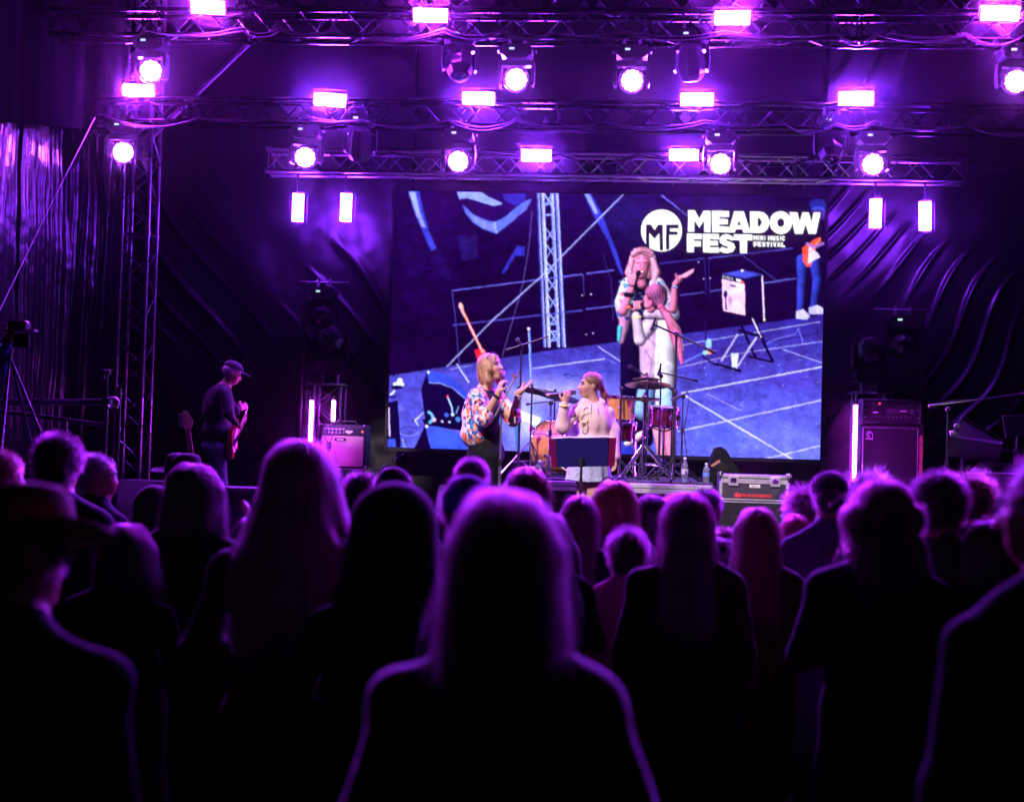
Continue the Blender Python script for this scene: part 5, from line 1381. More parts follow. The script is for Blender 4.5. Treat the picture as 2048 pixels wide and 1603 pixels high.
# ================================================================== FIGURES: smooth-blended volumes turned into one continuous surface
def V3f(v): return np.array(v, np.float64)
def Cp(a, b, ra, rb=None, m=0, k=.02, s=(1, 1, 1), bias=0.): return dict(t='c', a=V3f(a), b=V3f(b), ra=ra, rb=ra if rb is None else rb, m=m, k=k, s=V3f(s), bias=bias)
def El(c, r, m=0, k=.02, Rm=None, bias=0., neg=False): return dict(t='e', c=V3f(c), r=V3f(r), m=m, k=k, R=None if Rm is None else np.array(Rm), bias=bias, neg=neg)
def pd(p, X):
    if p['t'] == 'c':
        ba = p['b'] - p['a']; pa = X - p['a']; h = np.clip(pa @ ba / max(ba @ ba, 1e-12), 0, 1)
        return (np.linalg.norm((pa - h[..., None] * ba) / p['s'], axis=-1) - (p['ra'] + (p['rb'] - p['ra']) * h)) * p['s'].min()
    q = X - p['c']
    if p['R'] is not None: q = q @ p['R']
    q = q / p['r']; k0 = np.linalg.norm(q, axis=-1); k1 = np.linalg.norm(q / p['r'], axis=-1)
    return k0 * (k0 - 1) / np.maximum(k1, 1e-9)
def pbox(p, pad):
    if p['t'] == 'c':
        r = max(p['ra'], p['rb']) * p['s'].max()
        return np.minimum(p['a'], p['b']) - r - pad, np.maximum(p['a'], p['b']) + r + pad
    r = p['r'].max(); return p['c'] - r - pad, p['c'] + r + pad
def comb(F, d, p):
    k = p['k']
    if p.get('neg'):
        h = np.maximum(k - np.abs(F + d), 0) / k
        return np.maximum(F, -d) + h * h * k / 4
    h = np.maximum(k - np.abs(F - d), 0) / k
    return np.minimum(F, d) - h * h * k / 4
def sdf(prims, X):
    F = np.full(X.shape[:-1], 1.0)
    for p in prims: F = comb(F, pd(p, X), p)
    return F
def nets(prims, h, noise=None):
    lo = np.min([pbox(p, 3 * h)[0] for p in prims if not p.get('neg')], 0); hi = np.max([pbox(p, 3 * h)[1] for p in prims if not p.get('neg')], 0)
    n = np.ceil((hi - lo) / h).astype(int) + 1
    F = np.full(n, 1.0)
    for p in prims:
        a, b = pbox(p, p['k'] + 3 * h)
        i0 = np.maximum(np.floor((a - lo) / h).astype(int), 0); i1 = np.minimum(np.ceil((b - lo) / h).astype(int) + 1, n)
        if np.any(i1 <= i0): continue
        g = np.stack(np.meshgrid(*[lo[i] + h * np.arange(i0[i], i1[i]) for i in range(3)], indexing='ij'), -1)
        sl = tuple(slice(i0[i], i1[i]) for i in range(3))
        F[sl] = comb(F[sl], pd(p, g), p)
    if noise is not None:
        g = np.stack(np.meshgrid(*[lo[i] + h * np.arange(n[i]) for i in range(3)], indexing='ij'), -1)
        F = F + noise(g)
    S = F < 0
    cnt = sum(S[i:n[0] - 1 + i, j:n[1] - 1 + j, k:n[2] - 1 + k].astype(np.int8) for i in (0, 1) for j in (0, 1) for k in (0, 1))
    act = (cnt > 0) & (cnt < 8)
    idx = np.full(act.shape, -1, np.int64); cells = np.argwhere(act); idx[act] = np.arange(len(cells))
    acc = np.zeros((len(cells), 3)); num = np.zeros(len(cells))
    cor = [(i, j, k) for i in (0, 1) for j in (0, 1) for k in (0, 1)]
    fv = {c: F[cells[:, 0] + c[0], cells[:, 1] + c[1], cells[:, 2] + c[2]] for c in cor}
    for c in cor:
        for ax in range(3):
            if c[ax] == 0:
                d = list(c); d[ax] = 1; fa, fb = fv[c], fv[tuple(d)]
                x = (fa < 0) != (fb < 0); t = np.where(x, fa / np.where(x, fa - fb, 1), 0)
                po = np.tile(np.array(c, float), (len(cells), 1)); po[:, ax] += t
                acc += po * x[:, None]; num += x
    V = lo + h * (cells + acc / num[:, None])
    Qs = []
    for ax in range(3):
        u, v = (ax + 1) % 3, (ax + 2) % 3
        sa = [slice(None)] * 3; sb = [slice(None)] * 3
        sa[ax] = slice(0, n[ax] - 1); sb[ax] = slice(1, n[ax])
        e = S[tuple(sa)] != S[tuple(sb)]
        E = np.argwhere(e); E = E[(E[:, u] > 0) & (E[:, v] > 0) & (E[:, u] < n[u] - 1) & (E[:, v] < n[v] - 1)]
        def id_(du, dv):
            q = E.copy(); q[:, u] += du; q[:, v] += dv; return idx[q[:, 0], q[:, 1], q[:, 2]]
        q = np.stack([id_(-1, -1), id_(0, -1), id_(0, 0), id_(-1, 0)], 1)
        fl = S[E[:, 0], E[:, 1], E[:, 2]]
        q = np.where(fl[:, None], q, q[:, ::-1]); Qs.append(q)
    Q = np.concatenate(Qs); Q = Q[(Q >= 0).all(1)]
    return V, Q
def figure(name, prims, h, mats, parent, noise=None, off=None, hard=None):
    V, Q = nets(prims, h, noise)
    c = V[Q].mean(1)
    pos = [p for p in prims if not p.get('neg')]
    D = np.stack([pd(p, c) - p['bias'] for p in pos], 1)
    mi = np.array([p['m'] for p in pos])[D.argmin(1)]
    if hard is not None: mi = hard(c, mi)
    if off is not None: V = V - np.array(off)
    return mesh_np(name, V, Q, mats, parent, mi)
def hairmat(name, rgb, rough=.3):
    if name in MATS: return MATS[name]
    m = bpy.data.materials.new(name); m.use_nodes = True; n = m.node_tree.nodes; n.remove(n['Principled BSDF'])
    b = n.new('ShaderNodeBsdfHairPrincipled'); b.parametrization = 'ABSORPTION'
    b.inputs['Absorption Coefficient'].default_value = rgb; b.inputs['Roughness'].default_value = rough
    b.inputs['IOR'].default_value = 1.9; b.inputs['Random Roughness'].default_value = .3
    m.node_tree.links.new(b.outputs[0], n['Material Output'].inputs[0]); MATS[name] = m
    return m
def strands(name, prims, V, Q, n, length, material, parent, rng, mode='long', lift=.006, rad=.0005, steps=7, curl=0., off=None):
    if n < 10: return None
    f = rng.integers(0, len(Q), n); w = rng.random((n, 2))
    a = V[Q[f]]; p = a[:, 0] * (1 - w[:, :1]) * (1 - w[:, 1:]) + a[:, 1] * w[:, :1] * (1 - w[:, 1:]) + a[:, 2] * w[:, :1] * w[:, 1:] + a[:, 3] * (1 - w[:, :1]) * w[:, 1:]
    e = .004; zc = V[:, 2].max(); ax = np.array([np.median(V[:, 0]), np.median(V[V[:, 2] > zc - .12][:, 1])])
    L = length * (.5 + .8 * rng.random(n)); tgt = lift * rng.random(n) ** 2 * np.where(rng.random(n) < .05, 3.5, 1)
    pts = [p - 0]; rd = rng.normal(0, 1, (n, 3))
    ph = rng.random(n) * 6.28
    for k in range(steps - 1):
        d0 = sdf(prims, p)
        g = np.stack([sdf(prims, p + e * np.eye(3)[i]) - d0 for i in range(3)], 1); g /= np.maximum(np.linalg.norm(g, axis=1, keepdims=True), 1e-9)
        dn = np.tile(np.array([0, 0, -1.]), (n, 1)); t = dn - (dn * g).sum(1, keepdims=True) * g
        rv = np.zeros((n, 3)); rv[:, :2] = p[:, :2] - ax; rv /= np.maximum(np.linalg.norm(rv, axis=1, keepdims=True), 1e-6)
        rt = rv - (rv * g).sum(1, keepdims=True) * g
        if mode == 'short':
            t = .8 * g + .5 * t + .3 * rt + .35 * rd
        else:
            t = t + .35 * rt + .10 * rd + (.0 if k < 2 else .05) * np.roll(rd, 1, 1)
        t /= np.maximum(np.linalg.norm(t, axis=1, keepdims=True), 1e-9)
        st = (L / (steps - 1))[:, None]
        p = p + t * st
        if curl:
            sd = np.cross(t, g); p = p + sd * (curl * np.sin(ph + k * 1.9))[:, None] + g * (curl * .6 * np.cos(ph + k * 1.9))[:, None]
        if mode != 'short': p = p + g * (tgt * (k + 1) / steps - d0 * .85)[:, None]
        pts.append(p)
    A = np.stack(pts, 1)
    if off is not None: A = A - np.array(off)
    hc = bpy.data.hair_curves.new(name); hc.add_curves([steps] * n)
    hc.attributes['position'].data.foreach_set('vector', A.astype(np.float32).ravel())
    ra = hc.attributes.get('radius') or hc.attributes.new('radius', 'FLOAT', 'POINT')
    ra.data.foreach_set('value', np.tile(np.linspace(1, .35, steps) * rad, n).astype(np.float32))
    hc.materials.append(material)
    return newobj(name, hc, parent)
def frameH(fwd, up=(0, 0, 1)):
    f = Vector(fwd).normalized(); r = f.cross(Vector(up)).normalized(); u = r.cross(f)
    return np.array(Matrix((r, f, u)).transposed())
def head(c, H, s=1., detail=True, m=0, mlip=1, meye=2, mbrow=3):
    c = V3f(c); T = lambda *v: c + H @ (np.array(v) * s)
    L = [El(T(0, -.012, .028), np.array([.074, .092, .086]) * s, m, .03, H), El(T(0, .018, -.025), np.array([.060, .074, .086]) * s, m, .03, H), El(T(0, .060, -.090), np.array([.026, .026, .022]) * s, m, .03, H)]
    for x in (-1, 1): L.append(El(T(x * .075, -.008, -.005), np.array([.009, .019, .031]) * s, m, .008, H))
    if detail:
        L += [Cp(T(0, .088, .016), T(0, .110, -.024), .008 * s, .013 * s, m, .012), El(T(0, .081, -.062), np.array([.030, .018, .022]) * s, m, .012, H)]
        for x in (-1, 1):
            L += [El(T(x * .032, .062, -.022), np.array([.026, .03, .026]) * s, m, .03, H), Cp(T(x * .012, .088, .036), T(x * .046, .074, .038), .0050 * s, .0036 * s, mbrow, .005, bias=.0015), El(T(x * .031, .080, .014), np.array([.015, .006, .0038]) * s, meye, .004, H, bias=.0012)]
        L += [El(T(0, .097, -.057), np.array([.021, .007, .005]) * s, mlip, .004, H, bias=.0025), El(T(0, .096, -.069), np.array([.018, .008, .0055]) * s, mlip, .004, H, bias=.0025)]
    return L
def hand(w, d, nrm, curl=.3, s=1., m=0, thumb=1, spread=.18):
    """wrist, direction, palm normal"""
    w = Vector(w); d = Vector(d).normalized(); nv = Vector(nrm); nv = (nv - d * nv.dot(d)).normalized(); sd = d.cross(nv)
    L = [El(w + d * .045 * s, (.05 * s, .041 * s, .017 * s), m, .012, np.array(Matrix((d, sd, nv)).transposed())), Cp(w - d * .02 * s, w + d * .02 * s, .025 * s, .026 * s, m, .02)]
    for i, ln in enumerate((.066, .078, .073, .056)):
        o = (i - 1.5); b = w + d * .082 * s + sd * o * .0195 * s; dd = (d + sd * o * spread * .35).normalized(); p = b
        for j, fr in enumerate((.48, .30, .22)):
            a = curl * (j + .55); dj = dd * math.cos(a) + nv * math.sin(a); q = p + dj * ln * fr * s * 1.15
            L.append(Cp(p, q, (.0098 - .0012 * j) * s, (.0090 - .0012 * j) * s, m, .004)); p = q
    b = w + d * .028 * s + sd * thumb * .034 * s; d1 = (d * .55 + sd * thumb * .75 + nv * .35).normalized(); q = b + d1 * .035 * s
    d2 = (d * .8 + sd * thumb * .15 + nv * (.3 + curl * .4)).normalized()
    L += [Cp(b, q, .014 * s, .011 * s, m, .01), Cp(q, q + d2 * .034 * s, .0105 * s, .009 * s, m, .006)]
    return L
SKINM = mat('skin', (.56, .31, .23), .5, 0, .4)
SKINM.node_tree.nodes['Principled BSDF'].inputs['Subsurface Weight'].default_value = .08
LIP = mat('lips', (.45, .10, .11), .4); EYE = mat('closed_eye_lashes', (.05, .03, .03), .6); BROW = mat('eyebrow', (.16, .09, .05), .8)
BLACKCL = mat('black_jersey', (.006, .006, .009), .85, sheen=.1)
def fold(f, amp, seed):
    def fn(g): return amp * (noise2(g[..., 0] * 1.6 + g[..., 1], g[..., 2] * .8 + g[..., 0] * .6, seed, f, 3))
    return fn

# ---------------------------------------------------------------- the adult singer
Y1_ = 12.2
def q1(px, py, dy=0.): return V3f(P(px, py, Y1_ + dy))
sg = thing('person', 'blond woman in a colourful open shirt singing into a microphone', 'person', (PG(978, Y1_, STAGE)))
OFF = np.array(sg.location)
fz = STAGE
hH = frameH((.80, -.52, .16)); hC = q1(983, 735, -.02)
pr = head(hC, hH, 1.02)
sh_r, el_r, wr_r = q1(955, 794, -.10), q1(968, 836, -.20), q1(997, 786, -.24)
sh_l, el_l, wr_l = q1(990, 796, .14), q1(1026, 836, .04), q1(1038, 785, -.06)
pr += [Cp(q1(974, 778, .0), q1(980, 752, .0), .055, .052, 0, .03),
       El(q1(970, 822), (.135, .115, .20), 4, .04), El(q1(972, 868), (.14, .125, .13), 4, .05), El(q1(972, 905, .02), (.165, .16, .15), 5, .05),
       Cp(sh_r, sh_l, .065, .06, 4, .04), Cp(sh_r, el_r, .056, .046, 0, .02), Cp(el_r, wr_r, .045, .026, 0, .02), Cp(sh_l, el_l, .055, .045, 0, .02), Cp(el_l, wr_l, .044, .026, 0, .02)]
kn_l, kn_r = q1(975, 985, .07), q1(985, 985, -.06)
for hp_, kn_, ft in ((q1(965, 915, .09), kn_l, .10), (q1(982, 915, -.06), kn_r, -.05)):
    an = np.array([kn_[0] - .005, kn_[1] + .02, fz + .09])
    pr += [Cp(hp_, kn_, .098, .066, 5, .03), Cp(kn_, an, .064, .05, 5, .02), Cp(an + [0, 0, -.03], an + [.15, -.05, -.055], .038, .032, 6, .01)]
pr += hand(wr_r, Vector((.22, -.05, 1)), (.75, .45, -.1), .95, .95, 0, thumb=-1, spread=.05) + hand(wr_l, Vector((.75, -.2, .62)), (-.25, -.35, .9), .12, .98, 0, thumb=-1, spread=.35)
TROU = mat('black_trousers', (.004, .0035, .006), .8, 0, .2, sheen=.04, vary=.3, vscale=5)
figure('body', pr, .0068, [SKINM, LIP, EYE, BROW, BLACKCL, TROU, RUBBER], sg, off=OFF)
# open shirt with a bold print
m_sh = bpy.data.materials.new('printed_shirt'); m_sh.use_nodes = True
n_ = m_sh.node_tree.nodes; L_ = m_sh.node_tree.links; b_ = n_['Principled BSDF']; b_.inputs['Roughness'].default_value = .7
tc = n_.new('ShaderNodeTexCoord'); nz = n_.new('ShaderNodeTexNoise'); nz.inputs['Scale'].default_value = 9; mx = n_.new('ShaderNodeMixRGB'); mx.inputs[0].default_value = .26
vo = n_.new('ShaderNodeTexVoronoi'); vo.inputs['Scale'].default_value = 26; sp = n_.new('ShaderNodeSeparateColor'); rp = n_.new('ShaderNodeValToRGB'); rp.color_ramp.interpolation = 'CONSTANT'
els = rp.color_ramp.elements
for i, (pos, c) in enumerate(((0, (.75, .72, .75)), (.26, (.80, .10, .05)), (.44, (.03, .08, .42)), (.54, (.72, .66, .70)), (.70, (.85, .22, .08)), (.82, (.05, .25, .5)), (.90, (.012, .012, .04)))):
    e = els[i] if i < 2 else els.new(pos); e.position = pos; e.color = (*c, 1)
L_.new(tc.outputs['Object'], nz.inputs['Vector']); L_.new(tc.outputs['Object'], mx.inputs[1]); L_.new(nz.outputs['Color'], mx.inputs[2]); L_.new(mx.outputs[0], vo.inputs['Vector']); L_.new(vo.outputs['Color'], sp.inputs[0]); L_.new(sp.outputs[0], rp.inputs[0]); L_.new(rp.outputs[0], b_.inputs['Base Color'])
tor = [El(q1(962, 826, .01), (.158, .15, .225), 0, .04), El(q1(957, 868, .02), (.155, .16, .125), 0, .05), Cp(sh_r + [-.01, -.01, 0], sh_l, .078, .07, 0, .05), Cp(sh_r, sh_r + (el_r - sh_r) * 1.0, .076, .078, 0, .03), Cp(el_r, el_r + (wr_r - el_r) * .16, .076, .066, 0, .02),
       Cp(sh_l, el_l, .072, .075, 0, .03), Cp(el_l, el_l + (wr_l - el_l) * .22, .072, .06, 0, .02), Cp(q1(966, 776, .03), q1(957, 800, -.05), .06, .05, 0, .03)]
cut = [dict(El(q1(1010, 838, -.12), (.085, .17, .34), 0, .02), neg=True), dict(El(q1(960, 925, .0), (.3, .3, .16), 0, .015), neg=True)]
figure('shirt', tor + cut, .0075, [m_sh], sg, fold(12, .009, 71), OFF)
BLOND = mat('blond_hair_shell', (.55, .36, .20), .5, sheen=.3)
HB = hairmat('blond_hair', (.10, .22, .42))
Tf = lambda *v: hC + hH @ np.array(v)
hp = [El(Tf(0, -.028, .04), (.088, .098, .092), 0, .03, hH), El(Tf(.0, -.065, -.05), (.092, .06, .10), 0, .04, hH), Cp(Tf(.078, -.01, .01), Tf(.082, .012, -.12), .026, .03, 0, .03), Cp(Tf(-.078, -.01, .01), Tf(-.08, .012, -.11), .026, .03, 0, .03), Cp(Tf(.02, .055, .088), Tf(.075, .04, -.02), .02, .02, 0, .02)]
hp += [dict(El(Tf(-.005, .10, -.02), (.062, .055, .098), 0, .015, hH), neg=True)]
hv, hq = nets(hp, .007); hr_ = mesh_np('hair', hv - OFF, hq, BLOND, sg)
strands('strands', hp, hv, hq, 2600, .12, HB, hr_, RNG, 'long', .014, .0006, 7, 0, OFF)
mb = MB(); pts = [Tf(.092 * math.cos(a_), -.005 + .02 * math.sin(a_) + .03, .055 + .07 * math.sin(a_)) for a_ in np.linspace(.15, math.pi - .15, 16)]
mb.path([Vector(p_) for p_ in pts], .005); mb.build('headband', mat('dark_headband', (.03, .025, .03), .6), sg, world=True)
dW = Vector(wr_r - el_r).normalized()
MB().lathe([(.031, -.014), (.034, 0), (.031, .014)], 16, Vector(wr_r) - dW * .03, frame_z(dW), close=False).build('watch', BLACK, sg, world=True)
dW = Vector(wr_l - el_l).normalized(); mb = MB()
for k in range(3): mb.ring(Vector(wr_l) - dW * (.02 + .014 * k), .031, .006, frame_z(dW), n=16)
mb.build('bracelet', mat('pale_beads', (.6, .55, .5), .4), sg, world=True)
mk = thing('microphone', 'black microphone held to the mouth of the blond singer', 'microphone', Vector(wr_r) + Vector((.02, 0, .08)))
mic(mk, Vector(Tf(.005, .128, -.06)), Vector(wr_r) + Vector((.055, -.015, .01)), .024)

# ---------------------------------------------------------------- the girl in the hoodie
Y2_ = 12.35
def q2(px, py, dy=0.): return V3f(P(px, py, Y2_ + dy))
gl = thing('person', 'girl in a pale hoodie and denim skirt singing sideways into a microphone', 'person', (PG(1178, Y2_, STAGE)))
OFF = np.array(gl.location)
hH = frameH((-.93, -.36, -.04)); hC = q2(1180, 771); Tf = lambda *v: hC + hH @ np.array(v)
pr = head(hC, hH, .96)
shr, elr, wrr = q2(1155, 823, -.05), q2(1127, 851, -.14), q2(1129, 806, -.20)
shl, ell_, wrl = q2(1215, 825, .02), q2(1227, 858, .02), q2(1230, 912, -.06)
pr += [Cp(q2(1187, 805), q2(1184, 785), .046, .044, 0, .03), El(q2(1186, 848), (.14, .105, .19), 4, .04), El(q2(1180, 920), (.145, .12, .13), 4, .04), Cp(shr, shl, .055, .055, 4, .04),
       Cp(shr, elr, .045, .04, 4, .02), Cp(elr, wrr, .04, .026, 4, .02), Cp(shl, ell_, .045, .04, 4, .02), Cp(ell_, wrl, .04, .026, 4, .02)]
for hx, kx, dy in ((1166, 1168, .06), (1190, 1186, -.03)):
    hp_, kn_ = q2(hx, 935, dy), q2(kx, 1012, dy - .03); an = np.array([kn_[0], kn_[1] + .03, fz + .08])
    pr += [Cp(hp_, kn_, .078, .054, 0, .02), Cp(kn_, an, .054, .036, 0, .02), Cp(an + [0, 0, -.03], an + [-.06, -.14, -.05], .034, .03, 5, .01)]
pr += hand(wrr, Vector((.25, -.1, .9)), (-.35, .8, 0), .95, .85, 0, thumb=1, spread=.05) + hand(wrl, Vector((.02, -.05, -1)), (-.6, -.3, 0), .35, .85, 0, thumb=1)
figure('body', pr, .0068, [SKINM, LIP, EYE, BROW, WHITE, mat('pale_sandal', (.5, .42, .36), .6)], gl, off=OFF)
HOOD = mat('pale_pink_hoodie', (.80, .58, .58), .85, sheen=.3, bump=.2, bscale=260, vary=.05, vscale=6)
hd = [El(q2(1187, 842, -.0), (.162, .13, .185), 0, .05), El(q2(1185, 885), (.175, .14, .10), 0, .05), Cp(shr, shl, .066, .066, 0, .05), Cp(shr, elr, .060, .062, 0, .025), Cp(elr, wrr, .062, .038, 0, .02), Cp(shl, ell_, .060, .056, 0, .025), Cp(ell_, wrl, .056, .036, 0, .02),
      El(q2(1190, 801, .06), (.11, .08, .045), 0, .03), Cp(q2(1168, 806, -.05), q2(1206, 806, -.03), .034, .034, 0, .02), Cp(q2(1172, 893, -.10), q2(1202, 893, -.10), .05, .05, 0, .03)]
hd += [dict(El(q2(1187, 948), (.3, .3, .165), 0, .012), neg=True), dict(Cp(q2(1187, 770, -.02), q2(1187, 800, -.02), .05, .052, 0, .015), neg=True)]
# sleeve of the hanging arm reaches below the hem
hd += [Cp(ell_, wrl, .056, .038, 0, .01)]
ho = figure('hoodie', hd, .0072, [HOOD], gl, fold(13, .010, 88), OFF)
mb = MB()
for (px, py, r_) in ((1173, 820, .03), (1168, 836, .037), (1166, 850, .034)):
    cc = Vector(q2(px, py, -.133)); mb.ring(cc, r_, .005, Matrix.Rotation(R(84), 3, 'X'), n=20)
mb.build('print', mat('yellow_print', (.85, .80, .45), .6), ho, world=True)
cc = Vector(wrr); MB().ring(cc + Vector((0, 0, -.015)), .042, .009, frame_z(Vector(wrr - elr)), n=16).build('wristband', mat('yellow_band', (.85, .75, .15), .5), gl, world=True)
mb = MB()
for dx in (-.01, .015): mb.path([Vector(q2(1185, 806, -.09)) + Vector((dx, 0, 0)), Vector(q2(1186, 812, -.125)) + Vector((dx * 2, 0, 0)), Vector(q2(1187, 826, -.14)) + Vector((dx * 2.4, 0, 0))], .0035)
mb.build('drawstring', WHITE, ho, world=True)
# flared skirt
c0 = q2(1178, 915); nS = 96; vs = []; Lz = (962 - 905) / PXM(Y2_)
for j, tt in enumerate((0, .3, .6, .85, 1)):
    for i in range(nS):
        a_ = 2 * math.pi * i / nS; fl = 1 + .32 * tt + (.05 * tt) * math.sin(a_ * 11) + .03 * tt * math.sin(a_ * 5 + 1)
        vs.append((c0[0] - OFF[0] + .155 * fl * math.cos(a_), c0[1] - OFF[1] + .125 * fl * math.sin(a_), c0[2] - OFF[2] + .05 - Lz * tt - .006 * math.sin(a_ * 3)))
fs = [(j * nS + i, j * nS + (i + 1) % nS, (j + 1) * nS + (i + 1) % nS, (j + 1) * nS + i) for j in range(4) for i in range(nS)]
MB().add(vs, fs).build('skirt', mat('pale_denim', (.42, .48, .66), .85, bump=.4, bscale=120, vary=.3, vscale=45), gl, ang=80)
BRN = mat('brown_hair_shell', (.20, .085, .045), .45, sheen=.2); HBR = hairmat('brown_hair', (.14, .36, .36))
hp = [El(Tf(0, -.02, .036), (.080, .096, .085), 0, .03, hH), El(Tf(0, -.085, .0), (.03, .035, .03), 0, .02, hH), Cp(Tf(0, -.105, -.01), Tf(.01, -.135, -.08), .024, .026, 0, .02), Cp(Tf(.01, -.135, -.08), Tf(.02, -.135, -.24), .03, .014, 0, .02)]
hp += [dict(El(Tf(0, .095, -.03), (.085, .075, .10), 0, .015, hH), neg=True), dict(El(Tf(0, .0, -.09), (.085, .08, .07), 0, .02, hH), neg=True)]
hv, hq = nets(hp, .0065); hr_ = mesh_np('hair', hv - OFF, hq, BRN, gl)
strands('strands', hp, hv, hq, 1500, .06, HBR, hr_, RNG, 'long', .004, .0005, 6, 0, OFF)
mk = thing('microphone', 'microphone with an orange ring held sideways by the girl', 'microphone', Vector(wrr) + Vector((0, 0, .06)))
tip = Vector(Tf(0, .128, -.055)); tail = tip + Vector((-.27, .03, -.035))
mic(mk, tip, tail, .025); MB().lathe([(.0135, 0), (.0145, .012), (.0135, .024)], 12, tail + (tip - tail) * .04, frame_z(tip - tail)).build('ring', mat('orange_ring', (.85, .25, .15), .4), mk, world=True)

# ---------------------------------------------------------------- the guitarist near the tower
Y3_ = 14.5
def q3(px, py, dy=0.): return V3f(P(px, py, Y3_ + dy))
gp = thing('person', 'guitarist in a black cap, dark jacket and jeans turned sideways near the tower', 'person', (PG(437, Y3_, STAGE)))
OFF = np.array(gp.location)
hH = frameH((.88, .25, -.40)); hC = q3(464, 746); Tf = lambda *v: hC + hH @ np.array(v)
pr = head(hC, hH, .98)
pr += [Cp(q3(447, 778), q3(457, 760), .058, .055, 0, .03), El(q3(438, 815), (.165, .19, .24), 4, .05), El(q3(436, 862), (.17, .18, .14), 4, .05), El(q3(432, 893), (.15, .165, .13), 5, .04), Cp(q3(446, 785, -.17), q3(448, 785, .17), .075, .075, 4, .05),
       Cp(q3(450, 788, -.2), q3(458, 826, -.25), .062, .054, 4, .02), Cp(q3(458, 826, -.25), q3(471, 846, -.16), .052, .034, 4, .02), Cp(q3(450, 788, .2), q3(470, 822, .24), .06, .05, 4, .02), Cp(q3(470, 822, .24), q3(476, 815, .34), .05, .034, 4, .02)]
for dy in (-.1, .1):
    hp_, kn_ = q3(434, 900, dy), q3(443, 970, dy); an = np.array([kn_[0] - .04, kn_[1], fz + .09])
    pr += [Cp(hp_, kn_, .098, .068, 5, .03), Cp(kn_, an, .066, .055, 5, .02), Cp(an + [0, 0, -.04], an + [.17, .02, -.05], .042, .036, 6, .01)]
pr += hand(q3(472, 846, -.16), Vector((.5, .35, -.65)), (.2, .6, .2), .7, 1.0, 0) + hand(q3(476, 815, .34), Vector((.6, .6, .2)), (-.5, .5, -.2), .8, 1.0, 0)
figure('body', pr, .010, [SKINM, LIP, EYE, BROW, mat('dark_jacket', (.004, .004, .007), .8, sheen=.08), mat('blue_jeans', (.05, .06, .11), .85, vary=.4, vscale=14), WHITE], gp, fold(7, .005, 99), OFF)
GREY = mat('grey_hair_shell', (.4, .38, .4), .6); hp = [El(Tf(0, -.03, .01), (.082, .085, .075), 0, .02, hH), dict(El(Tf(0, .09, -.02), (.1, .09, .12), 0, .015, hH), neg=True)]
hv, hq = nets(hp, .009); mesh_np('hair', hv - OFF, hq, GREY, gp)
cp = [El(Tf(0, -.01, .066), (.088, .104, .066), 0, .02, hH), El(Tf(0, .12, .05), (.062, .07, .010), 0, .02, hH), dict(El(Tf(0, -.0, -.02), (.2, .2, .055), 0, .01, hH), neg=True)]
hv, hq = nets(cp, .0075); ca_ = mesh_np('cap', hv - OFF, hq, mat('black_cap', (.014, .014, .016), .7, sheen=.2), gp)
mb = MB(); mb.ring(Vector(Tf(0, .0, .045)), .094, .003, Matrix(hH.tolist()), n=24); mb.build('trim', KN, ca_, world=True)
gu = guitar('red electric guitar hanging at the hip of the capped guitarist', q3(464, 893, -.20), (-.10, .90, .34), (.96, .26, .05), mat('red_lacquer', (.22, .008, .016), .3, coat=.2))
mb = MB(); mb.path([Vector(q3(466, 888, -.2)), Vector(q3(470, 895, -.24)), Vector(q3(474, 908, -.24))], .006); mb.build('cable', RUBBER, gu, world=True)

# ================================================================== THE CROWD (seen from behind)
HAIR = {'glow': (mat('chestnut_hair_shell', (.06, .028, .02), .5, sheen=.15), hairmat('rim_lit_chestnut_hair', (.02, .24, .06))), 'dark': (mat('dark_hair_shell', (.020, .012, .010), .5, sheen=.15), hairmat('dark_hair', (.50, .9, .60))),  # glow: chestnut strands made paler to brighten their backlit rim
        'brown': (BRN, HBR), 'blond': (BLOND, HB), 'red': (mat('red_hair_shell', (.22, .05, .03), .5, sheen=.15), hairmat('red_hair', (.08, .7, .4))),
        'grey': (GREY, hairmat('grey_hair', (.12, .2, .14))), 'chest': (mat('chestnut_hair_shell', (.06, .028, .02), .5, sheen=.15), hairmat('chestnut_hair', (.14, .55, .25)))}
def cl(name, rgb, sheen=.22): return mat('cloth_' + name, rgb, .9, 0, .08, sheen=sheen, bump=.15, bscale=90, vary=.2, vscale=10)
CL = {'fuzzy': cl('fuzzy_dark_knit', (.014, .010, .014), .9), 'dull': cl('dull_black', (.006, .006, .007), .0), 'black': cl('black', (.010, .010, .012)), 'navy': cl('navy', (.012, .014, .03)), 'plum': cl('plum', (.03, .010, .025)), 'denim': cl('denim', (.14, .15, .24)), 'pink': cl('pink', (.55, .16, .36)), 'grey': cl('grey', (.05, .05, .055)), 'wine': cl('wine', (.05, .008, .016)), 'lav': cl('lavender', (.28, .20, .38)), 'blue': cl('blue', (.04, .10, .42))}
TR_ = cl('trousers', (.010, .010, .014), .1); SHOE = mat('shoes', (.02, .02, .02), .5)
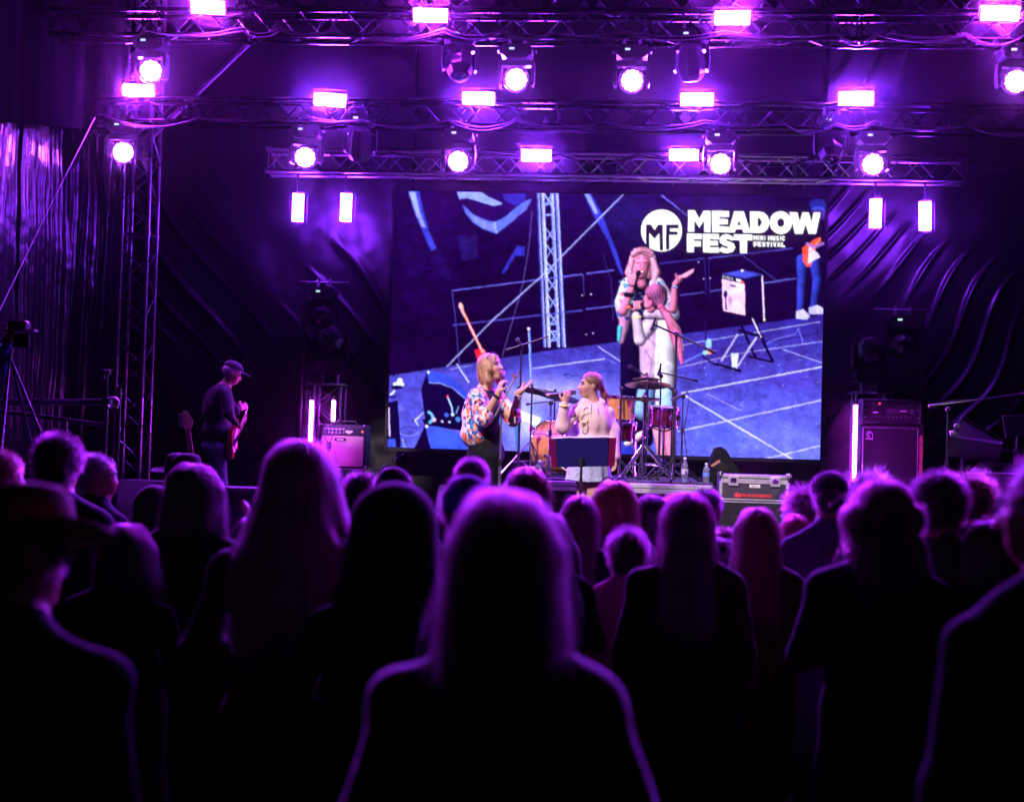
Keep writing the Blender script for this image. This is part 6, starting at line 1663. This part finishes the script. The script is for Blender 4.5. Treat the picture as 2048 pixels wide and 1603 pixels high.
def body_prims(s, sw, b, arms, tilt=0., hyaw=0., child=False, coat=0.):
    Z = lambda *v: np.array([v[0] * b, v[1], v[2]]) * s
    hs = 1.0 if not child else 1.18
    hc = np.array([math.sin(tilt) * .12, .015, 1.595 if not child else 1.575]) * s
    H = frameH((math.sin(-hyaw), math.cos(hyaw), -.03), (math.sin(tilt), 0, 1))
    L = head(hc, H, s * hs, abs(hyaw) > .5, 0)
    L += [Cp(Z(0, -.012, 1.40), hc + np.array([0, -.01, -.06]) * s, .056 * s, .052 * s, 0, .03),
          El(Z(0, 0, 1.25), (.165 * b * s, .115 * s, .21 * s), 4, .05), Cp((-sw * .95 * s, -.005, 1.335 * s), (sw * .95 * s, -.005, 1.335 * s), .062 * s, None, 4, .06),
          Cp(Z(0, -.02, 1.455), (sw * .95 * s, -.01, 1.345 * s), .05 * s, .056 * s, 4, .04), Cp(Z(0, -.02, 1.455), (-sw * .95 * s, -.01, 1.345 * s), .05 * s, .056 * s, 4, .04),
          El(Z(0, 0, 1.05), (.155 * b * s, .12 * s, .18 * s), 4, .06), El(Z(0, 0, .93), (.17 * b * s, .125 * s, .13 * s), 4, .05)]
    if coat: L += [Cp(Z(0, 0, 1.12), (0, 0, .52 * s), .165 * s * coat, .215 * s * coat, 4, .05, (1.05, .72, 1))]
    for x in (-1, 1):
        sh = np.array([x * sw * .96, -.005, 1.335]) * s
        if arms == 'down':
            e = np.array([x * (sw + .055), -.03, 1.08]) * s; w = np.array([x * (sw + .05), .05, .84]) * s; hd_ = hand(w, (0, .15, -1), (-x, .1, 0), .4, s, 0, thumb=x)
        elif arms == 'crossed' or (arms == 'raise' and x < 0):
            e = np.array([x * (sw + .075), .03, 1.10]) * s; w = np.array([-x * .02, .20, 1.13 + .03 * x]) * s; hd_ = hand(w, (-x, .05, .1), (0, -1, 0), .4, s, 0, thumb=-x)
        else:   # raise: right hand lifted in front of the face
            e = np.array([x * (sw + .09), .10, 1.14]) * s; w = np.array([x * (sw - .02), .30, 1.40]) * s; hd_ = hand(w, (-.1 * x, .1, 1), (-x, -.2, 0), .3, s, 0, thumb=-x)
        L += [Cp(sh, e, .060 * s, .052 * s, 4, .03), Cp(e, w, .052 * s, .034 * s, 4, .02)] + hd_
        hp_ = np.array([x * .085, 0, .90]) * s; kn_ = np.array([x * .095, .015, .48]) * s; an = np.array([x * .095, -.01, .09]) * s
        L += [Cp(hp_, kn_, .092 * s, .062 * s, 5, .03), Cp(kn_, an, .06 * s, .042 * s, 5, .02), Cp(an + np.array([0, 0, -.04]) * s, an + np.array([x * .02, .15, -.055]) * s, .038 * s, .032 * s, 6, .01)]
    return L, hc, H
def hair_prims(st, hc, H, s, v=1., v2=None):
    v2 = v2 or v
    T = lambda *a: hc + H @ (np.array(a) * s)
    N = lambda *a: np.array(a) * s
    dwn = lambda x, y, z: hc + np.array([x, y, z]) * s
    face = [dict(El(T(0, .125, -.035), N(.085, .075, .125), 0, .02, H), neg=True)]
    if st == 'short':
        return [El(T(0, -.018, .036), N(.084 * v, .102 * v, .088 * v), 0, .02, H), El(T(0, -.055, -.02), N(.07 * v, .055, .06), 0, .03, H)] + face + [dict(El(T(.085, .015, -.05), N(.02, .03, .05), 0, .01, H), neg=True), dict(El(T(-.085, .015, -.05), N(.02, .03, .05), 0, .01, H), neg=True)]
    if st == 'long':
        L = [El(T(0, -.02, .034), N(.086 * v, .106, .092), 0, .03, H), El(dwn(0, -.055, -.09), N(.098 * v, .075, .14), 0, .05), El(dwn(0, -.085, -.26), N(.110 * v2, .055, .17), 0, .06), El(dwn(0, -.10, -.40), N(.10 * v2, .04, .12), 0, .06)]
        for x in (-1, 1): L.append(Cp(T(x * .070 * v, .0, .02), dwn(x * .092 * v2, -.02, -.22), .028 * s, .034 * s, 0, .03))
        return L + face
    if st == 'bob':
        L = [El(T(0, -.02, .034), N(.094 * v, .108, .094), 0, .03, H), El(dwn(0, -.045, -.08), N(.108 * v, .085, .11), 0, .05)]
        for x in (-1, 1): L.append(Cp(T(x * .078 * v, .01, .02), dwn(x * .096 * v, .0, -.14), .03 * s, .034 * s, 0, .03))
        return L + face + [dict(El(dwn(0, 0, -.26), N(.3, .3, .09), 0, .012), neg=True)]
    if st == 'wavy':
        r = np.random.default_rng(int(abs(hc[2]) * 1e4) % 999)
        L = [El(T(0, -.02, .036), N(.102 * v, .115, .102), 0, .03, H), El(dwn(0, -.05, -.10), N(.122 * v, .09, .15), 0, .05)]
        for k in range(26):
            a = r.uniform(math.pi * .95, math.pi * 2.05); z = r.uniform(-.26, .02); L.append(El(dwn(.115 * v * math.cos(a), .095 * math.sin(a) - .02, z), N(.034, .034, .04), 0, .025))
        return L + face
    if st == 'curly':
        r = np.random.default_rng(int(abs(hc[2]) * 1e4) % 997); L = [El(T(0, -.02, .04), N(.095 * v, .108, .095), 0, .03, H)]
        for k in range(30):
            a = r.uniform(0, 6.28); b = r.uniform(-.2, 1.2); L.append(El(T(.09 * v * math.cos(a) * math.cos(b), -.02 + .10 * math.sin(a) * math.cos(b), .04 + .092 * math.sin(b)), N(.026, .026, .024), 0, .018))
        return L + face
    if st == 'bun':
        return [El(T(0, -.018, .034), N(.084, .10, .088), 0, .02, H), El(T(0, -.10, .075), N(.05, .045, .045), 0, .02, H), El(T(0, -.055, -.03), N(.066, .05, .05), 0, .03, H)] + face
    if st == 'pony':
        return [El(T(0, -.018, .034), N(.085, .10, .088), 0, .02, H), El(T(0, -.055, -.03), N(.066, .05, .05), 0, .03, H), Cp(T(0, -.105, .03), dwn(0, -.14, -.12), .026 * s, .03 * s, 0, .02), Cp(dwn(0, -.14, -.12), dwn(.01, -.12, -.30), .03 * s, .014 * s, 0, .03)] + face
    return []
FELT = mat('straw_coloured_hat', (.20, .13, .055), .85, vary=.2, vscale=25)
def hat(kind, hc, H, s, t, m_):
    o = Vector(hc + H @ (np.array([0, -.01, .045]) * s)); Rm = Matrix(H.tolist())
    if kind == 'brim':
        vs = []; n = 48; prof = [(.0, .135), (.045, .13), (.075, .118), (.092, .10), (.098, .05), (.102, .0), (.12, -.006), (.15, -.004), (.172, .006), (.173, .002), (.15, -.009), (.10, -.008)]
        for r_, z_ in prof:
            for i in range(n):
                a = 2 * math.pi * i / n; up = .045 * max(0, (r_ - .11) / .095) * abs(math.cos(a)) ** 3; dent = -.035 * math.exp(-((r_ * math.cos(a)) / .03) ** 2) * (1 if z_ > .09 else 0)
                vs.append(o + Rm @ (Vector((r_ * math.cos(a), r_ * 1.18 * math.sin(a), z_ + up + dent)) * s))
        fs = [(j * n + i, j * n + (i + 1) % n, (j + 1) * n + (i + 1) % n, (j + 1) * n + i) for j in range(len(prof) - 1) for i in range(n)]
        h_ = MB().add(vs, fs).build('hat', m_, t, ang=60)
        MB().lathe([(.1035 * s, .004 * s), (.1015 * s, .035 * s)], 32, o, Rm @ Matrix.Diagonal((1, 1.18, 1)), close=False).build('hat_band', CL['black'], h_)
    elif kind == 'cap':
        P_ = lambda *a: hc + H @ (np.array(a) * s)
        c_ = [El(P_(0, -.012, .05), np.array([.090, .108, .078]) * s, 0, .02, H), El(P_(0, .125, .045), np.array([.066, .07, .010]) * s, 0, .02, H), El(P_(0, -.012, .128), np.array([.012, .012, .008]) * s, 0, .004, H), dict(El(P_(0, 0, -.045), np.array([.25, .25, .06]) * s, 0, .01, H), neg=True), dict(El(P_(0, -.115, .02), np.array([.035, .03, .022]) * s, 0, .006, H), neg=True)]
        v_, q_ = nets(c_, .009 * s); mesh_np('cap', v_, q_, m_, t)
    elif kind == 'beanie':
        P_ = lambda *a: hc + H @ (np.array(a) * s)
        c_ = [El(P_(0, -.015, .04), np.array([.092, .112, .10]) * s, 0, .02, H), dict(El(P_(0, 0, -.06), np.array([.25, .25, .06]) * s, 0, .01, H), neg=True)]
        v_, q_ = nets(c_, .010 * s); mesh_np('beanie', v_, q_, m_, t)
    elif kind == 'hood':
        P_ = lambda *a: hc + H @ (np.array(a) * s)
        c_ = [El(P_(0, -.03, .03), np.array([.118, .128, .118]) * s, 0, .03, H), El(P_(0, -.05, -.09), np.array([.122, .11, .13]) * s, 0, .04, H), El(P_(0, -.06, -.17), np.array([.16, .10, .07]) * s, 0, .05, H), dict(El(P_(0, .13, -.02), np.array([.085, .10, .13]) * s, 0, .02, H), neg=True)]
        v_, q_ = nets(c_, .012 * s, fold(9, .006, 5)); mesh_np('hood', v_, q_, m_, t)
    elif kind == 'glasses':
        mb = MB()
        for x in (-1, 1): mb.ring(o + Rm @ (Vector((x * .038, .045, .075)) * s), .03 * s, .005, Rm @ Matrix.Rotation(R(60), 3, 'X'), n=14); mb.path([o + Rm @ (Vector((x * .068, .045, .075)) * s), o + Rm @ (Vector((x * .088, -.01, .035)) * s), o + Rm @ (Vector((x * .088, -.05, .0)) * s)], .0045)
        mb.build('sunglasses', BLACK, t)
    elif kind == 'specs':
        mb = MB()
        for x in (-1, 1): mb.ring(Vector(hc + H @ (np.array([x * .033, .097, .012]) * s)), .024 * s, .003, Rm @ Matrix.Rotation(R(90), 3, 'X'), n=14); mb.path([Vector(hc + H @ (np.array([x * .055, .092, .014]) * s)), Vector(hc + H @ (np.array([x * .08, -.01, .014]) * s))], .0028)
        mb.build('glasses', BLACK, t)
CROWD = []
def crowd(px, py, Y, label, hair='short', hc_='dark', v=1., sw=.175, b=1., arms='crossed', yaw=0., hyaw=0., tilt=0., top='black', hats=(), hatm=None, child=False, n=None, z0=0., tallhat=.0, v2=None, coat=None):
    p = P(px, py, Y); Hh = p.z - z0; s = (Hh - tallhat) / (1.712 if hair else 1.70)
    t = thing('person', label, 'person', (p.x, Y, z0), yaw, 'crowd before the stage')
    coat = (1.0 + .15 * ((px * 7) % 3) / 2) if coat is None else coat
    L, hc, H = body_prims(s, sw, b, arms, tilt, hyaw, child, coat)
    vox = .016 if Y < 3.5 else (.020 if Y < 6 else .024)
    figure('body', L, vox, [SKINM, LIP, EYE, BROW, CL[top], TR_, SHOE], t, fold(8, .012 if Y < 6.5 else .007, int(px) % 91))
    rng = np.random.default_rng(abs(int(px)) + 3)
    hs = s * (1.18 if child else 1)
    if hair:
        sm, hm = HAIR[hc_]
        hp = hair_prims(hair, hc, H, hs, v, v2)
        V, Q = nets(hp, .011 if Y < 3.5 else .014)
        ho = mesh_np('hair', V, Q, sm, t)
        nn = n or (9000 if Y < 3 else 6500 if Y < 5.5 else 4000)
        cov = any(h_ in ('cap', 'beanie', 'hood', 'brim') for h_ in hats)
        if cov: nn //= 4
        if hair in ('short', 'bun'): strands('strands', hp, V, Q, nn, .030, hm, ho, rng, 'short', rad=.0006, steps=4)
        elif hair == 'curly': strands('strands', hp, V, Q, nn, .07, hm, ho, rng, 'short', rad=.0006, steps=7, curl=.007)
        elif hair == 'wavy': strands('strands', hp, V, Q, nn, .14, hm, ho, rng, 'long', .022, .0006, 9, .006)
        else: strands('strands', hp, V, Q, nn, .20, hm, ho, rng, 'long', .013, .00055, 8)
    for h_ in hats: hat(h_, hc, H, hs, t, hatm or CL['black'])
    CROWD.append(t)
    return t
crowd(1012, 990, 2.5, 'long-haired person seen from behind, largest and most blurred, in the middle', 'long', 'glow', .96, .163, .95, 'crossed', 0, top='fuzzy', n=14000, coat=.85)
crowd(70, 932, 2.9, 'person in a straw coloured wide-brimmed hat, large and blurred at the edge', 'short', 'dark', 1., .20, 1.15, 'down', -.3, -.5, -.20, top='dull', hats=('brim',), hatm=FELT, tallhat=.09)
crowd(118, 875, 5.8, 'man with short thick hair standing just behind the straw hat', 'short', 'dark', 1.06, .19, 1.05, top='navy')
crowd(-2, 908, 5.9, 'head cut off by the edge of the view, face turned to the stage', 'short', 'brown', 1.02, .18, 1., yaw=-.4, hyaw=-.8, top='black')
crowd(192, 913, 7.4, 'man with cropped hair and glasses looking sideways by the railing post', 'short', 'grey', .98, .19, 1.05, yaw=-.5, hyaw=-.9, top='navy', hats=('specs',))
crowd(368, 897, 7.9, 'person in a small brimmed hat below the guitar neck', 'short', 'brown', 1., .18, 1., hyaw=-.5, top='grey', hats=('brim',), hatm=CL['plum'], tallhat=.075)
crowd(312, 982, 7.2, 'hooded shorter person between the glasses man and the bob-haired one', 'short', 'dark', 1., .17, 1., top='grey', hats=('hood',), hatm=CL['grey'])
bp = crowd(388, 932, 5.4, 'person with a dark chin-length bob and yellow wristband in front of the small brimmed hat', 'bob', 'dark', 1.0, .19, 1.1, 'raise', top='black')
sb = P(388, 932, 5.4).z / 1.712
MB().ring(Vector((.17, .30, 1.395)) * sb, .034, .006, frame_z((-.1, .1, 1)), n=16).build('wristband', MATS['yellow_band'], bp)
crowd(600, 885, 4.1, 'person with long loose hair glowing pink, taller than all around, below the LED tube', 'long', 'glow', 1.04, .20, 1.12, top='plum', n=9000, v2=1.5)
crowd(722, 950, 7.3, 'short-haired head below the cream amplifier corner', 'short', 'dark', 1.02, .18, 1., top='black')
crowd(787, 942, 6.6, 'person in a smooth dark beanie below the screen corner', 'short', 'dark', 1., .18, 1., top='black', hats=('beanie',), hatm=CL['plum'])
crowd(790, 988, 3.7, 'large hooded person just beside the blurred long-haired one', 'short', 'dark', 1., .20, 1.12, 'raise', top='black', hats=('hood',), hatm=CL['plum'])
crowd(945, 920, 7.6, 'man with cropped hair and visible ears below the adult singer', 'short', 'dark', .96, .185, 1.05, top='grey')
crowd(935, 962, 4.9, 'person in a cap coloured blue for the light on it, in front of the cropped-haired man', 'short', 'dark', 1., .18, 1., top='navy', hats=('beanie',), hatm=CL['blue'])  # blue cloth colour stands for the blue light on the cap
crowd(1055, 938, 6.0, 'long brown-haired person with sunglasses on top, below the small bottle', 'long', 'brown', 1.0, .165, .95, top='plum', hats=('glasses',))
crowd(1160, 993, 6.6, 'long-haired person in a dark coat standing below the music stand', 'long', 'chest', .88, .17, 1.0, 'down', top='navy')
crowd(1230, 965, 7.1, 'blond bob with sunglasses pushed up on the hair', 'bob', 'blond', 1.04, .16, .95, top='black', hats=('glasses',))
crowd(1256, 1062, 6.2, 'child with a bun in a bright pink top', 'bun', 'dark', 1., .15, .95, 'down', top='pink', child=True)
crowd(1303, 993, 7.7, 'rounded dark head between the blond bob and a long-haired person', 'bob', 'dark', .9, .165, .95, top='black')
crowd(1352, 992, 8.6, 'small fair head peeking behind the long-haired pair', 'short', 'blond', 1., .17, 1., top='grey')
crowd(1376, 988, 5.4, 'straight long-haired person in a wine coat, taller of the neighbouring pair', 'long', 'chest', .98, .175, 1.02, 'down', top='wine')
crowd(1416, 983, 8.2, 'short-haired man by the flight case turned to the side', 'short', 'dark', 1., .18, 1., hyaw=-.7, top='lav')
crowd(1452, 1062, 7.3, 'child in a lavender jacket between the two long-haired people', 'short', 'brown', 1., .16, 1., 'raise', top='lav', child=True)
crowd(1515, 1018, 6.0, 'straight long-haired person below the flight case, shorter of the pair', 'long', 'brown', .95, .175, 1.02, 'crossed', top='wine')
crowd(1610, 992, 8.5, 'short curly head beside the flight case corner', 'curly', 'chest', .95, .17, 1., top='black')
crowd(1591, 1030, 8.0, 'red-haired shorter person in front of the curly head', 'long', 'red', .9, .16, .95, top='black')
crowd(1660, 947, 6.8, 'man in a dark baseball cap and denim jacket before the LED tube', 'short', 'dark', .97, .185, 1.0, 'down', top='denim', hats=('cap',), hatm=CL['black'])
crowd(1738, 964, 7.6, 'curly grey head lit by the LED tube', 'curly', 'grey', 1.02, .17, 1., top='black')
crowd(1765, 972, 4.9, 'person with big wavy shoulder-length hair below the bass cabinet', 'wavy', 'chest', .95, .19, 1.1, 'crossed', top='navy')
crowd(1882, 957, 5.3, 'person with smooth dark hair in a bun below the worn cabinet edge', 'short', 'dark', 1.10, .18, 1.05, hyaw=-.4, top='plum')
crowd(1943, 967, 7.6, 'curly brown head below the lower keyboard', 'curly', 'brown', 1.0, .17, 1., top='black')
crowd(1956, 1000, 8.3, 'nearly bald head beneath the curly one near the edge of the view', None, 'grey', .9, .17, 1., hyaw=.5, top='lav')
crowd(2125, 905, 3.0, 'large dark figure with glasses cut off by the edge of the view', 'short', 'dark', 1., .205, 1.15, 'down', .35, .7, top='dull', hats=('specs',), n=1500)
crowd(215, 1098, 6.6, 'small bald-looking child beside the blurred straw hat', 'short', 'dark', .98, .15, .95, hyaw=-.5, top='plum', child=True, n=800)
crowd(505, 1040, 6.4, 'short person in a dark coat between the brimmed hat and the long pink-rimmed hair', 'bob', 'dark', .95, .165, 1.0, top='dull')
crowd(660, 1046, 6.2, 'short person behind the large hooded one, hair just showing', 'bob', 'chest', .95, .165, 1.0, top='dull')
crowd(1100, 1030, 5.9, 'person half hidden behind the blurred long-haired one', 'long', 'dark', .92, .165, 1.0, top='dull')
crowd(1442, 1080, 6.3, 'short dark-haired person squeezed between the two in wine coats', 'bob', 'dark', .92, .16, 1.05, top='dull')
crowd(1850, 1042, 6.1, 'person behind the big wavy hair near the worn cabinet edge', 'long', 'chest', .95, .17, 1.05, top='dull')
crowd(1985, 1046, 5.2, 'dark-haired person just before the large figure at the edge', 'bob', 'dark', 1.0, .18, 1.1, top='dull')
crowd(255, 1052, 5.0, 'person with a dark bob between the straw hat and the bob-haired one', 'bob', 'dark', 1.0, .18, 1.1, top='dull')
# camera operator at the edge of the view: standing on the platform with one arm up to the camera
t = thing('person', 'camera operator in a blue sleeve reaching up to the camera at the edge', 'person', PG(-60, 10.45, STAGE))
OFF = np.array(t.location)
def q4(px, py, dy=0.): return V3f(P(px, py, 10.45 + dy))
base_, hc, H = body_prims(1.03, .185, 1.05, 'down', 0, -.6)
base_ = [dict(p) for p in base_]
for p_ in base_:
    for k in ('a', 'b', 'c'):
        if k in p_: p_[k] = p_[k] + OFF
keep = [p_ for p_ in base_ if not (p_['t'] == 'c' and p_['m'] == 4 and p_['a'][0] > OFF[0] + .12 and p_['a'][2] < OFF[2] + 1.43 and p_['a'][2] > OFF[2] + 1.0 and abs(p_['a'][0] - p_['b'][0]) < .1) and not (p_['m'] == 0 and pbox(p_, 0)[0][0] > OFF[0] + .12 and pbox(p_, 0)[1][2] < OFF[2] + 1.0)]
shx = OFF + np.array([.20, 0, 1.42]); elx = q4(6, 735, -.02); wrx = q4(14, 688, -.06)
keep += [Cp(shx, elx, .062, .054, 7, .02), Cp(elx, wrx, .054, .04, 7, .02)] + hand(wrx, Vector((.12, .05, 1)), (.2, .9, 0), .35, 1.05, 0, thumb=-1)
figure('body', keep, .014, [SKINM, LIP, EYE, BROW, CL['navy'], TR_, SHOE, mat('blue_sleeve', (.03, .07, .35), .8, sheen=.3)], t, off=OFF)
hp = hair_prims('short', hc + OFF, H, 1.03); hv, hq = nets(hp, .014); mesh_np('hair', hv - OFF, hq, HAIR['dark'][0], t)
# ================================================================== STAGE HAZE
hzm = bpy.data.materials.new('stage_haze'); hzm.use_nodes = True
n_ = hzm.node_tree.nodes; n_.remove(n_['Principled BSDF'])
pv = n_.new('ShaderNodeVolumePrincipled'); pv.inputs['Color'].default_value = (.93, .92, .96, 1); pv.inputs['Density'].default_value = HAZE_D; pv.inputs['Anisotropy'].default_value = HAZE_G
hzm.node_tree.links.new(pv.outputs[0], n_['Material Output'].inputs['Volume'])
hb_ = MB().box((0, 40, 3.6), (250, 250, 9.4)).build('haze', hzm, None, False)
tag(hb_, 'thin smoke haze filling the stage and the air before it', 'haze', kind='stuff')
